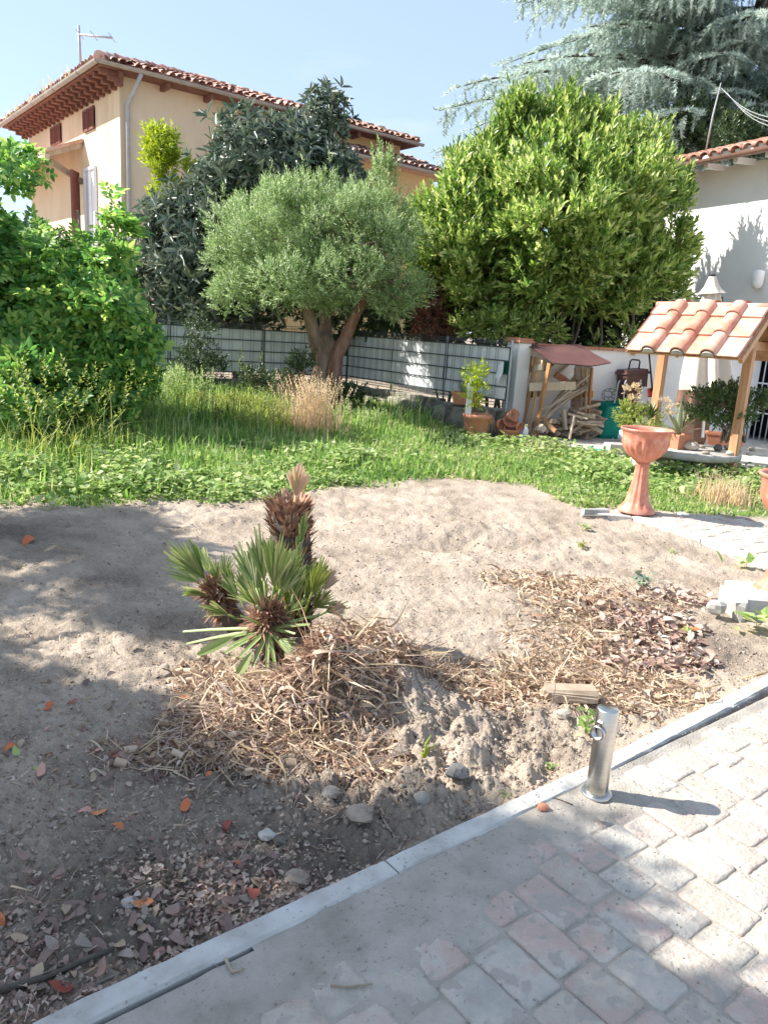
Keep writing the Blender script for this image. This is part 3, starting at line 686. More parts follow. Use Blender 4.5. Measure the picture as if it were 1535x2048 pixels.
# --- tall bright laurel hedge
lau = empty('laurel_bush', (D(1120, 690, 14.3)[0], 14.3, 0), 'huge bright yellow-green laurel bush with many thin stems, taller than the white house eave', 'bush')
lauT = [twigT(leafT(.17, .05, .08), 9, .40, 42, s) for s in (31, 32, 33)]
ll = [el(940, 500, 14.0, 210, 250), el(985, 405, 14.2, 190, 200), el(1070, 345, 14.3, 150, 180), el(1160, 360, 14.2, 200, 180), el(1245, 440, 13.8, 220, 210), el(1120, 460, 13.6, 280, 250),
      el(893, 480, 14.1, 110, 210), el(1280, 400, 14.1, 110, 140), el(1312, 510, 13.9, 110, 180), el(1010, 560, 13.8, 260, 130), el(1200, 560, 13.7, 240, 140), el(1310, 575, 13.9, 90, 90), el(885, 560, 13.9, 110, 120)]
parts, cs = crown(ll, 370, 24, lauT, .32, cr=.24, up=.85, out=.65, seed=31, inner=.14, tip=(.5, .5, 5))
p2, _ = crown([el(1108, 240, 14.3, 56, 100), el(1035, 250, 14.3, 60, 100), el(1190, 265, 14.3, 50, 90), el(1300, 310, 14.2, 50, 70), el(985, 300, 14.3, 50, 60), el(908, 345, 14.3, 46, 70), el(1150, 260, 14.2, 44, 80), el(1245, 300, 14.2, 50, 70), el(950, 345, 14.2, 50, 70), el(1345, 390, 14.1, 46, 70)], 80, 18, lauT, .25, cr=.2, up=1.4, out=.4, seed=32, tip=(.6, .3, 4))
p3, _ = crown([el(1000, 650, 13.2, 110, 40), el(1075, 655, 13.1, 90, 50), el(930, 665, 13.3, 60, 30), el(1200, 690, 13.3, 60, 16), el(1260, 680, 13.3, 70, 20)], 34, 16, lauT, .2, cr=.14, up=.6, seed=33)
scat_obj('crown', parts+p2+p3, M_laurel, lau)
mb = MB(); r_ = random.Random(5)
for i in range(26):
    px = 900+i*17+r_.uniform(-8, 8); Y = 14.2+r_.uniform(-.3, .5)
    a = Vector(D(px, 700, Y)); a.z = 0; b_ = at(px+r_.uniform(-30, 30)+(px-1110)*.1, 480, Y); limb(mb, a, b_, .035, .018, 0, n=6, seg=6, seed=i)
mb.build('stems', M_greybark, lau, kind='stuff')
# dark undergrowth between the stems
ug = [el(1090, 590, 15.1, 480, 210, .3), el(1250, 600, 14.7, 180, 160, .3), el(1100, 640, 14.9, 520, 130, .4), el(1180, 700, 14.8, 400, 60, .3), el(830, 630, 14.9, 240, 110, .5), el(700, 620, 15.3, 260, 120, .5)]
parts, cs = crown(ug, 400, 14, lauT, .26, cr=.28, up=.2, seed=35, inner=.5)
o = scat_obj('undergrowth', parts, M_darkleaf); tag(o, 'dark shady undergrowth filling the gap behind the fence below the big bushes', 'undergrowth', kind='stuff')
# red-brown withered shrub
rb = empty('withered_shrub', D(878, 690, 13.9)*[1, 1, 0], 'withered red-brown shrub standing behind the fence between olive and laurel', 'shrub')
parts, cs = crown([el(872, 620, 13.8, 60, 80), el(882, 660, 13.7, 80, 40), el(860, 580, 13.9, 30, 50)], 44, 14, whorl, .14, cr=.12, up=.1, seed=41)
scat_obj('crown', parts, M_redleaf, rb); mb = MB(); a = Vector(D(880, 700, 13.9)); a.z = 0; limb(mb, a, at(868, 600, 13.9), .02, .006, 0); mb.build('stem', M_darkbark, rb)

# --- elder thicket on the left
def base_at(px, py, Y):
    p = D(px, py, Y); p[2] = tz(p[0], p[1])-.01; return p
eld = empty('elder_bush', (D(90, 760, 9.6)[0], 9.6, 0), 'big fresh-green elder bush with pinnate leaves filling the left edge before the fence', 'bush')
def pinn(seed):
    r = np.random.default_rng(seed); lf = leafT(.24, .05, .18, .5); pos = []; ds = []; s = []
    for t in (.35, .62, .88):
        for sg in (-1, 1): pos.append([0, t, -.12*t*t]); ds.append([sg*math.sin(1.0), math.cos(1.0), -.15]); s.append(.5)
    pos.append([0, .95, -.12]); ds.append([0, 1, -.3]); s.append(.58)
    return scatter(lf, np.array(pos), rot_from(np.array(ds)), np.array(s)*r.uniform(.85, 1.15, 7))
def pinn_cluster(seed):
    r = np.random.default_rng(seed); ps = []; parts = []
    for i in range(5):
        an = i*2.4+r.uniform(-.4, .4); sp = r.uniform(.5, 1.3); d = np.array([[math.sin(sp)*math.cos(an), math.cos(sp), math.sin(sp)*math.sin(an)]])
        parts.append(scatter(pinn(seed*9+i), np.array([[0, .1*i, 0.]]), rot_from(d, upref=np.array([[0, 1.0, .01]])), np.array([r.uniform(.8, 1.1)])))
    return merge(parts)
eldT = [pinn_cluster(s) for s in (1, 2, 3)]
le = [el(2, 538, 9.8, 250, 150), el(137, 573, 9.7, 190, 130), el(32, 628, 9.4, 260, 200), el(177, 628, 9.5, 170, 160), el(-38, 458, 10, 110, 90), el(32, 478, 10, 90, 60), el(92, 688, 9.5, 230, 150), el(-88, 538, 9.6, 200, 320), el(217, 518, 9.8, 100, 80), el(77, 463, 9.9, 70, 70), el(137, 493, 9.8, 60, 70), el(234, 483, 9.8, 70, 60), el(42, 438, 10, 60, 60)]
parts, cs = crown(le, 210, 7, eldT, .19, cr=.22, up=.45, out=.8, seed=51, inner=.15, tip=(.45, .40, 3))
p2, _ = crown([el(215, 640, 9.3, 120, 110), el(255, 700, 9.2, 110, 60), el(60, 730, 9.0, 200, 60)], 34, 6, eldT, .19, cr=.2, up=.3, seed=52)
pw, _ = crown([el(60, 770, 9.0, 260, 130), el(180, 770, 9.2, 180, 100), el(255, 765, 9.6, 110, 70), el(20, 840, 8.4, 160, 90), el(150, 830, 8.7, 200, 60)], 90, 6, eldT, .17, cr=.18, up=.5, seed=54)
p3, _ = crown([el(35, 335, 10, 70, 30)], 6, 4, eldT, .2, cr=.12, up=.4, seed=53)
scat_obj('crown', parts+p2+p3, M_elder, eld)
net_ = empty('nettle_thicket', base_at(120, 860, 8.9), 'dense tangle of broad-leaved green weeds between elder bush and long grass', 'weeds')
scat_obj('foliage', pw, M_elder, net_, kind='stuff')
mb = MB()
for i in range(7):
    a = Vector(D(20+i*30, 800, 9.6+.1*i)); a.z = 0; limb(mb, a, at(-20+i*35, 500-(i % 3)*40, 9.7), .03, .012, 0, n=5, seg=6, seed=i)
mb.build('stems', M_greybark, eld, kind='stuff')

# --- shrubs against the left fence
def shrub(name, lobes, n, per, T, tl, mat, label, base, cr=.12, up=.7, seed=1, bark=M_greybark, tip=None, cat='shrub', stems=5, group=None):
    e = empty(name, base, label, cat, group)
    parts, cs = crown(lobes, n, per, T, tl, cr=cr, up=up, seed=seed, inner=.3, tip=tip)
    scat_obj('foliage', parts, mat, e); mb = MB(); r = random.Random(seed)
    for i in range(stems): limb(mb, Vector(base)+Vector((r.uniform(-.05, .05), r.uniform(-.05, .05), 0)), cs[i % len(cs)], .012, .004, 0, n=4, seg=5, seed=i)
    mb.build('stem', bark, e); return e
def base_at(px, py, Y):
    p = D(px, py, Y); p[2] = tz(p[0], p[1])-.01; return p
smallT = [twigT(leafT(.22, .05, .08), 8, .34, 50, s) for s in (61, 62)]
shrub('privet_shrub', [el(398, 660, 13.0, 60, 70), el(400, 720, 12.9, 90, 80), el(385, 750, 12.9, 70, 60), el(425, 740, 12.9, 60, 60)], 46, 14, smallT, .13, M_darkleaf, 'upright small-leaved shrub growing against the left grey fence', base_at(400, 790, 12.9), seed=61, tip=(.3, .15, 2))
shrub('privet_shrub', [el(400, 645, 12.95, 30, 40), el(415, 690, 12.85, 40, 50)], 16, 12, smallT, .12, M_weed, 'pale sunlit sprig of the fence shrub', base_at(405, 780, 12.85), seed=62) if False else None
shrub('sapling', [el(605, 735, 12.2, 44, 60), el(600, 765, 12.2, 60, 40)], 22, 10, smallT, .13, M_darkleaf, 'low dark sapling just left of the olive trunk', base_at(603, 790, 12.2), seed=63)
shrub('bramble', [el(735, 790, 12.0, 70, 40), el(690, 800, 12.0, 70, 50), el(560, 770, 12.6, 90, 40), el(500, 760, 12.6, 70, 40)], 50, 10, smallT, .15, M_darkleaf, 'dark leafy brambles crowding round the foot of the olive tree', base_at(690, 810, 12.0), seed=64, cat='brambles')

# --- cedar towering behind on the right
ced = empty('cedar_tree', (D(1385, 300, 27)[0], 27, 0), 'towering blue-grey cedar with layered drooping branches rising behind the white house', 'tree')
cx = D(1385, 300, 27)[0]; cy = 27.0
mb = MB(); mb.tube([(cx, cy, 0), (cx, cy, 5), (cx+.1, cy, 9), (cx+.25, cy, 13), (cx, cy, 17), (cx, cy, 22)], [.55, .48, .40, .32, .22, .06], 12)
mb.tube([(cx+.1, cy, 7), (cx+.9, cy-.4, 9), (cx+1.3, cy-.5, 12), (cx+1.7, cy-.5, 16)], [.3, .27, .2, .1], 10); mb.build('trunk', M_darkbark, ced)
mbL = MB(); r_ = random.Random(8); spp = []; spd = []; sps = []
def needle_spray(seed):
    r = np.random.default_rng(seed); lf = (np.array([[-.13, 0, 0], [.13, 0, 0], [0, 1, 0]]), np.array([[0, 1, 2]])); pos = []; ds = []
    for i in range(26):
        t = i/25; an = r.uniform(0, 6.28); pos.append([0, t*.9, -.1*t*t]); sp = r.uniform(.6, 1.2); ds.append([math.sin(sp)*math.cos(an), math.cos(sp)*.8+.2, abs(math.sin(sp)*math.sin(an))*.8-.15])
    V, F = scatter(lf, np.array(pos), rot_from(np.array(ds)), r.uniform(.2, .36, 26)); return V, F
nsT = [needle_spray(s) for s in (1, 2, 3)]
for k in range(135):
    z0 = 7.0+11.5*(k/135)+r_.uniform(-.3, .3); az = r_.uniform(2.5, 4.3) if k % 3 == 0 else r_.uniform(4.0, 5.7) if k % 3 == 1 else r_.uniform(0, 2*math.pi)
    Ln = (8.7*(1-((z0-7)/26)) if z0 > 8 else 6.5)*r_.uniform(.75, 1.05)*(.7 if k % 3 == 1 else 1)
    dx, dy = math.cos(az), math.sin(az); P = []; sx = -dy; sy = dx; bend = r_.uniform(-.15, .15)
    if dy > .6 and r_.random() < .6: continue
    for i in range(9):
        t = i/8; P.append(Vector((cx+dx*Ln*t+sx*bend*Ln*t*t, cy+dy*Ln*t+sy*bend*Ln*t*t, z0+Ln*(.16*t-.27*t*t))))
    mbL.tube(P, [.13*(1-t/8)+.012 for t in range(9)], 6)
    for i in range(int(Ln*4.2)):
        t = .15+.85*(i+r_.random())/(Ln*4.2); j = min(7, int(t*8)); p = P[j].lerp(P[j+1], t*8-j); sg = 1 if i % 2 else -1
        bl = (1.9*(1-t)**.6+.35)*r_.uniform(.6, 1.1); n = max(2, int(bl/.17)); a0 = r_.uniform(.5, 1.1)
        bd = Vector((dx*math.cos(a0)+sx*sg*math.sin(a0), dy*math.cos(a0)+sy*sg*math.sin(a0), 0))
        for q in range(n):
            s = q/n*bl; pp = p+bd*s+Vector((0, 0, -.34*s*s/max(bl, .5)-.03)); 
            spp.append(pp); d = bd+Vector((r_.uniform(-.5, .5), r_.uniform(-.5, .5), -.55*s-.15)); spd.append(d); sps.append(r_.uniform(.35, .6))
            if r_.random() < .5: spp.append(pp+Vector((r_.uniform(-.12, .12), r_.uniform(-.12, .12), r_.uniform(-.25, 0)))); spd.append(Vector((r_.uniform(-.4, .4), r_.uniform(-.4, .4), -.8))); sps.append(r_.uniform(.3, .5))
mbL.build('branches', M_darkbark, ced, kind='stuff')
spp = np.array(spp); spd = np.array(spd); sps = np.array(sps); N = len(spp); pk = rng.integers(0, 3, N)
vis = spp[:, 2] > 6
scat_obj('foliage', [scatter(nsT[t], spp[(pk == t) & vis], rot_from(spd[(pk == t) & vis], roll=rng.uniform(-.6, .6, ((pk == t) & vis).sum())), sps[(pk == t) & vis]) for t in range(3)], M_cedar, ced)
NSPRAY = N
# darker trees behind the roof, right
shrub('photinia_tree', [el(1465, 270, 20, 66, 40)], 22, 12, smallT, .3, M_darkleaf, 'low tree with olive-green and orange young leaves rising just above the white house roof', (D(1460, 300, 20)[0], 20, 0), cr=.3, seed=71, cat='tree', stems=8)
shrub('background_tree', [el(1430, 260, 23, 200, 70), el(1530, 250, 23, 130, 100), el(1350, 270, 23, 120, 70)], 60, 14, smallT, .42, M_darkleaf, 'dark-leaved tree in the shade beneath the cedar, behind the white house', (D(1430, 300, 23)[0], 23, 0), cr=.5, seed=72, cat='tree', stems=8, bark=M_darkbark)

# --- the tree outside the picture on the left, whose shade falls over the bed and the paving
shade = empty('garden_tree', (-6.2, 2.3, 0), 'spreading broadleaf tree beside the bed, its shade dappling the soil and the paving', 'tree')
SHADE_POLY = [(-160, 2250), (-160, 1010), (120, 1012), (250, 1010), (300, 1075), (430, 1110), (450, 1165), (390, 1240), (350, 1330), (420, 1400), (400, 1500), (560, 1560), (720, 1555), (830, 1590), (800, 1660), (930, 1690), (1080, 1690), (1150, 1740), (1330, 1800), (1600, 1880), (1600, 2250)]
SG = [tuple(G(x, y)[:2]) for x, y in SHADE_POLY]
sgx = [p[0] for p in SG]; sgy = [p[1] for p in SG]
r_ = np.random.default_rng(5); shp = []
while len(shp) < 1250:
    x = r_.uniform(-4.2, max(sgx)); y = r_.uniform(.7, 7)
    if not poly_in(np.array([x]), np.array([y]), SG)[0]: continue
    if fbm(np.array([x*2.6]), np.array([y*2.6]), 3, 91)[0] < (-.02 if y > 2.6 else -.08)+r_.uniform(-.06, .06): continue
    if y > 2.9 and r_.random() < .5: continue
    h = 3.0+1.7*r_.random(); t = h/SUN[2]; shp.append(np.array([x, y, 0])+SUN*t)
shp = np.array(shp); K = len(shp); per = 7
pos = np.repeat(shp, per, 0)+r_.normal(size=(K*per, 3))*.095
shT = [twigT(leafT(.24, .05, .1), 7, .42, 60, s) for s in (81, 82)]
td = r_.normal(size=(K*per, 3))+np.array([.3, 0, .2]); pk = r_.integers(0, 2, K*per)
scat_obj('crown', [scatter(shT[t], pos[pk == t], rot_from(td[pk == t]), r_.uniform(.13, .22, (pk == t).sum())) for t in range(2)], M_laurel, shade)
mb = MB(); mb.tube([(-6.2, 2.3, -.1), (-6.1, 2.3, 1), (-6.0, 2.35, 2.2), (-5.8, 2.3, 3)], [.2, .16, .13, .1], 10)
for i in range(40): limb(mb, (-6.0, 2.35, 2.2+.02*i), shp[i*20], .05, .008, .05, n=5, seg=5, seed=i)
mb.build('trunk', M_greybark, shade)

# ================================================================ CREAM HOUSE
hC = D(238, 135, 20.0); ua = hdir(2720, 789); ub = np.array([-ua[1], ua[0], 0.0])       # ua: right facade going away right; ub: left facade going away left
if ub[0] > 0: ub = -ub
zt = hC[2]
def lenon(px, py, u):                       # distance along u from the corner
    p = plane_hit(px, py, hC, u); return float(np.dot((p-hC)[:2], u[:2])), float(p[2])
La = lenon(800, 285, ua)[0]; Lb = lenon(57, 262, ub)[0]
house = empty('cream_house', (hC[0], hC[1], 0), 'two-storey cream house with terracotta hipped roof, brown shutters and long grey gutters', 'house')
def P3(a, b, z): return tuple(hC*[1, 1, 0]+ua*a+ub*b+np.array([0, 0, z]))
mb = MB(); v = [P3(0, 0, -.2), P3(La, 0, -.2), P3(La, Lb, -.2), P3(0, Lb, -.2), P3(0, 0, zt), P3(La, 0, zt), P3(La, Lb, zt), P3(0, Lb, zt)]
mb.add(v, [(0, 1, 5, 4), (1, 2, 6, 5), (2, 3, 7, 6), (3, 0, 4, 7), (4, 5, 6, 7)]); mb.build('wall', M_cream, house)
oa, ob = .62, .62                          # overhang
ze = zt-.16; pit = math.tan(math.radians(17.5)); hr = (Lb/2+ob)*pit
c00 = (-oa, -ob+.25); A0, A1 = -oa, La+.35; B0, B1 = -.48, Lb+ob
mid = (B0+B1)/2; hr = (B1-B0)/2*pit; R0_, R1_ = A0+(mid-B0), A1-(mid-B0)
rz_ = ze+.11
roof = MB(); v = [P3(A0, B0, rz_), P3(A1, B0, rz_), P3(A1, B1, rz_), P3(A0, B1, rz_), P3(R0_, mid, rz_+hr), P3(R1_, mid, rz_+hr)]
roof.add(v, [(0, 1, 5, 4), (1, 2, 5), (2, 3, 4, 5), (3, 0, 4)]); roof_o = roof.build('roof', M_tile, house)
def soffit(): 
    s = MB(); z = ze; v = [P3(A0, B0, z), P3(A1, B0, z), P3(A1, B1, z), P3(A0, B1, z), P3(A0, B0, rz_-.004), P3(A1, B0, rz_-.004), P3(A1, B1, rz_-.004), P3(A0, B1, rz_-.004)]
    s.add(v, [(0, 1, 2, 3), (0, 1, 5, 4), (1, 2, 6, 5), (2, 3, 7, 6), (3, 0, 4, 7)]); return s.build('soffit', M_eaves, house)
soffit()
def halftile(n=5):
    V = []; 
    for j, (y, r) in enumerate(((0, 1.0), (1, .82))):
        for k in range(n+1):
            an = math.pi*k/n; V.append((math.cos(an)*r*.5, y, math.sin(an)*r*.42+(.12 if j == 0 else 0)))
    F = [[k, k+1, n+2+k, n+1+k] for k in range(n)]
    return np.array(V), np.array(F)
HT = halftile()
def tile_slope(p0, p1, up, length, hipL=0, hipR=0, wd=.20, ln=.34, seed=1, clip=None, rows=None):
    """covers a roof plane whose eave runs p0->p1 with barrel tiles; up is the unit vector up the slope"""
    p0 = np.array(p0); p1 = np.array(p1); e = p1-p0; W = np.linalg.norm(e); e = e/W; up = np.array(up)/np.linalg.norm(up); nn = np.cross(e, up)
    r = np.random.default_rng(seed); pos = []; n = int(W/wd); m_ = int(length/ln)
    for j in range(m_):
        for i in range(n):
            s = (i+.5)*wd; t = j*ln
            if s < hipL*t+.05 or s > W-hipR*t-.05: continue
            pos.append(p0+e*(s+r.uniform(-.02, .02))+up*(t-.05+r.uniform(-.02, .02))+nn*r.uniform(.0, .035))
    pos = np.array(pos); R = np.stack([e, up, nn], 1)[None].repeat(len(pos), 0)
    a = r.normal(0, .05, len(pos)); ca, sa = np.cos(a), np.sin(a)
    X_ = R[:, :, 0]*ca[:, None]+R[:, :, 1]*sa[:, None]; Y_ = -R[:, :, 0]*sa[:, None]+R[:, :, 1]*ca[:, None]; R = np.stack([X_, Y_, R[:, :, 2]], 2)
    return scatter(HT, pos, R, np.array([wd*.92, ln*1.12, .17])[None].repeat(len(pos), 0)*r.uniform(.94, 1.06, (len(pos), 1)))
sl = math.cos(math.atan(pit)); 
upA = np.array([*(ub[:2]*sl), math.sin(math.atan(pit))]); upB = np.array([*(ua[:2]*sl), math.sin(math.atan(pit))])
Ls = (mid-B0)/sl
t1 = tile_slope(P3(A0, B0-.03, rz_), P3(A1, B0-.03, rz_), upA, Ls, hipL=sl, hipR=sl, seed=1)
t2 = tile_slope(P3(A0-.03, B1, rz_), P3(A0-.03, B0, rz_), upB, Ls, hipL=sl, hipR=sl, seed=2)
scat_obj('roof_tiles', [t1, t2], M_tile, roof_o, kind='stuff')
# hip and ridge caps
mb = MB(); r_ = random.Random(4)
def caps(a, b, rad=.13, st=.36):
    a = Vector(a); b = Vector(b); L_n = (b-a).length; n = int(L_n/st)
    for i in range(n):
        p = a.lerp(b, i/n); q = a.lerp(b, (i+1.15)/n); off = Vector((r_.uniform(-.02, .02), r_.uniform(-.02, .02), .03+r_.uniform(0, .04)))
        mb.tube([p+off, q+off], [rad, rad*.8], 7)
caps(P3(A0, B0, rz_), P3(R0_, mid, rz_+hr)); caps(P3(R0_, mid, rz_+hr), P3(R1_, mid, rz_+hr)); caps(P3(A1, B0, rz_), P3(R1_, mid, rz_+hr)); caps(P3(A0, B1, rz_), P3(R0_, mid, rz_+hr))
mb.build('ridge_tiles', M_tile, roof_o, kind='stuff')
# stepped eaves rafters
def gut(a, b, name='gutter', mat=M_gutter, rad=.075, seg=2.0, parent=house):
    a = Vector(a); b = Vector(b); d = (b-a).normalized(); L_n = (b-a).length; mb = MB(); side = d.cross(Vector((0, 0, 1))).normalized()
    n = 7
    for (s0, s1, rr_) in [(0, L_n, rad)]+[(k*seg, k*seg+.05, rad*1.12) for k in range(1, int(L_n/seg)+1)]:
        V = []
        for s in (s0, s1):
            for k in range(n+1):
                an = math.pi+math.pi*k/n; V.append(a+d*s+side*math.cos(an)*rr_+Vector((0, 0, math.sin(an)*rr_)))
        mb.add(V, [(k, k+1, n+2+k, n+1+k) for k in range(n)], True)
        V = []
        for s in (s0, s1):
            for k in range(n+1):
                an = math.pi+math.pi*k/n; V.append(a+d*s+side*math.cos(an)*rr_*.9+Vector((0, 0, math.sin(an)*rr_*.9)))
        mb.add(V, [(n+1+k, n+2+k, k+1, k) for k in range(n)], True)
    return mb.build(name, mat, parent)
gut(P3(A0-.1, B0-.08, rz_-.04), P3(A1+.1, B0-.08, rz_-.04)); gut(P3(A0-.08, B1+.1, rz_-.04), P3(A0-.08, B0-.1, rz_-.04))
nb = int(La/1.15)
for i in range(nb+2):
    a = -.1+i*1.15
    if a > La: break
    mb = MB(); q0 = Vector(P3(a, B0+.06, ze-.07)); q1 = Vector(P3(a, .02, ze-.07)); mb.bar(q0, q1, .1, .13); mb.build('rafter', M_eaves, house)
for i in range(int(Lb/.42)+2):
    b_ = -.2+i*.42
    if b_ > Lb+.6: break
    mb = MB()
    mb.bar(P3(A0+.08, b_, ze-.06), P3(-.005, b_, ze-.06), .16, .10); mb.bar(P3(A0+.28, b_, ze-.16), P3(-.005, b_, ze-.16), .15, .09); mb.bar(P3(A0+.45, b_, ze-.25), P3(-.005, b_, ze-.25), .14, .08); mb.build('rafter', M_eaves, house)
# downpipe
dp = [P3(lenon(265, 150, ua)[0], B0-.08, rz_-.1), P3(lenon(262, 180, ua)[0], -.4, zt-.35), P3(lenon(252, 205, ua)[0], -.09, zt-.8), P3(lenon(252, 205, ua)[0], -.09, 0)]
mb = MB(); mb.tube(dp, .052, 8); mb.build('downpipe', M_zinc, house)
# attic shutters on the left facade
def fac_b(px, py): return lenon(px, py, ub)
for (xa, xb, yt, yb) in ((169, 190, 222, 262), (104, 123, 256, 290)):
    b1, z1 = fac_b(xa, yt); b0, _ = fac_b(xb, yt-8); _, z0 = fac_b(xa, yb); z1 = fac_b((xa+xb)/2, yt-3)[1]; z0 = fac_b((xa+xb)/2, yb-3)[1]
    fr = MB(); 
    for zz in (z0, z1): fr.bar(P3(-.03, b0, zz), P3(-.03, b1, zz), .05, .06)
    f = fr.build('shutter', M_shutter, house)
    bm_ = (b0+b1)/2
    st = MB()
    for bb in (b0+.03, bm_-.025, bm_+.025, b1-.03): st.bar(P3(-.045, bb, z0), P3(-.045, bb, z1), .04, .05)
    st.build('stile', M_shutter, f)
    nsl = 9
    for side in ((b0+.05, bm_-.05), (bm_+.05, b1-.05)):
        for k in range(nsl):
            zz = z0+.05+(z1-z0-.1)*(k+.5)/nsl; s = MB(); s.box(np.array(P3(-.04, (side[0]+side[1])/2, zz)), (abs(side[1]-side[0]), .05, .008), Matrix.Rotation(math.atan2(ub[1], ub[0]), 3, 'Z') @ Matrix.Rotation(.6, 3, 'X')); s.build('slat', M_shutter, f)
    bk = MB(); bk.box(np.array(P3(.0, bm_, (z0+z1)/2)), (abs(b1-b0), .02, z1-z0), Matrix.Rotation(math.atan2(ub[1], ub[0]), 3, 'Z')); bk.build('dark_opening', M_dark, f)
# porch canopy on brackets, French window and its shutter
bR = fac_b(168, 290)[0]; bL = fac_b(40, 305)[0]; zc_ = fac_b(150, 292)[1]
cb = Matrix.Rotation(math.atan2(ub[1], ub[0]), 3, 'Z')
cmb = MB(); v = [P3(-.02, bR, zc_), P3(-.02, bL, zc_), P3(-1.0, bL, zc_-.42), P3(-1.0, bR, zc_-.42), P3(-.02, bR, zc_+.09), P3(-.02, bL, zc_+.09), P3(-1.0, bL, zc_-.33), P3(-1.0, bR, zc_-.33)]
cmb.add(v, [(0, 1, 2, 3), (4, 7, 6, 5), (0, 3, 7, 4), (3, 2, 6, 7), (2, 1, 5, 6)]); can = cmb.build('porch_canopy', M_tile, house)
for bb in (bR+.12, (bR+bL)/2, bL-.12):
    mb = MB(); mb.bar(P3(-.02, bb, zc_-.05), P3(-1.02, bb, zc_-.48), .12, .14); mb.build('canopy_beam', M_oldwood, can)
mb = MB(); mb.bar(P3(-.95, bR, zc_-.52), P3(-.95, bL, zc_-.52), .12, .14); mb.build('canopy_beam', M_oldwood, can)
mb = MB(); mb.bar(P3(-.02, bR+.12, zc_-1.0), P3(-.85, bR+.12, zc_-.6), .12, .14); mb.build('bracket', M_oldwood, can)
wb0, wz = fac_b(193, 333); wb1 = fac_b(172, 345)[0]
mb = MB()
for bb in (wb0, wb1, (wb0+wb1)/2): mb.bar(P3(-.03, bb, wz-2.2), P3(-.03, bb, wz), .07, .07)
mb.bar(P3(-.03, wb0, wz), P3(-.03, wb1, wz), .07, .07); fw = mb.build('french_window', M_whitemetal, house)
mb = MB(); mb.box(np.array(P3(0, (wb0+wb1)/2, wz-1.1)), (abs(wb1-wb0), .03, 2.2), cb); mb.build('pane', M_whitemetal, fw)
mb = MB(); mb.bar(P3(-.28, wb1+.05, wz-2.2), P3(-.28, wb1+.05, wz-.05), .5, .05, up=(1, 0, 0)); sh_ = mb.build('shutter', M_shutter, house)
# ---- lower ochre wing
wing = empty('ochre_wing', (D(780, 330, 24)[0], 24, 0), 'lower ochre house wing with its own tiled roof, seen right behind the olive tree', 'house')
wp = D(690, 299, 22.6); def_w = lambda px, py: plane_hit(px, py, wp, ua)
w1 = def_w(875, 346); Lw = np.dot((w1-wp)[:2], ua[:2])+.6; w0_ = wp-ua*2.2
def PW(a, b, z): return tuple(w0_*[1, 1, 0]+ua*a+ub*b*1.0+np.array([0, 0, z]))
Lw += 2.2; zw = wp[2]-.12; inb = -ua[1]*0
bdir = -np.array([ua[1], -ua[0], 0]); bdir = bdir if bdir[1] > 0 else -bdir
def PW(a, b, z): return tuple(w0_*[1, 1, 0]+ua*a+bdir*b+np.array([0, 0, z]))
mb = MB(); v = [PW(0, .4, -.2), PW(Lw-.4, .4, -.2), PW(Lw-.4, 4, -.2), PW(0, 4, -.2), PW(0, .4, zw), PW(Lw-.4, .4, zw), PW(Lw-.4, 4, zw), PW(0, 4, zw)]
mb.add(v, [(0, 1, 5, 4), (1, 2, 6, 5), (2, 3, 7, 6), (3, 0, 4, 7), (4, 5, 6, 7)]); mb.build('wall', M_ochre, wing)
ps = math.tan(math.radians(19)); mb = MB(); v = [PW(0, 0, zw+.1), PW(Lw, 0, zw+.1), PW(Lw, 2.6, zw+.1+2.6*ps), PW(0, 2.6, zw+.1+2.6*ps), PW(0, 0, zw), PW(Lw, 0, zw), PW(Lw, 2.6, zw), PW(0, 2.6, zw)]
mb.add(v, [(0, 1, 2, 3), (0, 4, 5, 1), (1, 5, 6, 2), (4, 7, 6, 5), (3, 2, 6, 7)]); wr = mb.build('roof', M_tile, wing)
upW = np.array([*(bdir[:2]*math.cos(math.radians(19))), math.sin(math.radians(19))])
scat_obj('roof_tiles', [tile_slope(PW(0, -.03, zw+.11), PW(Lw, -.03, zw+.11), upW, 2.75, seed=7)], M_tile, wr, kind='stuff')
gut(PW(0, -.08, zw+.07), PW(Lw+.05, -.08, zw+.07), parent=wing)
mb = MB()
# ochre upper wall piece under the right end of the main eave
mb = MB(); a0_ = lenon(640, 250, ua)[0]; v = [P3(a0_, -.012, zt-3), P3(La+.002, -.012, zt-3), P3(La+.002, -.012, zt-.02), P3(a0_, -.012, zt-.02)]; mb.add(v, [(0, 1, 2, 3)]); mb.build('ochre_render', M_ochre, house)
mb = MB(); q = lenon(657, 240, ua)[0]; mb.tube([P3(q, -.25, zt-.05), P3(q, -.25, zt-.6), P3(q, -.1, zt-.9), P3(q, -.1, zt-3)], .06, 8); mb.build('downpipe', M_whitemetal, house)
# tv aerial
aer = empty('tv_aerial', D(161, 132, 22), 'thin tv aerial mast with one crossbar above the left eave of the cream house', 'aerial')
mb = MB(); mb.tube([D(162, 140, 22.5), D(157, 50, 22.5)], .034, 6); mb.build('mast', M_zinc, aer)
mb = MB(); mb.tube([D(155, 68, 22.5), D(224, 75, 22.0)], .028, 6); mb.build('boom', M_zinc, aer)
for px_, ly in ((160, 5), (188, 6), (224, 3)):
    mb = MB(); c_ = D(px_, 68+(px_-155)*.1, 22.4); mb.tube([c_+[-.04, .35, .0], c_+[.04, -.35, 0]], .011, 5); mb.build('dipole', M_zinc, aer)

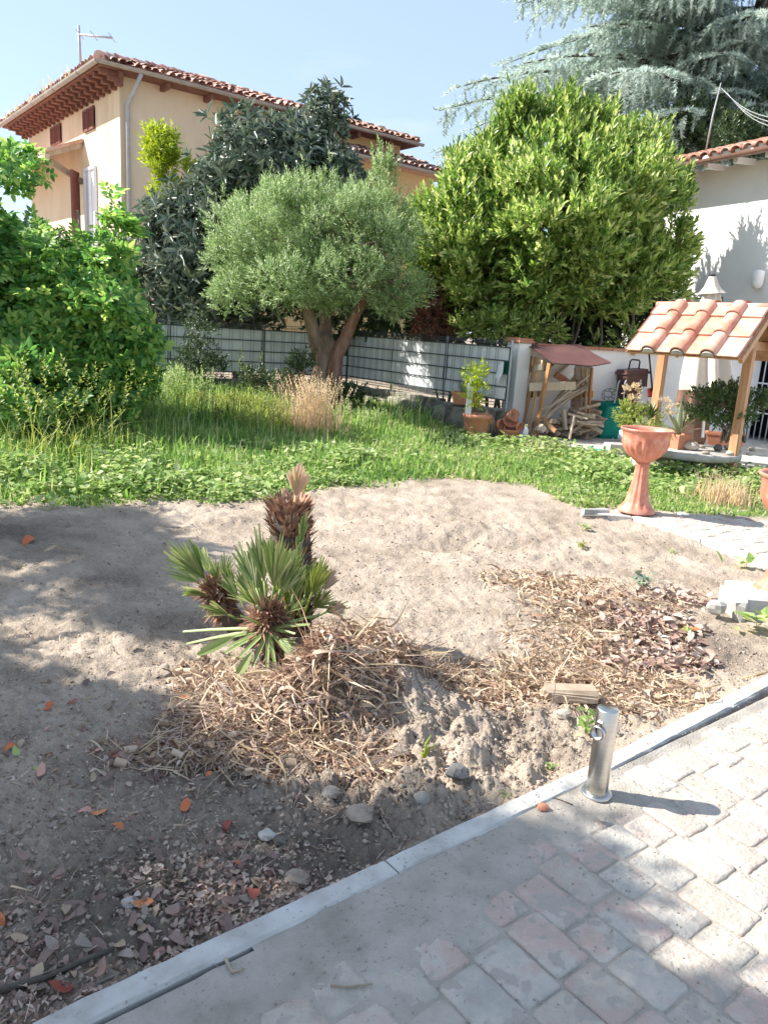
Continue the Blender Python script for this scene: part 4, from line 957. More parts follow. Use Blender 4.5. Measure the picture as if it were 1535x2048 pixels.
# ================================================================ WHITE HOUSE
W0 = np.array([6.4, 13.3, 0]); uw = hdir(-12, 608); uw = -uw          # towards the viewer, to the right
def onw(px, py): 
    p = plane_hit(px, py, W0, uw); return float(np.dot((p-W0)[:2], uw[:2])), float(p[2])
nw = np.array([-uw[1], uw[0], 0.0]); 
if nw[0] > 0: nw = -nw            # outward normal (towards left)
def PH(s, o, z): return tuple(W0*[1, 1, 0]+uw*s+nw*o+np.array([0, 0, z]))
wh = empty('white_house', tuple(W0), 'single-storey white rendered house with clay barrel-tile eave and brown gutter at the right edge', 'house')
s0 = onw(1345, 345)[0]-2.2; s1 = 3.5; zE = (onw(1440, 333)[1]+onw(1535, 320)[1])/2
mb = MB(); 
sd0, zd1 = onw(1436, 660); sd1 = onw(1487, 660)[0]; zd1 = 2.15; sg0 = onw(1489, 700)[0]; sg1 = sg0+1.0
# wall in pieces round the two openings
def wallbox(a, b, z0, z1): mb.add([PH(a, 0, z0), PH(b, 0, z0), PH(b, -.3, z0), PH(a, -.3, z0), PH(a, 0, z1), PH(b, 0, z1), PH(b, -.3, z1), PH(a, -.3, z1)], [(0, 1, 5, 4), (1, 2, 6, 5), (3, 0, 4, 7), (4, 5, 6, 7), (2, 3, 7, 6), (0, 3, 2, 1)])
wallbox(s0, sd0, -.1, zE); wallbox(sd0, sg1, zd1, zE); wallbox(sg1, s1, -.1, zE); mb.build('wall', M_white, wh)
mb = MB(); mb.add([PH(s0, -.3, -.1), PH(s0, -6, -.1), PH(s0, -6, zE), PH(s0, -.3, zE), PH(s1, -.3, -.1), PH(s1, -6, -.1), PH(s1, -6, zE), PH(s1, -.3, zE)], [(0, 1, 2, 3), (4, 7, 6, 5), (1, 5, 6, 2), (3, 2, 6, 7)]); mb.build('wall', M_white, wh)
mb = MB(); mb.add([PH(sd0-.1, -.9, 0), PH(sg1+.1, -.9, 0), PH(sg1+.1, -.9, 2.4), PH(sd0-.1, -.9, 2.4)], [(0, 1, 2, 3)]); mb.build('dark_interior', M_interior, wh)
# roof
pr = math.tan(math.radians(18)); mb = MB(); zr = zE+.06
mb.add([PH(s0-.2, .5, zr), PH(s1, .5, zr), PH(s1, -3.5, zr+4*pr), PH(s0-.2, -3.5, zr+4*pr), PH(s0-.2, .5, zr-.05), PH(s1, .5, zr-.05), PH(s1, -3.5, zr+4*pr-.05), PH(s0-.2, -3.5, zr+4*pr-.05)], [(0, 1, 2, 3), (4, 7, 6, 5), (0, 4, 5, 1), (0, 3, 7, 4), (3, 2, 6, 7)]); wroof = mb.build('roof', M_tile_o, wh)
gut(PH(s0-.2, .57, zr-.03), PH(s1, .57, zr-.03), mat=M_brgutter, rad=.07, parent=wh, seg=1.9)
for i in range(14):
    s = s0+.3+i*.62; mb = MB(); mb.bar(PH(s, .45, zr-.10), PH(s, .003, zr-.07), .09, .09); mb.build('rafter', M_white, wh)
upH = np.array([*(-nw[:2]*math.cos(math.radians(18))), math.sin(math.radians(18))]); e_ = np.array(uw); nn_ = np.cross(e_, upH)
if nn_[2] < 0: nn_ = -nn_
def barrel(name, r0, r1, L_, n=7, th=.014):
    V = []
    for (y, r) in ((0, r0), (L_, r1)):
        for rr_ in (r, r-th):
            for k in range(n+1):
                an = math.pi*k/n; V.append((math.cos(an)*rr_, y, math.sin(an)*rr_*.85))
    F = []; m_ = n+1
    for k in range(n): F += [(k, k+1, 2*m_+k+1, 2*m_+k), (m_+k, 3*m_+k, 3*m_+k+1, m_+k+1), (k, m_+k, m_+k+1, k+1), (2*m_+k, 2*m_+k+1, 3*m_+k+1, 3*m_+k)]
    F += [(0, 2*m_, 3*m_, m_), (n, m_+n, 3*m_+n, 2*m_+n)]
    me = bpy.data.meshes.new(name); me.from_pydata(V, [], F); me.polygons.foreach_set('use_smooth', [True]*len(F)); me.materials.append(M_tile_o); return me
bt = barrel('roof_tile', .105, .085, .44); r_ = random.Random(12)
ncol = int((s1-s0)/.23)
for i in range(ncol):
    for j in range(5):
        s = s0-.05+i*.23+r_.uniform(-.015, .015); t = j*.36+r_.uniform(-.03, .03)-.04
        p = np.array(PH(s, .5, zr))+upH*t+nn_*(.035+.0*j)
        a = r_.uniform(-.08, .08); X_ = e_*math.cos(a)+upH*math.sin(a); Y_ = -e_*math.sin(a)+upH*math.cos(a); Y_ = Y_*math.cos(.06)-nn_*math.sin(.06)*1; Z_ = np.cross(X_, Y_)
        if Z_[2] < 0: X_ = -X_; Z_ = -Z_
        o = link('roof_tile', bt, None, wroof); o.matrix_basis = Matrix(((X_[0], Y_[0], Z_[0], p[0]), (X_[1], Y_[1], Z_[1], p[1]), (X_[2], Y_[2], Z_[2], p[2]), (0, 0, 0, 1)))
mb = MB()
for i in range(ncol):
    s = s0-.05+i*.23; mb.box(np.array(PH(s, .44, zr+.035))+0, (.15, .12, .07), Matrix.Rotation(math.atan2(uw[1], uw[0]), 3, 'Z'), jit=.015)
mb.build('mortar', M_white, wroof, kind='stuff')
# skirting band, lamp, door, barred gate
lamp_s, lamp_z = onw(1524, 560)
mb = MB(); q = np.array(PH(lamp_s, .12, lamp_z)); mb.lathe([(.02, .16), (.09, .14), (.1, .05), (.095, -.08), (.06, -.14), (.0, -.15)], q, 14); lo = mb.build('wall_lamp', M_white); tag(lo, 'small white globe lamp mounted high on the white house wall', 'lamp')
mb = MB(); mb.bar(PH(lamp_s, .0, lamp_z+.12), PH(lamp_s, .14, lamp_z+.12), .05, .05); mb.build('lamp_bracket', M_white, lo)
def frame(name, s0_, s1_, z0, z1, o, t, mat, parent, rails=()):
    mb = MB()
    for s in (s0_, s1_): mb.bar(PH(s, o, z0), PH(s, o, z1), t, t)
    for z in (z0+t/2, z1-t/2)+tuple(rails): mb.bar(PH(s0_+t/2, o, z), PH(s1_-t/2, o, z), t*.98, t*.98)
    return mb.build(name, mat, parent)
door = frame('glass_door', sd0+.06, sd1-.02, .03, zd1-.04, -.08, .09, M_bluegrey, wh, rails=(.95,))
mb = MB(); mb.add([PH(sd0+.1, -.08, .99), PH(sd1-.06, -.08, .99), PH(sd1-.06, -.08, zd1-.1), PH(sd0+.1, -.08, zd1-.1)], [(0, 1, 2, 3)]); mb.build('pane', M_glass, door)
mb = MB(); mb.add([PH(sd0+.1, -.08, .1), PH(sd1-.06, -.08, .1), PH(sd1-.06, -.08, .9), PH(sd0+.1, -.08, .9)], [(0, 1, 2, 3)]); mb.build('lower_panel', M_bluegrey, door)
gate = empty('barred_gate', PH(sg0, .03, 0), 'white iron security gate of thin vertical bars at the right edge of the white house', 'gate')
for k in range(9):
    s = sg0+.03+k*.115; mb = MB(); mb.tube([PH(s, .03, .05), PH(s, .03, 2.05)], .0105, 6); mb.build('bar', M_whitemetal, gate)
for z in (.06, .55, 1.05, 1.55, 2.05):
    mb = MB(); mb.bar(PH(sg0, .03, z), PH(sg0+1.0, .03, z), .03, .025); mb.build('rail', M_whitemetal, gate)
# louvred white panel low behind the parasol
ls0 = onw(1366, 880)[0]; ls1 = onw(1402, 880)[0]
lv = empty('louvre_shutter', PH(ls0, .06, 0), 'pale louvred shutter leaning low against the house behind the agave pot', 'shutter')
mb = MB()
for s in (ls0, ls1+.1): mb.bar(PH(s, .06, .08), PH(s, .06, .85), .05, .05)
for z in (.1, .83): mb.bar(PH(ls0, .06, z), PH(ls1+.1, .06, z), .048, .048)
mb.build('frame', M_bluegrey, lv)
for k in range(8):
    z = .15+k*.085; mb = MB(); mb.add([PH(ls0+.02, .085, z), PH(ls1+.08, .085, z), PH(ls1+.08, .05, z+.075), PH(ls0+.02, .05, z+.075)], [(0, 1, 2, 3)]); mb.build('slat', M_whitemetal, lv)
# parasol-top bracket on the wall, awning rail
mb = MB(); a, b_ = onw(1381, 598), onw(1447, 600)
mb.tube([PH(a[0], .05, a[1]-.25), PH(a[0], .05, a[1]), PH(b_[0], .05, a[1]+.02), PH(b_[0], .05, a[1]-.25)], .012, 6); o = mb.build('wall_bracket', M_blackplastic); tag(o, 'thin black square bracket on the white wall behind the parasol top', 'bracket')
# aerial mast and overhead cables on the right
mm = empty('aerial_mast', D(1410, 292, 16.5), 'leaning pale whip mast standing on the white house roof under the cedar', 'mast')
mb = MB(); mb.tube([D(1411, 300, 16.5), D(1425, 230, 16.5), D(1441, 165, 16.5)], [.014, .018, .008], 6); mb.build('pole', M_zinc, mm)
for k in range(3):
    mb = MB(); P_ = [np.array(D(1441+6*k, 175+5*k, 16.5))*(1-t)+np.array(D(1560, 238+10*k, 13))*t+np.array([0, 0, -.12*math.sin(math.pi*t)]) for t in np.linspace(0, 1, 8)]
    mb.tube(P_, .005, 5); o = mb.build('overhead_cable', M_zinc); tag(o, ['topmost', 'middle', 'lowest'][k]+' of three thin overhead cables running to the right edge above the white roof', 'cable', 'overhead cables by the cedar')

# ================================================================ FENCE, GARDEN WALL, STONE BORDER
fz = .52; fh = .98
FA = D(130, 735, 13.05); FC = D(693, 757, 15.4); FB = D(1012, 811, 11.75)
for q in (FA, FC, FB): q[2] = fz
# left wall stub and low plinth
fence = empty('garden_fence', FC*[1, 1, 0], 'dark wire panel fence woven with pale grey plastic strips around the garden corner', 'fence')
def fence_run(A, B, postn, cream=False, seed=1, skip=()):
    r = random.Random(seed); d = B-A; L_n = np.linalg.norm(d[:2]); d = d/L_n; nrm = np.array([d[1], -d[0], 0]); 
    if nrm[1] > 0: nrm = -nrm
    npan = postn; pl = L_n/npan
    for i in range(npan+1):
        p = A+d*pl*i; mb = MB(); mb.bar(p+[0, 0, -.5], p+[0, 0, fh+.01], .03, .03); mb.build('post', M_zinc, fence)
    # strips: four rows in each panel
    for i in range(npan):
        for k in range(4):
            z0 = fz+.10+k*.195; s0_ = pl*i+.03; s1_ = pl*(i+1)-.03
            tears = [t for t in skip if t[0] == i and t[1] == k]
            V = []; N = max(4, int((s1_-s0_)/.06)); cut = tears[0][2] if tears else 1.0; c0 = tears[0][3] if tears else 0.0
            for j in range(N+1):
                t = c0+(cut-c0)*j/N; s = s0_+(s1_-s0_)*t; off = .012*math.sin(s*55)+.004*r.uniform(-1, 1); sag = 0.0
                if (i+k+seed) % 5 == 0: off += .015*math.sin(s*9)
                p = A+d*s+nrm*off
                V += [(p[0], p[1], z0+.004-sag), (p[0]+nrm[0]*.004, p[1]+nrm[1]*.004, z0+.09), (p[0], p[1], z0+.186-sag)]
            F = []
            for j in range(N): F += [(3*j, 3*j+3, 3*j+4, 3*j+1), (3*j+1, 3*j+4, 3*j+5, 3*j+2)]
            mb = MB(); mb.add(V, F, True); mb.build('strip', M_strip, fence)
    # wires as one part
    mb = MB(); n = int(L_n/.05)
    for j in range(int(L_n/.2)*2):
        s = (j//2)*.2+(.0 if j % 2 else .055)
        if s > L_n: break
        p = A+d*s+nrm*.022; mb.bar(p+[0, 0, .0], p+[0, 0, fh], .0045, .0045)
    for z in (.0, .045, .095, .292, .487, .682, .882, .93, fh): mb.bar(A+nrm*.026+[0, 0, z], B+nrm*.026+[0, 0, z], .007, .018 if .09 < z < .9 else .009)
    mb.build('wire_grid', M_wire, fence, kind='stuff')
    for z0, z1, o in ((.0, .09, .0), (.89, fh, .0)):
        mb = MB(); N = int(L_n/.03)
        for j in range(N):
            p = A+d*(j*.03)+nrm*.02; q = p+nrm*(.045); mb.add([p+[0, 0, z0], p+[.004, 0, z0], q+[.004, 0, (z0+z1)/2], q+[0, 0, (z0+z1)/2]], [(0, 1, 2, 3)]); mb.add([q+[0, 0, (z0+z1)/2], q+[.004, 0, (z0+z1)/2], p+[.004, 0, z1], p+[0, 0, z1]], [(0, 1, 2, 3)])
        mb.build('wire_bend', M_wire, fence, kind='stuff')
    # shade net band behind
    mb = MB(); a = A-nrm*.03; b = B-nrm*.03; mb.add([a+[0, 0, .09], b+[0, 0, .09], b+[0, 0, .875], a+[0, 0, .875]], [(0, 1, 2, 3)]); mb.build('green_net', M_green, fence)
    return d, nrm, pl
dl, nl, pl1 = fence_run(FA, FC, 3, seed=2, skip=[(2, 2, .62, 0), (2, 3, .60, 0)])
dr_, nr_, pl2 = fence_run(FC, FB, 3, seed=3, skip=[(2, 2, .91, 0)])
# top of upper strip continues to the bend
# hanging torn strip ends
p = FC+dr_*(pl2*2.90)+nr_*.05; mb = MB(); mb.add([p+[0, 0, .66], p+dr_*.06+[0, 0, .67], p+dr_*.09+nr_*.03+[0, 0, .5], p+dr_*.02+nr_*.05+[0, 0, .36], p-dr_*.07+nr_*.03+[0, 0, .44]], [(0, 1, 2), (0, 2, 4), (2, 3, 4)]); mb.build('torn_strip', M_strip, fence)
# plinth of the left run
plinth = MB(); a = FA+nl*.1; b_ = FC+nl*.1; v = [a*[1, 1, 0]+[0, 0, -.1], b_*[1, 1, 0]+[0, 0, -.1], b_-nl*.2-[0, 0, .62], a-nl*.2-[0, 0, .62], a-[0, 0, .03], b_-[0, 0, .03], b_-nl*.2-[0, 0, .03], a-nl*.2-[0, 0, .03]]
plinth.add(v, [(0, 1, 5, 4), (4, 5, 6, 7), (2, 3, 7, 6), (3, 0, 4, 7), (1, 2, 6, 5)]); o = plinth.build('fence_plinth', M_darkconc); tag(o, 'low weathered concrete plinth under the left grey fence', 'plinth')
# stone border below the right run
border = empty('stone_border', (FC+nr_*.2)*[1, 1, 0], 'low border wall of weathered stone slabs below the right grey fence', 'wall')
r_ = random.Random(6); s = 0; Lr = np.linalg.norm((FB-FC)[:2])
while s < Lr+.05:
    l = r_.uniform(.3, .55); w_ = r_.uniform(.16, .3)
    c = FC*[1, 1, 0]+dr_*(s+l/2)+nr_*(w_/2+.04); h = fz-.03+r_.uniform(-.04, .02)
    mb = MB(); mb.box(c+[0, 0, h/2-.05], (l-.012, w_, h+.1), Matrix.Rotation(math.atan2(dr_[1], dr_[0])+r_.uniform(-.04, .04), 3, 'Z'), jit=.018, bev=.02); mb.build('stone', M_darkconc, border); s += l
s = .8
while s < Lr-.6:
    l = r_.uniform(.3, .6); c = FC*[1, 1, 0]+dr_*(s+l/2)+nr_*(.42+r_.uniform(-.03, .05)); h = r_.uniform(.30, .42)
    mb = MB(); mb.box(c+[0, 0, h/2-.02], (l-.015, .2, h+.1), Matrix.Rotation(math.atan2(dr_[1], dr_[0])+r_.uniform(-.08, .08), 3, 'Z'), jit=.02, bev=.025); mb.build('stone', M_darkconc, border); s += l
# white garden wall with brick coping and end pillar
GW0 = D(1045, 800, 12.35)*[1, 1, 0]; GW1 = W0+uw*(-.25)+nw*.0
gw = empty('garden_wall', GW0, 'white rendered garden wall with a thin red brick coping between the fence and the white house', 'wall')
d = (GW1-GW0); Lg = np.linalg.norm(d); d = d/Lg; gn = np.array([d[1], -d[0], 0]); gh = 1.44
mb = MB(); mb.bar(GW0+d*.1+[0, 0, gh/2], GW1-d*.01+[0, 0, gh/2], gh, .16, up=(1, 0, 0)) if False else None
mb.box((GW0+GW1)/2+[0, 0, gh/2], (Lg-.03, .16, gh), Matrix.Rotation(math.atan2(d[1], d[0]), 3, 'Z')); mb.build('wall_panel', M_white, gw)
n = int(Lg/.27)
for i in range(n):
    mb = MB(); mb.box(GW0+d*(.12+(i+.5)*(Lg-.14)/n)+[0, 0, gh+.024], ((Lg-.14)/n-.006, .25, .04), Matrix.Rotation(math.atan2(d[1], d[0])+random.uniform(-.01, .01), 3, 'Z'), jit=.002); mb.build('coping_brick', M_brickcap, gw)
pil = MB(); pc = D(1027, 800, 12.15)*[1, 1, 0]; pil.box(pc+[0, 0, .73], (.27, .27, 1.5), Matrix.Rotation(math.atan2(dr_[1], dr_[0]), 3, 'Z'), bev=.01); po = pil.build('pillar', M_white, gw)
mb = MB(); mb.box(pc+[0, 0, 1.502], (.33, .33, .035), Matrix.Rotation(math.atan2(dr_[1], dr_[0]), 3, 'Z')); mb.build('coping_brick', M_brickcap, gw)
mb = MB(); mb.box(pc+[0, 0, 1.537], (.29, .29, .03), Matrix.Rotation(math.atan2(dr_[1], dr_[0]), 3, 'Z')); mb.build('coping_brick', M_brickcap, gw)
# pale wall stub left of the fence, seen through the elder
mb = MB(); q = D(178, 700, 12.6); mb.box((q[0]-1.0, 12.8, .7), (2.1, .16, 1.5)); o = mb.build('boundary_wall', M_white); tag(o, 'pale wall end glimpsed through the elder leaves left of the fence', 'wall')
# patio slab
patio = MB(); pz = .085; PP = [G(1030, 884, pz)[:2], G(1130, 892, pz)[:2], G(1245, 912, pz)[:2], (6.6, 9.4), GW1[:2]+[.4, 0], GW1[:2]+[-.2, .3], GW0[:2]+[0, .3], pc[:2]+[-.3, .2]]
patio.add([(a, b, pz) for a, b in PP]+[(a, b, -.1) for a, b in PP], [tuple(range(8))[::1]]+[(i, (i+1) % 8, 8+(i+1) % 8, 8+i) for i in range(8)]); po_ = patio.build('patio_slab', M_conc); po_['kind'] = 'structure'

# ================================================================ WELL WITH TILED ROOF
wR = np.array([4.27, 9.45, 0]); wL = np.array([3.50, 10.22, 0]); wu = (wL-wR); wlen = np.linalg.norm(wu); wu = wu/wlen       # along the ridge, going left/back
wv = np.array([-.7071, -.7071, 0]); wc = (wR+wL)/2
well = empty('garden_well', wc, 'round garden well with two brown posts carrying a small pitched roof of bright clay tiles', 'well')
mb = MB(); mb.lathe([(.50, -.1), (.50, .215), (.44, .215), (.44, .1), (0, .1)], wc, 28); mb.build('ring', M_darkconc, well)
mb = MB(); mb.lathe([(0, .215), (.60, .215), (.615, .235), (.615, .285), (.60, .30), (0, .301)], wc, 32, mod=lambda a, i: 1+.006*math.sin(a*7)); mb.build('slab', M_conc, well)
zr1 = 2.05; we = .12
def WP(a, b, z): return np.array([*(wR+wu*a+wv*b)[:2], z])
for a, off in ((0.0, 0), (wlen, 0)):
    mb = MB(); q = WP(a, off, 0); lean = np.array([.0, .0, 0]); mb.bar(q+[0, 0, -.05], q+lean+[0, 0, zr1-.10], .105, .105, up=(1, 1, 0), jit=.001, bev=.008); mb.build('post', M_post, well)
mb = MB(); mb.bar(WP(-.16, 0, zr1-.13), WP(wlen+.1, 0, zr1-.13), .08, .10); mb.build('ridge_beam', M_post, well)
for a in (0.0, wlen):
    mb = MB(); mb.bar(WP(a, -.42, zr1-.42), WP(a, .42, zr1-.42), .07, .10); mb.build('tie_beam', M_post, well)
slope_w, slope_h = .70, .58; sl_ = math.hypot(slope_w, slope_h)
for sg in (1, -1):
    for a in (-.15, wlen+.10):
        mb = MB(); mb.bar(WP(a, 0, zr1-.07), WP(a, sg*(slope_w-.06), zr1-.07-slope_h*(slope_w-.06)/slope_w), .05, .07); mb.build('rafter', M_post, well)
def welltile(L_, flat, rad):
    # interlocking tile: raised barrel on the left, flat pan on the right (rad 0: flat pan only)
    P_ = [(-.008, .0), (0.0, .016)] if rad == 0 else [(-.012, 0), (-.004, .014)]
    if rad:
        for k in range(9): an = math.pi*(1-k/8); P_.append((rad+math.cos(an)*rad, .010+math.sin(an)*rad*.82))
    x0_ = 2*rad+.008
    P_ += [(x0_, .0), (2*rad+flat-.018, .0), (2*rad+flat-.006, .012), (2*rad+flat, .0)]
    V = []; m_ = len(P_)
    for dz in (.014, -.002):
        for y in (0, L_):
            for x, z in P_: V.append((x, y, z*(1.0 if y == 0 else .93)+dz))
    F = []
    for i in range(m_-1): F += [(i, i+1, m_+i+1, m_+i), (2*m_+i, 3*m_+i, 3*m_+i+1, 2*m_+i+1), (i, 2*m_+i, 2*m_+i+1, i+1)]
    F += [(0, m_, 3*m_, 2*m_), (m_-1, 3*m_-1, 4*m_-1, 2*m_-1)]
    me = bpy.data.meshes.new('roof_tile'); me.from_pydata(V, [], F); me.materials.append(M_newtile)
    me.polygons.foreach_set('use_smooth', [2 <= (k//3) <= 9 and rad > 0 and k % 3 == 0 for k in range(len(F))]); return me
wtm = {(i, j): welltile(.40 if j < 2 else .22, *q) for i, q in enumerate([(.21, 0), (.19, .085), (.19, .085), (.255, .085)]) for j in (0, 2)}
wxo = [0, .215, .575, .935]; rl = wlen+.30
flatm = MB()
for sg in (1, -1):
    if sg > 0: X0 = -wu; org = WP(wlen+.15, 0, zr1)
    else: X0 = wu; org = WP(-.15, 0, zr1)
    upv = np.array([*(-wv*sg*slope_w/sl_)[:2], slope_h/sl_]); Zn = np.cross(X0, upv)
    if Zn[2] < 0: Zn = -Zn; 
    eave0 = org+(wv*sg*slope_w)-np.array([0, 0, slope_h])
    for j in range(3):
        for i in range(4):
            p = eave0+X0*(wxo[i]*rl/1.36)+upv*(j*.355-.03)+Zn*(.006+.008*j)
            lift = .045; Y_ = upv*math.cos(lift)-Zn*math.sin(lift); Z_ = np.cross(X0, Y_)
            if Z_[2] < 0: Z_ = -Z_
            o = link('roof_tile', wtm[(i, 0 if j < 2 else 2)], None, well); sx = rl/1.36
            o.matrix_basis = Matrix(((X0[0]*sx, Y_[0], Z_[0], p[0]), (X0[1]*sx, Y_[1], Z_[1], p[1]), (X0[2]*sx, Y_[2], Z_[2], p[2]+.03), (0, 0, 0, 1)))
            o.matrix_parent_inverse = parent_matrix(well).inverted()
    mb = MB(); q0 = eave0; q1 = eave0+X0*rl; r0_ = q0+upv*sl_; r1_ = q1+upv*sl_; mb.add([q0, q1, r1_, r0_, q0-Zn*.02, q1-Zn*.02, r1_-Zn*.02, r0_-Zn*.02], [(0, 1, 2, 3), (4, 7, 6, 5), (0, 4, 5, 1), (1, 5, 6, 2), (3, 2, 6, 7), (0, 3, 7, 4)]); mb.build('roof_board', M_post, well)
for i in range(4):
    mb = MB(); a = -.15+i*rl/4; mb.tube([WP(a, 0, zr1+.03), WP(a+rl/4+.03, 0, zr1+.025)], [.05, .045], 10); mb.build('ridge_tile', M_newtile, well)

def rock(name, c, s, mat, label, cat, group=None, seed=0, parent=None, n=(7, 5), flat=1.0, amp=.18):
    r = random.Random(seed); mb = MB(); prof = []
    V = []; nn, mm = n
    for i in range(mm+1):
        ph = math.pi*i/mm
        for k in range(nn):
            an = 2*math.pi*k/nn; q = 1+r.uniform(-amp, amp) if 0 < i < mm else 1
            V.append((c[0]+s[0]*math.sin(ph)*math.cos(an)*q, c[1]+s[1]*math.sin(ph)*math.sin(an)*q, c[2]+s[2]*math.cos(ph)*(1 if 0 < i < mm else .9)))
    F = []
    for i in range(mm):
        for k in range(nn): F.append((i*nn+k, (i+1)*nn+k, (i+1)*nn+(k+1) % nn, i*nn+(k+1) % nn))
    mb.add(V, F, flat < 1); o = mb.build(name, mat, parent)
    if label: tag(o, label, cat, group)
    return o
zS = .301
def onslab(px, py, z=zS): return G(px, py, z)
for i, (px, py, sx, sz, mt, lb) in enumerate([(1383, 897, .10, .062, M_stone, 'large tan boulder on the left front of the well slab'), (1412, 905, .055, .022, M_stone, 'small flat pale stone beside the tan boulder on the well'),
    (1436, 899, .055, .05, M_lava, 'black rough rock left of the middle of the well slab'), (1458, 896, .065, .035, M_lava, 'dark long rock right of the black rock on the well'), (1462, 907, .06, .03, M_stone, 'brown flat stone at the front of the well slab'),
    (1478, 902, .04, .03, M_stone, 'small beige stone near the front post of the well'), (1505, 899, .055, .03, M_stone, 'pale round stone right of the front post on the well'), (1500, 908, .05, .02, M_stone, 'flat pale pebble right of the front post, lower one'), (1404, 893, .05, .025, M_stone, 'flat pinkish stone behind the tan boulder')]):
    p = onslab(px, py+4); rock('stone', p+np.array([0, .03, sz*.85]), (sx, sx*.8, sz), mt, lb, 'stone', 'stones laid on the well', seed=i, n=(12, 8), flat=.5, amp=.06)

for i in range(1, 4):
    x_ = wxo[i]*rl/1.36+.085; p = WP(wlen+.15, 0, zr1)+wv*slope_w-np.array([0, 0, slope_h])-wu*x_+np.array([0, 0, .03]); up_ = np.array([*(-wv*slope_w/sl_)[:2], slope_h/sl_]); nz_ = np.cross(up_, wu); nz_ = nz_ if nz_[2] > 0 else -nz_
    mb = MB(); c_ = p-up_*.012; V = [c_]+[c_+wu*math.cos(a)*.074+nz_*math.sin(a)*.062 for a in np.linspace(0, math.pi, 9)]; V += [v-up_*.03+np.array([0, 0, 0]) for v in V]
    F = [(0, k, k+1) for k in range(1, 9)]+[(10, 10+k+1, 10+k) for k in range(1, 9)]+[(k, k+10, k+11, k+1) for k in range(1, 9)]+[(0, 1, 11, 10), (0, 10, 19, 9)]
    mb.add(V, F); mb.build('mortar_plug', M_conc, well)

# ---- pots and plants round the well
def boxpot(name, c, lx, ly, h, rz, label, cat='planter', mat=M_terra, taper=.88):
    e = empty(name, c, label, cat, rz=rz)
    mb = MB(); V = []
    def ring(kx, ky, z): return [(-lx/2*kx, -ly/2*ky, z), (lx/2*kx, -ly/2*ky, z), (lx/2*kx, ly/2*ky, z), (-lx/2*kx, ly/2*ky, z)]
    rings = [ring(taper, taper, 0), ring(1, 1, h-.03), ring(1.06, 1.06, h-.03), ring(1.06, 1.06, h), ring(.93, .9, h), ring(.93, .9, h-.03)]
    V = sum(rings, []); F = [(3, 2, 1, 0)]
    for i in range(5):
        for k in range(4): F.append((i*4+k, i*4+(k+1) % 4, (i+1)*4+(k+1) % 4, (i+1)*4+k))
    M_ = Matrix.Translation(Vector(c)) @ Matrix.Rotation(rz, 4, 'Z'); V = [M_ @ Vector(v) for v in V]
    mb.add(V, F); mb.build('pot', mat, e)
    s = MB(); s.add([M_ @ Vector(v) for v in ring(.93, .9, h-.028)], [(0, 1, 2, 3)]); s.build('earth', M_clod, e)
    return e
bp = onslab(1447, 893); jd = boxpot('long_planter', bp+np.array([.05, .12, 0]), .48, .22, .17, -.35, 'long terracotta planter with a bushy jade plant, standing on the well slab', 'planter')
smooth_jade = [twigT(leafT(.26, .03, .05), 8, .36, 55, s) for s in (91, 92)]
parts, cs = crown([el(1440, 812, 9.75, 120, 90), el(1490, 822, 9.85, 80, 80), el(1405, 800, 9.8, 50, 60), el(1440, 790, 9.8, 80, 50), el(1500, 800, 9.9, 70, 50)], 90, 12, smooth_jade, .10, cr=.09, up=.7, seed=91, inner=.3)
o = scat_obj('jade_plant', parts, M_jade, jd); mb = MB(); 
for i, c in enumerate(cs[:30]): limb(mb, at(1440+(i % 5)*12, 885, 9.85), c, .013, .004, 0, n=4, seg=5, seed=i)
mb.build('stems', M_greybark, jd, kind='stuff')
# agave in a square pot
apn = onslab(1358, 892, .301); apn = D(1353, 892, 9.75)
ag = boxpot('agave_pot', np.array([apn[0], 9.75, .30]), .21, .21, .19, .5, 'square terracotta pot with a yellow-edged agave, left on the well slab', 'potted plant')
def swordleaf(mb_, a, dirv, L_, w_, curve, n=6):
    d = np.array(dirv, float); d /= np.linalg.norm(d); s = np.cross(d, [0, 0, 1.0]); s = s/np.linalg.norm(s) if np.linalg.norm(s) > .01 else np.array([1., 0, 0]); u = np.cross(s, d); V = []
    for i in range(n+1):
        t = i/n; c = np.array(a)+d*L_*t+np.array([0, 0, -curve*L_*t*t]); ww = w_*(math.sin(math.pi*min(1, .28+t*.72))**.8)*.5 if t < .999 else .001
        V += [c-s*ww+u*ww*.35, c, c+s*ww+u*ww*.35]
    F = []
    for i in range(n): F += [(3*i, 3*i+1, 3*i+4, 3*i+3), (3*i+1, 3*i+2, 3*i+5, 3*i+4)]
    mb_.add(V, F, True)
ac = np.array([apn[0], 9.75, .48])
for i, (px, py, cv) in enumerate([(1330, 815, .02), (1322, 790, .0), (1348, 795, .0), (1362, 800, .0), (1368, 785, .02), (1392, 800, .04), (1345, 830, .05), (1400, 830, .18), (1405, 856, .10), (1320, 845, .2)]):
    tgt = np.array(D(px, py, 9.75+[-.15, .1, 0, -.1, .12, .05, -.2, -.1, -.15, -.1][i])); dv = tgt-ac; L_ = np.linalg.norm(dv); dv = dv+np.array([0, 0, cv*L_]); mb = MB(); swordleaf(mb, ac, dv, L_, .055, cv); mb.build('leaf', M_agave, ag)
    mb = MB(); swordleaf(mb, ac+np.array([.0, .004, 0]), dv, L_*.99, .068, cv); mb.build('leaf_edge', M_agavey, ag)
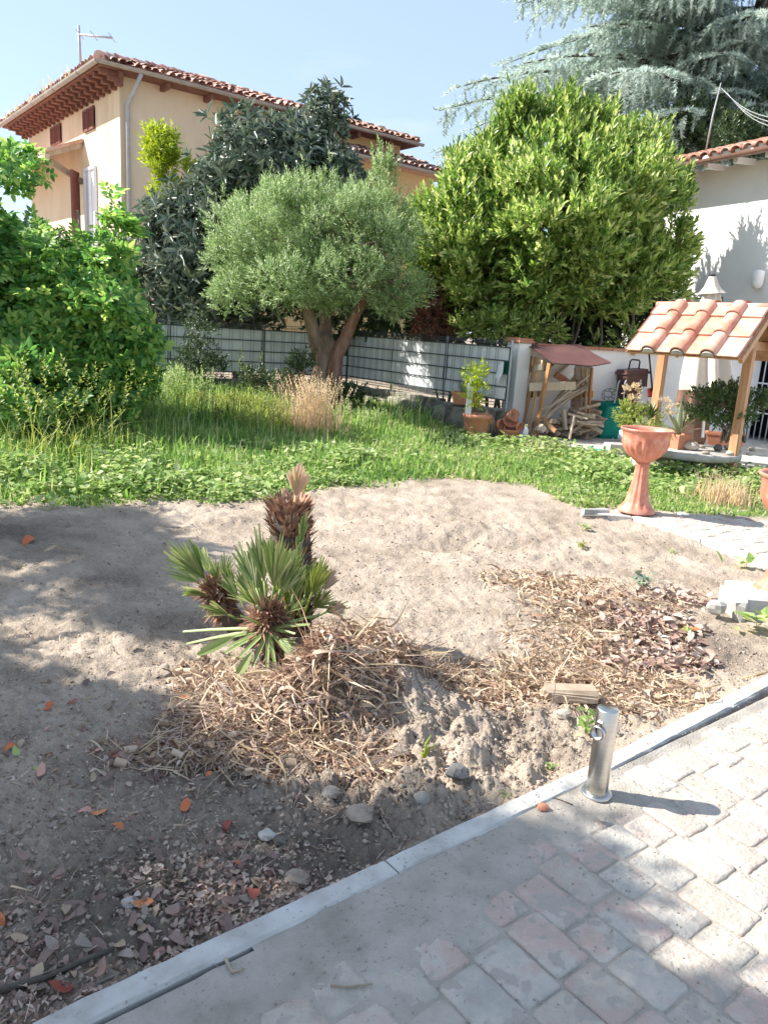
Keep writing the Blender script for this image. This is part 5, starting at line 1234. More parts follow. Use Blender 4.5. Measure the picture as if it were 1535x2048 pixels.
# white bowl with succulents behind the pedestal, on a white column
bw = D(1285, 862, 9.3); bz = .62
bowl = empty('white_bowl', (bw[0], 9.3, 0), 'white garden bowl on a low white stand, overflowing with spiky succulents', 'planter')
mb = MB(); mb.lathe([(.12, .05), (.10, .2), (.11, .3), (.2, .42), (.27, .49), (.275, .525), (.25, .525), (.22, .49)], (bw[0], 9.3, 0), 24); mb.build('bowl', M_white, bowl)
mb = MB(); mb.lathe([(0, .49), (.24, .49)], (bw[0], 9.3, 0), 16); mb.build('earth', M_clod, bowl)
c0 = np.array(D(1297, 838, 9.3)); mb = MB(); r_ = random.Random(3)
for i in range(34):
    an = r_.uniform(0, 6.28); e_l = r_.uniform(.3, 1.4); swordleaf(mb, c0, (math.cos(an)*math.cos(e_l), math.sin(an)*math.cos(e_l), math.sin(e_l)), r_.uniform(.14, .24), .035, -.1, n=4)
mb.build('spiky_aloe', M_jade, bowl)
parts, cs = crown([el(1262, 828, 9.3, 60, 50), el(1325, 838, 9.25, 40, 40), el(1290, 855, 9.2, 110, 24)], 34, 10, smooth_jade, .08, cr=.06, up=.4, seed=95); scat_obj('trailing_succulent', parts, M_weed, bowl)
parts, cs = crown([el(1262, 790, 9.3, 30, 40), el(1330, 815, 9.3, 30, 40)], 10, 8, smooth_jade, .07, cr=.04, up=.8, seed=96); scat_obj('dry_flower_stalk', parts, M_drygrass, bowl, kind='stuff')

# ---- pedestal planters
def pedestal(c, label, h=.80, part=False):
    e = empty('pedestal_planter', c, label, 'planter', 'tall terracotta-coloured plastic pedestal planters')
    def fl(a, i): return 1+(.055*math.cos(a*14) if 1 <= i <= 6 else 0)
    mb = MB(); mb.lathe([(.175, 0), (.172, .025), (.135, .05), (.105, .10), (.085, .2), (.07, .3), (.06, .4), (.056, .44), (.07, .47), (.055, .475), (0, .475)], c, 56, mod=lambda a, i: 1+(.07*math.cos(a*11) if 2 <= i <= 7 else 0)); mb.build('stem', M_plasterra, e)
    def cup(a, i):
        if i in (2, 3, 4): return 1+.11*(abs(math.sin(a*9))-.6)
        return 1
    mb = MB(); mb.lathe([(.05, .465), (.09, .49), (.155, .55), (.195, .615), (.21, .66), (.213, .70), (.222, .765), (.24, .775), (.243, .792), (.228, .792), (.21, .77), (.20, .70), (.0, .66)], c, 72, mod=cup); mb.build('bowl', M_plasterra, e)
    return e
pc0 = G(1271, 1022, .012); pedestal(pc0, 'tall terracotta pedestal planter, empty, on the edge of the garden path, casting a long shadow')
pedestal(G(1556, 1190, .03), 'pedestal planter cut off by the right edge, standing on the broken concrete kerb end')
pedestal(G(1563, 1000, .012), 'pedestal planter barely showing at the right edge beyond the path')
# broken kerb end on the right
ke = empty('concrete_block', G(1490, 1215, 0), 'broken pale concrete kerb end sticking into the bed at the right edge', 'concrete block')
mb = MB(); a, b = G(1466, 1172, .07), G(1600, 1168, .07); cc = (a+b)/2; mb.box((cc[0]+.02, cc[1]-.12, -.01), (abs(b[0]-a[0])+.05, .40, .15), Matrix.Rotation(-.06, 3, 'Z'), jit=.012, bev=.012); mb.build('slab', M_kerb, ke)
mb = MB(); a = G(1452, 1185, .05); mb.box((a[0], a[1]-.10, -.005), (.055, .34, .16), Matrix.Rotation(-.1, 3, 'Z'), jit=.02, bev=.012); mb.build('kerb_piece', M_kerb, ke)
o = rock('stone', G(1432, 1215, .02), (.06, .05, .05), M_conc, 'mossy lump of mortar beside the broken kerb end on the right', 'stone', seed=55, n=(9, 6))
# small concrete piece at the tip of the path
o = empty('kerb_fragment', G(1185, 1022, 0), 'short loose kerb fragment at the left tip of the garden path', 'kerb fragment'); mb = MB(); q = G(1190, 1020, .04); mb.box((q[0], q[1], .0), (.26, .07, .10), Matrix.Rotation(.25, 3, 'Z'), jit=.008, bev=.008); mb.build('concrete', M_conc, o)
mb = MB(); mb.box((q[0]-.02, q[1]-.09, -.0), (.25, .02, .02), Matrix.Rotation(.25, 3, 'Z'), jit=.004); mb.build('rusty_strip', M_darkconc, o)

# ---- steel standpipe
bc = G(1192, 1585, .012)
sp = empty('steel_standpipe', bc, 'short brushed steel garden standpipe with side sockets at the edge of the paving', 'standpipe')
mb = MB(); mb.lathe([(.0375, 0), (.0375, .322), (.0345, .3265), (0, .3265)], bc, 40); sx_ = mb.build('column', M_steel, sp)
mb = MB(); mb.lathe([(.053, -.004), (.053, .003), (.050, .005), (.036, .005)], bc, 40); mb.build('base_flange', M_steel, sp)
def socket(dirv, z, L_=.03, rad=.021, dark=True, off=.026):
    d = Vector(dirv).normalized(); q = d.to_track_quat('Z', 'Y').to_matrix().to_4x4(); M_ = Matrix.Translation(Vector(bc)+Vector((0, 0, z))) @ q
    mb = MB(); mb.lathe([(rad, off), (rad, off+L_*.45), (rad*1.22, off+L_*.5), (rad*1.22, off+L_), (rad*.92, off+L_), (rad*.92, off+.004), (0, off+.003)], (0, 0, 0), 20, M=M_); s = mb.build('socket', M_steel, sp)
    mb = MB(); mb.lathe([(0, off+L_*.3), (rad*.9, off+L_*.3)], (0, 0, 0), 16, M=M_); mb.build('hole', M_dark, s); return s
socket((-.62, -.62, .02), .247); socket((.75, .45, .02), .253, L_=.016, rad=.019)
mb = MB(); mb.box(bc+np.array([-.026, -.026, .283]), (.022, .022, .012), Matrix.Rotation(.78, 3, 'Z'), bev=.002); mb.build('clip', M_steel, sp)

# ================================================================ WOODSHED AND CLUTTER
shed = empty('firewood_rack', (D(1125, 860, 11.9)[0], 11.9, pz), 'firewood rack knocked together from pallets, under a maroon sheet roof', 'rack')
def slat(a, b, w_, t, mat, parent, name='slat', up=(0, 1, 0), seed=0):
    mb = MB(); mb.bar(a, b, w_, t, up=up, jit=.003); return mb.build(name, mat, parent)
# left pallet (seen obliquely), leaning
for i, (xt, yt, xb, yb, Y) in enumerate([(1062, 712, 1036, 832, 12.25), (1072, 714, 1046, 845, 12.1), (1083, 720, 1056, 862, 11.9), (1098, 726, 1067, 879, 11.65)]):
    slat(D(xt, yt, Y), D(xb, yb, Y), .10, .022, M_pallet, shed, up=(1, .3, 0))
for z_, in ((790,), (738,), (850,)):
    slat(D(1060, z_, 12.3), D(1084, z_-4, 11.75), .03, .09, M_oldwood, shed, 'rail', up=(0, 0, 1))
# right pallet
for i, (xt, xb, Y) in enumerate([(1150, 1150, 12.3), (1163, 1160, 12.1), (1172, 1170, 12.0), (1183, 1176, 11.85)]):
    slat(D(xt, 735, Y), D(xb, 826+i*2, Y), .085, .025, M_pallet, shed, up=(1, 0, 0))
slat(D(1146, 790, 12.35), D(1186, 788, 11.9), .03, .10, M_pallet, shed, 'rail', up=(0, 0, 1))
slat(D(1058, 774, 11.72), D(1150, 771, 11.80), .028, .12, M_oldwood, shed, 'rail', up=(0, 0, 1))
for i in range(5):
    slat(D(1090, 845+i*3, 12.35-.12*i), D(1180, 850+i*2, 12.35-.12*i), .09, .02, M_oldwood, shed, 'base_board', up=(0, 0, 1)) if i in (1, 3, 4) else None
mb = MB(); A_ = D(1042, 683, 12.35); B_ = D(1162, 690, 12.45); C_ = D(1222, 726, 11.6); D_ = D(1106, 725, 11.35); nS = 8; V = []
for i in range(nS+1):
    for j in range(nS+1):
        s, t = i/nS, j/nS; p = (A_*(1-s)+B_*s)*(1-t)+(D_*(1-s)+C_*s)*t; V.append(p+np.array([0, 0, -.035*math.sin(math.pi*s)*t+.01*math.sin(s*9+t*5)]))
m2 = len(V); V += [v-np.array([0, 0, .012]) for v in V]
F = []
for i in range(nS):
    for j in range(nS): q = i*(nS+1)+j; F += [(q, q+nS+1, q+nS+2, q+1), (m2+q, m2+q+1, m2+q+nS+2, m2+q+nS+1)]
mb.add(V, F, True); mb.build('roof_sheet', M_maroon, shed)
slat(D(1088, 742, 12.3), D(1135, 706, 12.3), .012, .2, M_oldwood, shed, 'back_panel', up=(0, 1, 0))
mb = MB(); mb.box(D(1120, 775, 12.5), (.95, .02, 1.0)); mb.build('back_board', M_darkconc, shed)
# boards thrown in diagonally
BO = [((1080, 838, 11.75), (1150, 752, 12.2), .11), ((1085, 845, 11.7), (1156, 760, 12.1), .09), ((1078, 832, 11.8), (1180, 748, 12.0), .05), ((1083, 820, 11.85), (1172, 772, 11.9), .045), ((1090, 826, 11.85), (1174, 776, 11.85), .05), ((1078, 842, 11.7), (1176, 766, 11.95), .04), ((1108, 752, 12.3), (1136, 728, 12.4), .05)]
lbs = ['widest grey plank leaning diagonally in the firewood rack', 'second wide plank under the widest one in the rack', 'long pale batten reaching highest right in the rack', 'thin batten lying just below the planks in the rack', 'pale batten resting lowest on the logs at right in the rack', 'narrow batten along the upper edge of the planks', 'short dark stick at the top back of the rack']
for i, (a, b_, w_) in enumerate(BO):
    mb = MB(); mb.bar(D(*a), D(*b_), .03, w_, up=(0, 1, 0), jit=.003); o = mb.build('plank', M_oldwood); tag(o, lbs[i], 'plank', 'planks in the firewood rack')
mb = MB(); mb.box(D(1122, 756, 12.2), (.22, .14, .09), Matrix.Rotation(.5, 3, 'Y')); o = mb.build('brick', M_brickcap); tag(o, 'reddish block balanced on the horizontal rail of the rack', 'block')
r_ = random.Random(14); k = 0
def log(c, dirv, L_, rad, mat, lab='split firewood log in the pile inside the rack'):
    d = Vector(dirv).normalized(); mb = MB(); n = r_.choice([4, 5, 7]); mb.tube([Vector(c)-d*L_/2, Vector(c)+d*L_/2], [rad, rad*r_.uniform(.8, 1)], n, smooth=False, squash=lambda k, n, i: 1+.3*math.sin(k*2.3+L_*40)); o = mb.build('firewood_log', mat); 
    row_ = 'bottom layer' if c[2] < .28 else 'middle layer' if c[2] < .42 else 'top layer'; col_ = 'left' if c[0] < 2.75 else 'centre' if c[0] < 3.0 else 'right'
    if lab.startswith('split'): lab = 'split log in the %s of the pile, %s part of the rack' % (row_, col_)
    elif lab.startswith('thin'): lab = 'thin split stick, %s, jutting from the right side of the rack' % row_
    return tag(o, lab, 'log', 'firewood logs, %s, %s' % (row_, col_))
for row in range(7):
    for c_ in range(10):
        px = 1080+c_*12+r_.uniform(-6, 6); py = 868-row*9+r_.uniform(-3, 3)
        if py < 868-(px-1075)*.55-6 or py < 812: continue
        Y = 11.75+r_.uniform(0, .3); log(D(px, py, Y), (r_.uniform(-.5, 1), -1 if r_.random() < .5 else r_.uniform(-.4, .4), r_.uniform(-.3, .3)), r_.uniform(.2, .34), r_.uniform(.022, .045), M_oldwood)
for i in range(16):
    px = r_.uniform(1150, 1192); py = r_.uniform(822, 850); log(D(px, py, 11.6+r_.uniform(-.1, .3)), (1, r_.uniform(-.5, .2), r_.uniform(-.3, .1)), r_.uniform(.2, .34), r_.uniform(.010, .02), M_oldwood, 'thin split stick stacked at the right side of the rack')
log(D(1081, 857, 11.55), (.2, -1, .1), .24, .062, M_oldwood, 'round cut log with a pale end at the front left of the rack')
log(D(1103, 842, 11.6), (.2, -1, .1), .2, .05, M_oldwood, 'pale square-cut log end in the middle of the rack')
mb = MB(); mb.bar(D(1086, 838, 11.7), D(1110, 862, 11.5), .03, .07, jit=.003); tag(mb.build('plank', M_pallet), 'short orange board slanting down at the front left of the rack', 'plank', 'planks in the firewood rack')
mb = MB(); mb.bar(D(1148, 832, 11.45), D(1138, 878, 11.35), .02, .05, jit=.002); tag(mb.build('plank', M_oldwood), 'short upright stake in front of the logs', 'stake')
# green bag
def bag(c, w_, d_, h, rz, mat, label):
    e = empty('garden_bag', c, label, 'bag'); r = random.Random(2); n = 28; V = []; lev = 8
    for l in range(lev+1):
        t = l/lev
        for k in range(n):
            an = 2*math.pi*k/n; cx_, sy_ = math.cos(an), math.sin(an); q = (abs(cx_)**4+abs(sy_)**4)**(-.25)
            b = 1+.05*math.sin(an*5+t*6)+.03*math.sin(an*9-t*9); kk = (.86+.16*t)*b
            V.append((w_/2*cx_*q*kk+.05*t, d_/2*sy_*q*kk, h*t*(1+.07*math.cos(an-.6)*(t))))
    rot = Matrix.Translation(Vector(c)) @ Matrix.Rotation(rz, 4, 'Z'); V = [rot @ Vector(v) for v in V]; F = [tuple(range(n))[::-1]]
    for l in range(lev):
        for k in range(n): F.append((l*n+k, l*n+(k+1) % n, (l+1)*n+(k+1) % n, (l+1)*n+k))
    mb = MB(); mb.add(V, F, True); o = mb.build('sack', mat, e); return e
gb = bag(np.array([*D(1213, 860, 12.25)[:2], pz]), .40, .30, .55, .3, M_bag, 'upright green woven garden bag standing right of the firewood rack')
mb = MB(); mb.tube([G(1200, 872, pz)+[0, -.2, .02], G(1205, 862, pz)+[0, -.15, .04]], .008, 5); mb.tube([G(1224, 880, pz)+[0, 0, .0], G(1228, 868, pz)+[0, 0, .06]], .008, 5); mb.build('foot', M_whitemetal, gb)
# cardboard box
cbx = empty('cardboard_box', D(1190, 840, 12.2)*[1, 1, 0]+[0, 0, pz], 'open cardboard box between rack and green bag', 'box'); mb = MB(); q = D(1188, 815, 12.75); mb.box((q[0], 12.75, q[2]-.12), (.34, .3, .46), Matrix.Rotation(.2, 3, 'Z'), jit=.006); mb.build('box', M_card, cbx); mb = MB(); mb.box((q[0]+.05, 12.55, q[2]+.11), (.34, .012, .05), Matrix.Rotation(.4, 3, 'X')); mb.build('flap', M_card, cbx)
# hand trolley
tr = empty('hand_trolley', D(1240, 875, 11.0)*[1, 1, 0]+[0, 0, pz], 'two-wheeled tubular metal hand trolley beside the green bag', 'trolley')
for xs in ((1236, 762, 1228, 806), (1249, 762, 1240, 868)):
    mb = MB(); mb.tube([D(xs[0]+3, xs[1]-2, 12.0), D(xs[0], xs[1]+4, 12.0), D(xs[2], xs[3], 11.9)], .011, 7); mb.build('handle_tube', M_zinc, tr)
mb = MB(); mb.box(D(1252, 850, 12.65), (.26, .1, .5)); mb.build('black_sack', M_blackplastic, tr)
q = D(1242, 873, 11.9); mb = MB(); mb.lathe([(.0, -.02), (.055, -.02), (.06, 0), (.055, .02), (0, .02)], (0, 0, 0), 16, M=Matrix.Translation(Vector(q)) @ Matrix.Rotation(math.pi/2, 4, 'X')); wl = mb.build('wheel', M_whitemetal, tr)
# brown cart bin with handle and its mark
cart = empty('brown_bin', D(1263, 815, 12.6)*[1, 1, 0]+[0, 0, pz], 'brown plastic wheeled bin with black pull handle against the white garden wall', 'bin')
q = D(1262, 792, 12.55); rzb = Matrix.Rotation(.25, 3, 'Z') @ Matrix.Rotation(-.12, 3, 'Y')
mb = MB(); mb.box((q[0], 12.55, q[2]+.04), (.30, .26, .78), rzb, taper=1.25); mb.build('body', M_brownplastic, cart)
q2 = D(1265, 745, 12.55); mb = MB(); mb.box((q2[0], 12.55, q2[2]), (.44, .36, .04), rzb, bev=.01); mb.build('rim', M_brownplastic, cart)
mb = MB(); mb.tube([D(1255, 745, 12.55), D(1260, 722, 12.6), D(1263, 719, 12.6), D(1277, 720, 12.6), D(1279, 724, 12.6), D(1275, 746, 12.55)], .013, 7); mb.build('handle', M_blackplastic, cart)
# painted mark on the bin: Z and digits as thin raised strokes
def strokes(segs, o, ux, uy, s, nrm, name, mat, parent, t=.007):
    mb = MB()
    for (x1, y1, x2, y2) in segs: a = np.array(o)+ux*x1*s+uy*y1*s; b = np.array(o)+ux*x2*s+uy*y2*s; mb.bar(a, b, t, .003, up=nrm)
    return mb.build(name, mat, parent)
uxb = np.array([math.cos(.25), math.sin(.25), 0]); uyb = np.array([0.1, 0, 1.0]); ob_ = D(1274, 776, 12.34)
strokes([(0, 0, 1, 0), (1, 0, 0, -1), (0, -1, 1, -1)], ob_, uxb, uyb, .05, (0, -1, 0), 'painted_letter', M_whitemetal, cart)
strokes([(0, .5, 1, .5), (1, .5, 1, 1.2), (0, .9, .6, .9)], ob_+np.array([.01, 0, .03]), uxb, uyb, .045, (0, -1, 0), 'painted_digit', M_whitemetal, cart)
strokes([(0, 2.0, .8, 2.0), (0, 2.4, .8, 2.4), (.4, 2.0, .4, 2.4), (0, 2.8, .7, 2.8), (.7, 2.8, .7, 3.2), (0, 3.2, .7, 3.2)], ob_+np.array([.01, 0, .0]), uxb, uyb, .04, (0, -1, 0), 'painted_digit', M_whitemetal, cart)
# wire basket
wbk = empty('wire_basket', D(1218, 795, 12.4), 'round black wire basket lying against the white garden wall', 'basket'); q = D(1218, 789, 12.4); mb = MB()
for k in range(8):
    an = k*math.pi/4; mb.tube([Vector(q)+Vector((math.cos(an)*.14, -.05, math.sin(an)*.10)), Vector(q)+Vector((math.cos(an)*.07, .08, math.sin(an)*.05))], .005, 4)
for rr_, yy in ((1, -.05), (.5, .08)): mb.tube([Vector(q)+Vector((math.cos(a)*.14*rr_, yy, math.sin(a)*.10*rr_)) for a in np.linspace(0, 6.283, 17)], .005, 4)
mb.build('wires', M_wire, wbk)
# red dustpan/shovel and wooden pole
shv = empty('red_shovel', D(1305, 790, 12.3)*[1, 1, 0]+[0, 0, pz], 'red-bladed shovel with thin dark handle leaning by the corner of the wall', 'shovel')
mb = MB(); mb.tube([D(1297, 705, 12.5), D(1304, 782, 12.3)], .014, 6); mb.build('handle', M_blackplastic, shv)
mb = MB(); a, b, c, d4 = D(1295, 777, 12.3), D(1318, 778, 12.3), D(1319, 792, 12.25), D(1296, 792, 12.25); mb.add([a, b, c, d4, a+[0, .03, 0], b+[0, .03, 0], c+[0, .03, -.02], d4+[0, .03, -.02], (a+b)/2+[0, .05, .02], (c+d4)/2+[0, .06, 0]], [(0, 8, 9, 3), (8, 1, 2, 9), (0, 3, 7, 4), (1, 5, 6, 2), (3, 9, 2, 6, 7)]); mb.build('blade', M_red, shv)
mb = MB(); mb.bar(D(1323, 700, 12.4), D(1312, 800, 12.3), .055, .055); tag(mb.build('wooden_pole', M_shutter), 'dark reddish wooden pole leaning between shovel and well post', 'pole')
mb = MB(); q = D(1288, 792, 12.4); mb.box((q[0], 12.45, q[2]), (.16, .1, .3), Matrix.Rotation(.4, 3, 'Y'), jit=.02, bev=.03); tag(mb.build('white_sack', M_white), 'crumpled white sack between the brown bin and the red shovel', 'sack')
# closed parasol
pY = 11.6; pt = D(1424, 549, pY); pb = D(1405, 868, pY); par = empty('closed_parasol', (pb[0], pY, pz), 'closed beige parasol with brown hem, tied and standing behind the well', 'parasol')
ax = (Vector(pb)-Vector(pt)); aL = ax.length; axn = ax.normalized(); Mq = axn.to_track_quat('Z', 'Y').to_matrix().to_4x4(); Mp = Matrix.Translation(Vector(pt)) @ Mq
kz = pY/FPX
def fold(a, i, amp=.18): return 1+amp*math.cos(a*8+.4*math.sin(i))*min(1, i/2.)+.05*math.cos(a*3+i)
mb = MB(); mb.lathe([(.0, -.01), (.05, 0), (.052, .02), (.0, .022)], (0, 0, 0), 12, M=Mp); mb.build('cap', M_blackplastic, par)
mb = MB(); mb.lathe([(.045, .02), (.07, .08), (.10, .16), (.14, .22), (.18, .265)], (0, 0, 0), 48, M=Mp, mod=lambda a, i: 1+.10*math.cos(a*6)*i/4); mb.build('vent_cover', M_canvas, par)
mb = MB(); mb.lathe([(.09, .16), (.115, .26), (.14, .42), (.19, .62), (.235, .9), (.28, 1.2), (.325, 1.45), (.35, 1.63)], (0, 0, 0), 80, M=Mp, mod=fold); mb.build('canopy', M_canvas, par)
mb = MB(); mb.lathe([(.35, 1.63), (.365, 1.78), (.375, 1.90)], (0, 0, 0), 80, M=Mp, mod=lambda a, i: 1+.18*math.cos(a*8+.4*math.sin(7))+.05*math.cos(a*3+7)+.03*math.sin(a*13)); mb.build('brown_hem', M_canvasb, par)
mb = MB(); mb.tube([Mp @ Vector((0, 0, .1)), Mp @ Vector((0, 0, aL+.05))], .022, 8); mb.build('pole', M_whitemetal, par)
bq = D(1392, 815, 11.9); mb = MB(); mb.box((bq[0], 11.9, .45), (.5, .4, .7), Matrix.Rotation(.3, 3, 'Z'), jit=.04, bev=.12); tag(mb.build('covered_machine', M_canvasb), 'dark covered garden machine behind the parasol foot', 'covered machine')
# terracotta pot with white board and young lemon shoot
tp = G(951, 872, .10); potb = empty('terracotta_pot', tp, 'large round terracotta pot with a young green shoot, a white board and trailing leaves', 'potted plant')
ky = tp[1]/FPX; R_ = 29*ky
mb = MB(); mb.lathe([(R_*.72, -.05), (R_*.74, 0), (R_*.92, .26), (R_*1.0, .27), (R_*1.02, .33), (R_*.93, .33), (R_*.9, .29), (0, .29)], tp, 32, mod=lambda a, i: 1+(.02*math.cos(a*16) if i in (1, 2) else 0)); mb.build('pot', M_terra, potb)
mb = MB(); mb.bar(D(934, 838, tp[1]-.05), D(941, 766, tp[1]), .085, .03, up=(0, 1, 0)); tag(mb.build('white_board', M_whitemetal), 'narrow white board stuck upright in the terracotta pot', 'board')
mb = MB(); mb.tube([D(952, 838, tp[1]), D(953, 800, tp[1]), D(948, 770, tp[1]), D(946, 735, tp[1])], [.012, .01, .007, .004], 6); mb.build('stem', M_greybark, potb)
parts, cs = crown([el(945, 742, tp[1], 44, 44), el(953, 778, tp[1], 36, 40), el(940, 800, tp[1], 30, 30), el(962, 748, tp[1], 34, 18)], 26, 6, smallT, .13, cr=.06, up=.4, seed=101); scat_obj('shoot', parts, M_yelleaf, potb)
N_ = 70; rr_ = np.random.default_rng(4); T_ = bladeT(.022, 1.7, 5); pos = np.array([D(972, 834, tp[1])]*N_)+rr_.normal(size=(N_, 3))*.03; dv = rr_.normal(size=(N_, 3)); dv[:, 2] = np.abs(dv[:, 2])*.6+.3; dv[:, 1] -= .4
scat_obj('trailing_leaves', [scatter(T_, pos, rot_from(dv), rr_.uniform(.14, .28, N_))], M_drygrass, potb)
# window box on the border wall
wb_ = D(932, 800, 11.95); wbx = boxpot('window_box', np.array([wb_[0], wb_[1], .50]), .42, .18, .19, math.atan2(dr_[1], dr_[0])*.35, 'orange-brown window box planter standing on the stone border by the fence'); 
for i in range(9):
    mb = MB(); an = random.uniform(0, 6.28); swordleaf(mb, np.array([wb_[0]-.08+.03*(i % 3), wb_[1], .66]), (math.cos(an)*.5, math.sin(an)*.4, .8), random.uniform(.2, .32), .035, .15, n=4); mb.build('leaf', M_agave, wbx)
# terracotta saucer heaped with broken pots
ps_ = G(1016, 876, .10); sau = empty('terracotta_bowl', ps_, 'wide terracotta bowl piled with broken pot pieces, next to the white pillar', 'bowl'); k2 = ps_[1]/FPX
mb = MB(); mb.lathe([(.0, .0), (.12, 0), (24*k2, .12), (25*k2, .135), (22*k2, .135), (.1, .03), (0, .03)], ps_, 24); mb.build('bowl', M_terra, sau)
for i, (px, py, r1, r2, rot, lb) in enumerate([(1023, 831, .10, .08, 1.2, 'topmost broken terracotta pot of the heap by the pillar'), (1018, 845, .11, .05, .3, 'flat terracotta saucer second from the top of the heap'), (998, 848, .08, .06, 1.6, 'pot piece leaning on the left of the heap'), (1036, 853, .08, .06, 1.9, 'pot piece leaning on the right of the heap'), (1014, 858, .085, .05, .9, 'hollow pot base facing front in the heap')]):
    mb = MB(); M_ = Matrix.Translation(Vector(D(px, py, ps_[1]))) @ Matrix.Rotation(rot, 4, 'Y') @ Matrix.Rotation(.7, 4, 'X'); mb.lathe([(.0, -r2*.6), (r1*.7, -r2*.6), (r1, r2*.6), (r1*.93, r2*.6), (r1*.62, -r2*.45), (0, -r2*.45)], (0, 0, 0), 18, M=M_); tag(mb.build('broken_pot', M_terra), lb, 'pot', 'broken pots heaped in the bowl')
# bottle
bq = G(1049, 880, .10); btl = empty('spray_bottle', bq, 'small white bottle with yellow cap by the left foot of the firewood rack', 'bottle'); mb = MB(); mb.lathe([(0, 0), (.035, 0), (.037, .15), (.02, .19), (.02, .2)], bq, 14); mb.build('bottle', M_whitemetal, btl); mb = MB(); mb.lathe([(.022, .195), (.022, .235), (0, .235)], bq, 12); mb.build('cap', M_agavey, btl)
# white block and hose on the patio
q = G(1232, 908, .09); mb = MB(); mb.box((q[0], q[1]+.1, .14), (.26, .2, .17), Matrix.Rotation(.2, 3, 'Z'), jit=.004, bev=.01); tag(mb.build('white_block', M_kerb), 'pale concrete block at the front edge of the patio, left of the pedestal planter', 'block')
mb = MB(); hz = G(1205, 900, .1); mb.tube([hz+[math.cos(a)*.14-.02, math.sin(a)*.2, .02] for a in np.linspace(2.2, 5.2, 9)], .012, 7); tag(mb.build('garden_hose', M_bag), 'short curl of green garden hose on the patio beside the pale block', 'hose')

# ================================================================ PALM
pg = Gt(560, 1290); palm = empty('fan_palm', pg, 'cut-back fan palm with shaggy brown trunk and trimmed green fans amid dead leaves', 'palm')
r_ = random.Random(21)
def seg_leaf(mb, a, d, nrm, L_, w_, bend=.1, fold=.3, n=3, trim=False):
    a = Vector(a); d = Vector(d).normalized(); s = d.cross(Vector(nrm)).normalized(); u = s.cross(d); V = []
    for i in range(n+1):
        t = i/n; c = a+d*L_*t-Vector((0, 0, bend*L_*t*t)); ww = w_*.5*([.35, 1, .85, .62 if trim else .05][i] if n == 3 else (1-t)); V += [c-s*ww+u*ww*fold, c, c+s*ww+u*ww*fold]
    F = []
    for i in range(n): F += [(3*i, 3*i+1, 3*i+4, 3*i+3), (3*i+1, 3*i+2, 3*i+5, 3*i+4)]
    mb.add(V, F, False)
def fan(a, tip, nseg=16, open_=1.5, w_=.02, pet=.45, mat=M_palm, par=palm, trim=False, label=None, nrm=None):
    nseg = int(nseg*1.35)
    """one fan leaf: stalk from a, blade reaching tip"""
    a = Vector(a); tip = Vector(tip); d = (tip-a); L_ = d.length; d.normalize(); hub = a+d*L_*pet; mb = MB(); mb.tube([a, hub], [.007, .005], 5)
    view = Vector((0, -1, .25)) if nrm is None else Vector(nrm); s = d.cross(view).normalized(); nn = s.cross(d)
    for k in range(nseg):
        an = (k/(nseg-1)-.5)*2*open_; l = L_*(1-pet)*(1-.28*abs(an)/max(open_, .1))*r_.uniform(.85, 1.1)
        dd = d*math.cos(an)+s*math.sin(an)+nn*r_.uniform(-.10, .10)+nn*.18*abs(an)
        seg_leaf(mb, hub, dd, nn, l, w_*.72, bend=r_.uniform(0, .12), trim=trim or r_.random() < .35)
    o = mb.build('frond', mat, par)
    if label: o['label'] = label
    return o
Yt = 3.62
T0 = D(590, 1262, Yt); T1 = D(575, 1010, Yt+.02)
mb = MB(); mb.tube([T0, D(588, 1180, Yt), D(582, 1090, Yt), D(577, 1040, Yt), T1], [.085, .08, .09, .09, .055], 12, squash=lambda k, n, i: 1+.1*math.sin(k*2+i)); mb.build('trunk', M_darkbark, palm)
# fibrous leaf bases: many short pointed scales up the trunk
def scales(name, c0, c1, rad, n, L_, w_, mat, updown=.9, seed=0):
    r = np.random.default_rng(seed); t = r.random(n); a = r.uniform(0, 6.283, n); c0 = np.array(c0); c1 = np.array(c1)
    pos = c0+(c1-c0)*t[:, None]+np.stack([np.cos(a)*rad, np.sin(a)*rad, np.zeros(n)], 1)*r.uniform(.6, 1.05, n)[:, None]
    dv = np.stack([np.cos(a)*.7, np.sin(a)*.7, np.full(n, updown)], 1)+r.normal(0, .25, (n, 3))
    up = np.stack([np.cos(a), np.sin(a), np.zeros(n)], 1)
    return scat_obj(name, [scatter(leafT(w_, .04, .0, .4), pos, rot_from(dv, upref=up), L_*r.uniform(.6, 1.3, n))], mat, palm, kind='stuff')
scales('leaf_bases', D(583, 1075, Yt), D(576, 1005, Yt), .090, 560, .065, .16, M_fibre, seed=1)
scales('leaf_bases', D(588, 1245, Yt), D(583, 1085, Yt), .085, 800, .06, .16, M_fibre, seed=2)
def fibre_ball(c, rad, n, seed):
    r = np.random.default_rng(seed); d = rdir(n); pos = np.array(c)+d*np.array([rad, rad, rad*1.15])*r.uniform(.3, .9, (n, 1)); dv = d+r.normal(0, .5, (n, 3)); dv[:, 2] += .2
    return scat_obj('fibre', [scatter(leafT(.06, .01, .1), pos[:n//2], rot_from(dv[:n//2]), r.uniform(.04, .09, n//2)), scatter(leafT(.2, .03, .0, .4), pos[n//2:], rot_from(dv[n//2:]), r.uniform(.03, .07, n-n//2))], M_fibre, palm, kind='stuff')
Yf = 3.28; fibre_ball(D(535, 1240, Yf), .085, 700, 1); fibre_ball(D(545, 1275, Yf), .06, 350, 2)
Yl = 3.62; fibre_ball(D(430, 1185, Yl), .08, 500, 3); fibre_ball(D(445, 1215, Yl), .06, 300, 4)
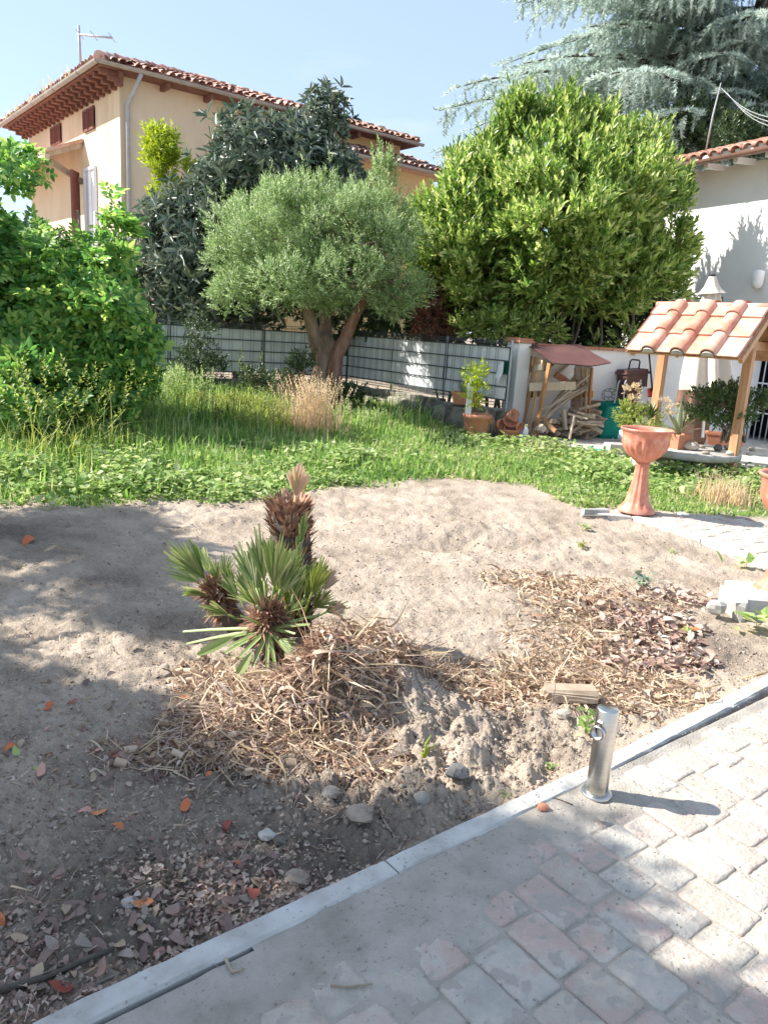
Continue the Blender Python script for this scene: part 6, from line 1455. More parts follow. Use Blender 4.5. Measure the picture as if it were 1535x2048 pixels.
mb = MB(); mb.tube([D(545, 1320, Yf+.05), D(537, 1235, Yf)], [.06, .05], 9); mb.build('sucker_stem', M_darkbark, palm); mb = MB(); mb.tube([D(480, 1260, Yl), D(432, 1190, Yl)], [.06, .05], 9); mb.build('sucker_stem', M_darkbark, palm)
# fronds, base pixel -> tip pixel
for (bx, by, tx, ty, Ya, Yb, ns, op, w_, pt) in [
    (428, 1180, 338, 1072, Yl, 3.55, 20, .42, .020, .22), (432, 1175, 395, 1085, Yl, 3.75, 12, .28, .019, .3), (425, 1195, 355, 1172, Yl, 3.4, 9, .14, .018, .2), (430, 1190, 330, 1110, Yl, 3.7, 12, .5, .012, .3),
    (450, 1180, 452, 1100, Yl, 3.7, 8, .5, .012, .3), (440, 1180, 420, 1110, Yl, 3.5, 8, .4, .012, .3),
    (535, 1225, 515, 1050, Yf, 3.35, 16, .30, .019, .36), (540, 1225, 562, 1058, Yf, 3.2, 16, .36, .018, .33), (530, 1225, 478, 1085, Yf, 3.4, 14, .35, .018, .35), (545, 1225, 590, 1090, Yf, 3.3, 14, .3, .017, .35), (530, 1225, 497, 1100, Yf, 3.4, 10, .3, .017, .4), (545, 1230, 600, 1120, Yf, 3.3, 10, .35, .014, .4),
    (540, 1235, 460, 1150, Yf, 3.25, 9, .5, .010, .3), (540, 1240, 470, 1165, Yf, 3.1, 7, .2, .010, .4), (550, 1245, 622, 1190, Yf, 3.2, 5, .2, .010, .4),
    (600, 1230, 652, 1118, 3.6, 3.6, 16, .42, .018, .42), (600, 1240, 672, 1175, 3.6, 3.5, 12, .6, .014, .4), (590, 1225, 640, 1150, 3.55, 3.45, 12, .4, .014, .4), (570, 1230, 575, 1100, 3.45, 3.4, 12, .35, .016, .4), (510, 1235, 480, 1130, 3.4, 3.45, 12, .4, .016, .4), (500, 1230, 440, 1140, 3.45, 3.5, 10, .35, .014, .4), (550, 1220, 545, 1090, 3.35, 3.3, 12, .25, .015, .35), (560, 1220, 600, 1080, 3.4, 3.4, 10, .25, .014, .35), (620, 1240, 700, 1200, 3.5, 3.45, 10, .5, .012, .4), (470, 1200, 450, 1120, 3.55, 3.5, 9, .3, .014, .3), (480, 1240, 400, 1205, 3.45, 3.35, 9, .3, .012, .3), (540, 1270, 600, 1300, 3.2, 3.1, 8, .4, .012, .3), (605, 1230, 625, 1130, 3.6, 3.5, 9, .4, .014, .3), (600, 1235, 590, 1130, 3.5, 3.45, 8, .3, .014, .3),
    (582, 1040, 604, 922, Yt, 3.6, 18, .50, .024, .42), (598, 1100, 612, 1020, 3.5, 3.48, 8, .22, .012, .2), (590, 1110, 604, 1060, 3.5, 3.5, 8, .3, .012, .2), (565, 1030, 540, 985, Yt, 3.6, 5, .3, .012, .3), (600, 1120, 590, 1180, 3.5, 3.45, 5, .4, .012, .2)]:
    fan(D(bx, by, Ya), D(tx, ty, Yb), ns, op, w_*1.0, pt, mat=M_drygrass if ty == 922 else M_palm)
for i in range(20):
    bx_ = r_.uniform(500, 610); bY = r_.uniform(3.35, 3.6); tx_ = bx_+(bx_-555)*r_.uniform(.3, 1.0)+r_.uniform(-35, 35); ty_ = r_.uniform(1085, 1175)
    fan(D(bx_, 1240+r_.uniform(-10, 10), bY), D(tx_, ty_, bY+r_.uniform(-.08, .05)), r_.choice([7, 9, 11]), r_.uniform(.2, .45), .014, r_.uniform(.3, .5), mat=r_.choice([M_palm, M_palm, M_palm, M_weed, M_drygrass]))
# lower fan of radiating trimmed segments under the front sucker
for (tx, ty, Yb) in [(365, 1255, 3.35), (372, 1280, 3.3), (455, 1290, 3.15), (450, 1302, 3.12), (460, 1272, 3.2), (478, 1312, 3.1), (505, 1330, 3.1), (533, 1345, 3.08), (552, 1342, 3.08), (576, 1305, 3.1), (590, 1265, 3.15), (480, 1228, 3.15), (620, 1245, 3.2), (640, 1225, 3.3)]:
    mb = MB(); a = Vector(D(537, 1258, Yf-.05)); b = Vector(D(tx, ty, Yb)); seg_leaf(mb, a, b-a, (0, -.5, 1), (b-a).length, .020, bend=.05, trim=True); mb.build('frond', M_palm, palm)
fan(D(700, 1215, 3.45), D(655, 1215, 3.4), 8, .6, .014, .2, mat=M_straw); fan(D(640, 1200, 3.5), D(668, 1135, 3.55), 12, .5, .016, .3, mat=M_curl)
for (a, b, Ya, w_) in [((470, 1360), (505, 1300), 3.0, .04), ((395, 1310), (470, 1270), 3.1, .045), ((565, 1440), (590, 1400), 2.85, .05)]:
    mb = MB(); A_, B_ = Vector(D(*a, Ya)), Vector(D(*b, Ya+.1)); seg_leaf(mb, A_, B_-A_, (0, -1, .5), (B_-A_).length, w_, bend=.03, n=3); o = mb.build('cut_leaf', M_palm); tag(o, {470: 'pale green folded leaf blade standing under the palm', 395: 'dark green leaf blade lying left of the palm foot', 565: 'dark green cut leaf in front of the brown fibre heap'}[a[0]], 'leaf')

# ================================================================ DEAD LEAVES, STRAW, LITTER
def strips(n, region, lift, seed, L_=(.04, .17), w_=.022, bend=(0, 2.6)):
    """curved ribbons lying in region(n)->xy"""
    r = np.random.default_rng(seed); parts = []; xy = region(n, r); z = terrain(xy[:, 0], xy[:, 1], False)+lift(xy, r)
    P_ = np.column_stack([xy, z]); nb = 6
    for k in range(nb):
        s = np.arange(n) % nb == k; m_ = s.sum(); T = bladeT(w_*(.5+.25*k), bend[0]+(bend[1]-bend[0])*k/(nb-1), 4)
        az = r.uniform(0, 6.283, m_); el_ = r.normal(.12, .32, m_); dv = np.stack([np.cos(az)*np.cos(el_), np.sin(az)*np.cos(el_), np.sin(el_)], 1)
        parts.append(scatter(T, P_[s], rot_from(dv, roll=r.normal(0, .9, m_)), r.uniform(*L_, m_)))
    return parts
def gauss(blobs):
    def f(n, r):
        b = np.array(blobs); p = b[:, 4]/b[:, 4].sum(); i = r.choice(len(b), n, p=p); q = r.normal(size=(n, 2)); q = q/np.maximum(1, np.linalg.norm(q, axis=1, keepdims=True)/2.0)
        return b[i, :2]+q*b[i, 2:4]
    return f
def gx(px, py): p = G(px, py, .03); return p[0], p[1]
H1 = [(*gx(640, 1400), .17, .13, 3), (*gx(770, 1320), .16, .14, 2.4), (*gx(480, 1440), .16, .12, 2.2), (*gx(620, 1490), .22, .07, 2.2), (*gx(860, 1330), .14, .07, 1.2), (*gx(430, 1340), .10, .12, 1.4), (*gx(330, 1480), .14, .05, .9), (*gx(690, 1260), .10, .10, .9), (*gx(700, 1480), .14, .08, 1)]
def heaplift(xy, r):
    t = np.zeros(len(xy))
    for px, py, sx_, h in ((640, 1370, .11, .19), (700, 1275, .10, .10), (760, 1310, .13, .12), (480, 1410, .16, .035), (440, 1330, .1, .05)):
        q = gx(px, py+45); t = t+h*np.exp(-((xy[:, 0]-q[0])**2+(xy[:, 1]-q[1])**2)/(2*sx_**2))
    return t*r.uniform(.3, 1.15, len(xy))+r.uniform(.0, .012, len(xy))
heap = empty('leaf_heap', (0, 3.1, 0), 'heap of dead palm leaves, curled fibres and dry strips round the foot of the palm', 'leaf heap', kind='stuff')
scat_obj('dry_strips', strips(6800, gauss(H1), heaplift, 1), M_straw, heap, kind='stuff')
scat_obj('broad_strips', strips(900, gauss([(*gx(640, 1400), .13, .10, 3), (*gx(760, 1320), .14, .12, 2.4)]), heaplift, 3, L_=(.06, .16), w_=.06, bend=(.6, 3.0)), M_curl, heap, kind='stuff')
scat_obj('dark_strips', strips(4400, gauss(H1), heaplift, 2, L_=(.03, .11), w_=.045), M_litter, heap, kind='stuff')
def curls(n, region, lift, seed, s=(.022, .05)):
    """short rolled leaf pieces"""
    r = np.random.default_rng(seed); V = []; k = 6
    for i in range(2):
        for j in range(k+1):
            an = 4.6*j/k; rr2 = .5*(1-.06*j); V.append([math.cos(an)*rr2, i*1.3, math.sin(an)*rr2])
    F = [[j, j+1, k+2+j, k+1+j] for j in range(k)]; T = (np.array(V), np.array(F))
    xy = region(n, r); z = terrain(xy[:, 0], xy[:, 1], False)+lift(xy, r)+.008; az = r.uniform(0, 6.28, n); el_ = r.normal(0, .4, n)
    dv = np.stack([np.cos(az)*np.cos(el_), np.sin(az)*np.cos(el_), np.sin(el_)], 1); return [scatter(T, np.column_stack([xy, z]), rot_from(dv, roll=r.uniform(0, 6.28, n)), np.column_stack([r.uniform(*s, n)]*3)*r.uniform(.6, 1.3, (n, 3)))]
scat_obj('curled_pieces', curls(260, gauss(H1), heaplift, 5, s=(.016, .036)), M_curl, heap, kind='stuff')
FB_ = [(*gx(640, 1395), .105, .05, 3), (*gx(680, 1360), .09, .05, 1)]
def fbl(xy, r):
    q = gx(640, 1400); return (.20*np.exp(-((xy[:, 0]-q[0])**2+(xy[:, 1]-q[1])**2)/(2*.10**2)))*r.uniform(.6, 1.1, len(xy))
scat_obj('fibres', strips(2600, gauss(FB_), fbl, 7, L_=(.03, .13), w_=.022, bend=(.5, 3.0)), M_fibre, heap, kind='stuff')
# long pale straws on the heap
scat_obj('long_straws', strips(90, gauss(H1), lambda xy, r: heaplift(xy, r)+.02, 8, L_=(.2, .42), w_=.007, bend=(0, .9)), M_drygrass, heap, kind='stuff')
# straw field on the right
S1 = [(*gx(1180, 1180), .28, .20, 2.2), (*gx(1130, 1340), .26, .13, 2.2), (*gx(1240, 1360), .22, .12, 2.0), (*gx(1200, 1260), .25, .25, 2.2), (*gx(1080, 1150), .20, .12, .8), (*gx(1000, 1370), .14, .07, .8)]
sf = empty('straw_patch', (1.1, 3.9, 0), 'matted patch of dry yellow straw and leaf strips on the right of the bed', 'straw', kind='stuff')
flat = lambda xy, r: r.uniform(.0, .03, len(xy))
scat_obj('dry_strips', strips(5600, gauss(S1), flat, 11, L_=(.05, .2), w_=.025, bend=(0, 2.4)), M_straw, sf, kind='stuff')
scat_obj('curled_pieces', curls(260, gauss(S1), flat, 12, s=(.015, .03)), M_curl, sf, kind='stuff')
L1 = [(*gx(1290, 1230), .17, .14, 2), (*gx(1320, 1290), .16, .12, 2), (*gx(1240, 1200), .2, .2, .8), (*gx(1360, 1180), .14, .12, .7)]
def litter(n, region, lift, seed, s=(.03, .075)):
    r = np.random.default_rng(seed); xy = region(n, r); z = terrain(xy[:, 0], xy[:, 1], False)+lift(xy, r)+.004; parts = []
    for k, T in enumerate((leafT(.28, .16, .12), leafT(.34, .05, .35), leafT(.24, .22, -.2))):
        q = np.arange(n) % 3 == k; m_ = q.sum(); az = r.uniform(0, 6.28, m_); el_ = r.normal(.05, .3, m_); dv = np.stack([np.cos(az)*np.cos(el_), np.sin(az)*np.cos(el_), np.sin(el_)], 1)
        parts.append(scatter(T, np.column_stack([xy, z])[q], rot_from(dv, roll=r.normal(0, .7, m_)), r.uniform(*s, m_)))
    return parts
scat_obj('leaf_crumbs', litter(2600, gauss([(*gx(150, 1850), .25, .12, 2), (*gx(450, 1790), .18, .12, 2), (*gx(480, 1720), .16, .12, 1.3), (*gx(60, 1980), .2, .1, 1.2), (*gx(330, 1480), .3, .2, 1.2)]), lambda xy, r: np.where(kside(xy[:, 0], xy[:, 1]) < -.02, r.uniform(0, .012, len(xy)), -.2), 19, s=(.008, .028)), M_litter, sf, kind='stuff')
scat_obj('brown_leaves', litter(900, gauss(L1), flat, 13), M_litter, sf, kind='stuff')
# thin scatter of chaff and twigs over the whole bed
def bedreg(n, r):
    out_ = []
    while sum(len(o) for o in out_) < n:
        px = r.uniform(-40, 1560, n*2); py = r.uniform(1010, 2060, n*2)**1.0; d = cF[None]+cR[None]*((px-767.5)/FPX)[:, None]+cU[None]*((1024-py)/FPX)[:, None]; t = -CAM_H/d[:, 2]; xy = d[:, :2]*t[:, None]
        ok = (kside(xy[:, 0], xy[:, 1]) < -.02) & ~poly_in(xy[:, 0], xy[:, 1], PATH2); out_.append(xy[ok])
    return np.concatenate(out_)[:n]
chaff = empty('bed_litter', (0, 3, 0), 'thin scatter of chaff, twigs and crumbled leaves over the bare soil', 'litter', kind='stuff')
flat0 = lambda xy, r: r.uniform(-.002, .008, len(xy))
scat_obj('chaff', strips(6500, bedreg, flat0, 15, L_=(.012, .06), w_=.028, bend=(0, 1.6)), M_litter, chaff, kind='stuff')
scat_obj('pale_chaff', strips(1300, bedreg, flat0, 16, L_=(.03, .12), w_=.02, bend=(0, 1.6)), M_straw, chaff, kind='stuff')
def nearleft(n, r):
    b = [(*gx(150, 1850), .25, .12, 2), (*gx(450, 1800), .16, .10, 2), (*gx(480, 1720), .16, .09, 1.3), (*gx(250, 1900), .2, .07, 1.5), (*gx(300, 1400), .2, .25, 1.3), (*gx(300, 1520), .25, .12, 1)]
    xy = gauss(b)(n*2, r); return xy[kside(xy[:, 0], xy[:, 1]) < -.03][:n]
scat_obj('crumbled_leaves', litter(160, lambda n, r: nearleft(n, r), lambda xy, r: r.uniform(0, .01, len(xy)), 17, s=(.015, .035)), M_litter, chaff, kind='stuff') if False else None
# fallen leaves one by one
def leaf_mesh(name, mat, w_, fold, droop, seed, curl=0):
    r = random.Random(seed); n = 6; V = []
    for i in range(n+1):
        t = i/n; ww = w_*math.sin(math.pi*min(.999, t**.85))**.75*(1 if t < 1 else 0)+.0; zc_2 = -droop*t*t+.15*math.sin(t*4+seed*1.7)
        V += [(-ww+r.uniform(-.01, .01), t, zc_2+fold*ww*2+r.uniform(-.02, .02)), (r.uniform(-.01, .01), t, zc_2), (ww+r.uniform(-.01, .01), t, zc_2+fold*ww*2+r.uniform(-.02, .02))]
    F = []
    for i in range(n): F += [(3*i, 3*i+1, 3*i+4, 3*i+3), (3*i+1, 3*i+2, 3*i+5, 3*i+4)]
    me = bpy.data.meshes.new(name); me.from_pydata([tuple(v) for v in V], [], F); me.polygons.foreach_set('use_smooth', [True]*len(F)); me.materials.append(mat); return me
LC = {}
for k, cs_ in dict(orange=[(.50, .13, .045), (.62, .24, .09)], red=[(.25, .05, .035), (.33, .09, .06)], pink=[(.50, .25, .2), (.56, .3, .24)], brown=[(.16, .10, .085), (.28, .19, .155)], grey=[(.21, .165, .135), (.33, .27, .22)], tan=[(.30, .21, .14), (.42, .31, .21)], green=[(.28, .36, .10), (.40, .46, .16)]).items():
    LC[k] = [leaf_mesh('fallen_leaf', noisy('leaf_'+k, cs_, scale=20, rough=.55, bump=.2, rnd=('object', .5), spec=.35), *q, i) for i, q in enumerate([(.24, .10, .1), (.31, -.08, .12), (.24, .16, -.08)])]
def put_leaf(kind, p, s, az, label, group=None, tilt=.25, cat='fallen leaf'):
    o = bpy.data.objects.new('fallen_leaf', r_.choice(LC[kind])); col.objects.link(o)
    o.location = p; o.scale = (s*r_.uniform(.85, 1.15), s, s); o.rotation_euler = (r_.uniform(-tilt, tilt), r_.uniform(-tilt, tilt)*1.6, az)
    tag(o, label, cat, group); return o
named = [('orange', 245, 1668, .055, 1.0, 'bright orange curled leaf on the shaded soil, below the pair of round leaves'), ('orange', 213, 1632, .05, 1.5, 'round orange leaf, right one of the pair on the shaded soil'), ('pink', 186, 1632, .05, 1.7, 'brownish pink round leaf, left one of the pair on the shaded soil'),
    ('red', 467, 1648, .06, 2.8, 'dark red leaf lying between soil lumps above the kerb'), ('pink', 78, 1562, .06, .1, 'long pink leaf at the far left of the soil'), ('green', 36, 1520, .05, .7, 'upper yellow-green leaf at the left edge of the soil'), ('green', 93, 1540, .045, 1.6, 'upright yellow-green leaf just above the long pink leaf'),
    ('orange', 35, 1497, .055, 2.5, 'orange leaf nearest the left edge in the upper leaf cluster'), ('tan', 52, 1485, .055, 3.0, 'pale tan leaf beside the upper left leaf cluster'), ('orange', 103, 1518, .05, .8, 'orange leaf between the two yellow-green leaves and the soil lumps'), ('pink', 100, 1468, .045, .9, 'pink leaf above the orange leaf on the left soil'),
    ('orange', 105, 1412, .05, 2.9, 'small orange leaf highest on the left shaded soil'), ('red', 155, 1405, .04, 1.8, 'small dark red leaf right of the highest orange leaf'), ('orange', 378, 1400, .06, 1.4, 'upright orange-brown leaf at the left edge of the leaf heap'), ('red', 255, 1512, .06, 2.2, 'large red-brown leaf at the left tip of the leaf heap'),
    ('orange', 375, 1606, .055, 3.1, 'long thin orange leaf on the soil below the heap'), ('tan', 418, 1535, .05, 1.7, 'cream leaf fallen in front of the heap'), ('orange', 492, 1735, .04, 1.2, 'small orange leaf among grey leaves above the kerb'), ('red', 505, 1810, .07, .2, 'red leaf with grey leaves nearest the kerb'),
    ('orange', 307, 1812, .055, 1.5, 'orange leaf standing on its edge above a grey leaf cluster'), ('orange', 8, 1860, .07, .9, 'orange leaf at the lower left edge'), ('red', 330, 1745, .035, .8, 'small dark red leaf left of the grey cluster'), ('pink', 115, 1768, .045, .4, 'small pinkish leaf on dark soil at left'),
    ('red', 150, 1985, .06, 1.7, 'upright dark red-brown leaf near the lower left corner'), ('orange', 68, 1080, .12, 3.0, 'pale orange leaf alone high on the left bank of soil'), ('pink', 200, 1500, .05, 3.0, 'pink leaf by the tip of the leaf heap'), ('orange', 1400, 1270, .11, .6, 'orange-brown leaf on the right bank of the straw patch'),
    ('orange', 425, 1545, .04, 2.7, 'small orange leaf right of the cream leaf'), ('tan', 130, 1840, .05, .3, 'tan leaf on the dark soil near the lower left'), ('pink', 328, 1900, .05, 2.9, 'pinkish leaf among the dark leaves just above the kerb'), ('red', 1290, 985, .08, .4, 'dark red leaf beyond the path tip') if False else None]
for q in named:
    if q: p = Gt(q[1], q[2]); put_leaf(q[0], p+[0, 0, .013], q[3], q[4], q[5])
zones = [('lower left corner', (60, 1950), 60, 40, 14), ('dark soil beside the kerb', (430, 1850), 90, 40, 26), ('soil lumps above the kerb crack', (470, 1740), 60, 45, 30), ('shaded soil in front of the heap', (330, 1560), 120, 25, 20), ('shaded soil left of the palm', (280, 1400), 70, 50, 14), ('dark soil at the lower left', (190, 1880), 110, 50, 30), ('soil far left', (70, 1700), 60, 120, 14)]
for zn, (cx_, cy_), sx_, sy_, n in zones:
    for i in range(n):
        for _ in range(20):
            px = cx_+r_.gauss(0, sx_); py = cy_+r_.gauss(0, sy_)
            if px > -20: p = Gt(px, py)
            if px > -20 and kside(p[0], p[1]) < -.03: break
        kd = r_.choice(['brown', 'brown', 'grey', 'grey', 'brown', 'tan']); kdn = {'brown': 'dark brown', 'grey': 'grey', 'tan': 'tan'}[kd]
        put_leaf(kd, p+[0, 0, r_.uniform(.012, .02)], r_.uniform(.025, .06), r_.uniform(0, 6.28), '%s dry leaf lying with others on the %s' % (kdn, zn), '%s leaves, %s' % (kdn, zn), tilt=.3)
# wood chunk
wq = Gt(1140, 1402); mb = MB(); mb.box((wq[0], wq[1]+.02, wq[2]+.03), (.235, .085, .05), Matrix.Rotation(-.03, 3, 'Z'), jit=.008, bev=.008); mb.box((wq[0]+.01, wq[1]-.005, wq[2]+.02), (.21, .07, .03), Matrix.Rotation(.02, 3, 'Z'), jit=.008); tag(mb.build('wood_block', M_oldwood), 'weathered split wood block lying behind the steel standpipe at the edge of the straw', 'wood block')
# stones and clods worth naming
for i, (px, py, s, mt, lb) in enumerate([(915, 1560, .038, M_lava, 'dark grey smooth stone below the green sprout'), (845, 1605, .04, M_darkconc, 'grey earthy lump near the middle of the kerb'), (1085, 1618, .018, M_terra, 'small piece of broken red brick on the paving beside the kerb'), (1203, 1665 - 25, .013, M_stone, 'small round pebble on the paving before the standpipe'), (1123, 1447, .03, M_stone, 'pale pinkish stone flake below the wood block'),
    (533, 1680, .022, M_conc, 'whitish lump of mortar among the soil clods'), (560, 1685, .022, M_darkconc, 'grey clod right of the whitish mortar lump'), (258, 1812, .026, M_conc, 'pale blue-grey stone among the grey leaves'), (595, 1765, .032, M_clod, 'big rounded soil clod just above the kerb crack'), (720, 1640, .04, M_clod, 'big cracked soil clod in the shade above the kerb'), (800, 1480, .035, M_clod, 'pale dry clod beside the heap'), (660, 1590, .03, M_clod, 'soil clod below the front of the heap')]):
    p = G(px, py, .01) if lb.find('paving') > 0 else Gt(px, py); rock('stone' if mt is not M_clod else 'soil_clod', p+[0, 0, s*.35], (s*1.15, s, s*.7), mt, lb, 'stone' if mt is not M_clod else 'clod', seed=i+100, n=(9, 6), flat=1, amp=.22)
# clods and pebbles by the thousand
def rocks(n, region, smin, smax, seed, zf, pw=2.5):
    r = np.random.default_rng(seed); t = []
    for k in range(4):
        V = []; nn, mm = 6, 3
        for i in range(mm+1):
            for j in range(nn):
                ph = math.pi*(.12+.76*i/mm); an = 2*math.pi*j/nn; q = r.uniform(.5, 1.35); V.append([math.sin(ph)*math.cos(an)*q, math.sin(ph)*math.sin(an)*q, math.cos(ph)*.75*q])
        F = [[i*nn+j, (i+1)*nn+j, (i+1)*nn+(j+1) % nn, i*nn+(j+1) % nn] for i in range(mm) for j in range(nn)]+[[0, 1, 2, 3], [0, 3, 4, 5]]; t.append((np.array(V), np.array(F)))
    xy = region(n, r); s = smin+(smax-smin)*r.random(n)**pw; z = zf(xy)+s*.15; parts = []
    for k in range(4):
        q = np.arange(n) % 4 == k; parts.append(scatter(t[k], np.column_stack([xy, z])[q], rot_from(rdir(n)[q]), s[q]))
    return parts
def clodreg(n, r):
    b = [(.25, 2.75, .35, .25, 2.0), (.05, 2.3, .4, .15, 1.6), (.55, 2.75, .3, .2, 1.0), (-.4, 1.85, .35, .22, 1.6), (1.5, 3.6, .4, .3, 1.0), (.9, 4.9, 1.0, .9, 1.4), (-1.0, 3.2, .6, .8, .8), (.2, 5.4, .9, .5, .8)]
    xy = gauss(b)(n*2, r); xy = xy[(kside(xy[:, 0], xy[:, 1]) < -.01) & ~poly_in(xy[:, 0], xy[:, 1], PATH2)]; return xy[:n]
tf = lambda xy: terrain(xy[:, 0], xy[:, 1])
o = scat_obj('soil_clods', rocks(11000, clodreg, .0015, .012, 21, tf, 4.5)+rocks(12000, bedreg, .0012, .007, 22, tf, 3), M_clod); tag(o, 'crumbly clods and grit strewn over the bare soil', 'clods', kind='stuff')
def pavreg(n, r):
    xy = np.column_stack([r.uniform(-.7, 2.4, n*4), r.uniform(1.2, 3.4, n*4)]); ks = kside(xy[:, 0], xy[:, 1]); xy = xy[(ks > .01) & (r.random(n*4) < np.exp(-ks*1.1))]; return xy[:n]
o = scat_obj('grit', rocks(6500, pavreg, .0006, .0036, 23, lambda xy: np.maximum(dust(xy[:, 0], xy[:, 1]), -.001)+.001, 3.5), M_sand); tag(o, 'grit and crumbs of earth scattered on the paving', 'grit', kind='stuff')
# single twigs, roots
for i, (pts, rad, mat, lb) in enumerate([([(745, 1590), (768, 1640), (790, 1670), (752, 1722)], .0022, M_straw, 'thin pale curving root reaching down to the kerb crack'), ([(0, 1990), (90, 1962), (160, 1935), (230, 1905)], .009, M_darkbark, 'thick dark stick in the lower left corner'), ([(192, 1974), (245, 1945), (292, 1919)], .005, M_greybark, 'grey stick lying just above the kerb'),
    ([(230, 1790), (290, 1770), (370, 1750)], .0035, M_darkbark, 'dark thin twig above the grey leaf cluster'), ([(660, 1972), (700, 1974), (745, 1968)], .003, M_oldwood, 'short pale twig lying on the sandy paving'), ([(440, 1937), (465, 1945), (485, 1938)], .005, M_oldwood, 'knobbly pale twig beside the kerb on the paving'), ([(1085, 1640-50), (1120, 1600), (1145, 1610)], .002, M_darkbark, 'tiny dark twig across the dusty paving'),
    ([(1300, 1392), (1380, 1388), (1440, 1372)], .005, M_drygrass, 'long pale stalk lying on the soil bank above the kerb'), ([(1480, 1360), (1535, 1345)], .003, M_drygrass, 'thin stalk at the right edge above the kerb')]):
    P_ = [Gt(*q)+[0, 0, rad+.004] if kside(*Gt(*q)[:2]) < 0 else G(*q, .006+rad) for q in pts]; mb = MB(); mb.tube(P_, [rad, rad*.9, rad*.8, rad*.6][:len(P_)], 6); tag(mb.build('twig', mat), lb, 'twig')

# ================================================================ GRASS AND GROUND COVER
def grass_region(px0, px1, py0, py1, edge=None):
    def f(n, r):
        px = r.uniform(px0, px1, n*3); py = r.uniform(py0, py1, n*3); d = cF[None]+cR[None]*((px-767.5)/FPX)[:, None]+cU[None]*((1024-py)/FPX)[:, None]; t = -(CAM_H-.0)/d[:, 2]; xy = d[:, :2]*t[:, None]; return xy
    return f
EDGE = [(-400, 1010), (-100, 1010), (0, 1004), (120, 1008), (180, 1018), (240, 1002), (330, 996), (420, 1004), (520, 990), (640, 972), (760, 968), (880, 962), (960, 968), (1060, 975), (1150, 1010), (1165, 1020)]
EP = [G(x, y)[:2] for x, y in EDGE]
FIELD = [tuple(p) for p in EP]+[(2.2, 7.25), (2.9, 7.32), (3.6, 7.17), (4.2, 6.97), (6.4, 6.5), (6.6, 9.3), tuple(PP[2]), tuple(PP[1]), tuple(PP[0]), tuple((FB+nr_*.5)[:2]), tuple((FC+nr_*.4)[:2]), tuple((FA+nl*.1)[:2]), (-9, 12.5), (-9, 6)]
def field(n, r, bias=None):
    out_ = []; tot = 0
    while tot < n:
        xy = np.column_stack([r.uniform(-8, 6.4, n*2), r.uniform(5.8, 15.3, n*2)]); xy = xy[np.abs(xy[:, 0]) < xy[:, 1]*.56+.6]
        ok = poly_in(xy[:, 0], xy[:, 1]+.30*fbm(xy[:, 0]*1.6, xy[:, 1]*1.6, 3, 8)+np.abs(r.normal(0, .10, len(xy)))-.10-.35*(r.random(len(xy)) < .03), FIELD)
        if bias is not None: ok &= r.random(len(xy)) < bias(xy)
        ok &= np.hypot(xy[:, 0]-wc[0], xy[:, 1]-wc[1]) > .52
        out_.append(xy[ok]); tot += ok.sum()
    return np.concatenate(out_)[:n]
def blades(n, bias, hfun, seed, lean=.6, w_=.011):
    r = np.random.default_rng(seed); xy = field(n, r, bias); z = terrain(xy[:, 0], xy[:, 1], False); h = hfun(xy)*r.uniform(.55, 1.25, n); parts = []
    # tufts: pull blades towards tuft centres
    for k in range(5):
        q = np.arange(n) % 5 == k; m_ = q.sum(); az = r.uniform(0, 6.28, m_); ln = np.abs(r.normal(lean, .22, m_)); dv = np.stack([np.cos(az)*ln, np.sin(az)*ln, np.ones(m_)], 1)
        T = bladeT(1.0, .4+.45*k, 3); hh = h[q]; sc = np.column_stack([w_*r.uniform(.5, 1.1, m_), hh, hh]); T = (T[0].copy(), T[1]); parts.append(scatter(T, np.column_stack([xy, z])[q], rot_from(dv, roll=r.uniform(0, 6.28, m_)*0+np.pi), sc))
    return parts
def gd(xy, px, py, sx_, sy_=None):
    q = G(px, py); return np.exp(-((xy[:, 0]-q[0])**2/(2*sx_**2)+(xy[:, 1]-q[1])**2/(2*(sy_ or sx_)**2)))
near = lambda xy: np.clip(8.5/xy[:, 1], .35, 1)**2.2
hmap = lambda xy: .05+.11*sst(xy[:, 1], 6.6, 8.6)*(1-.75*sst(xy[:, 0], .3, 1.6))+.20*np.exp(-((xy[:, 0]+4.0)**2/3.0+(xy[:, 1]-8.6)**2/3.2))+.05*fbm(xy[:, 0]*1.4, xy[:, 1]*1.4, 3, 61)
turf = empty('grass', (0, 9, 0), 'unmown green grass covering the ground between bed and fence', 'grass', kind='stuff')
scat_obj('blades', blades(62000, near, lambda xy: np.maximum(hmap(xy), .03), 1), M_grass, turf, kind='stuff')
long_ = lambda xy: np.clip(gd(xy, 60, 900, 1.2, 1.4)+gd(xy, 250, 830, 1.2)+.8*gd(xy, 860, 850, .5)+.5*gd(xy, 450, 850, 1.0), 0, 1)
scat_obj('long_blades', blades(9000, long_, lambda xy: .28+.42*gd(xy, 60, 860, 1.3)+.1*gd(xy, 860, 860, .6), 2, lean=.45, w_=.012), M_grass, turf, kind='stuff')
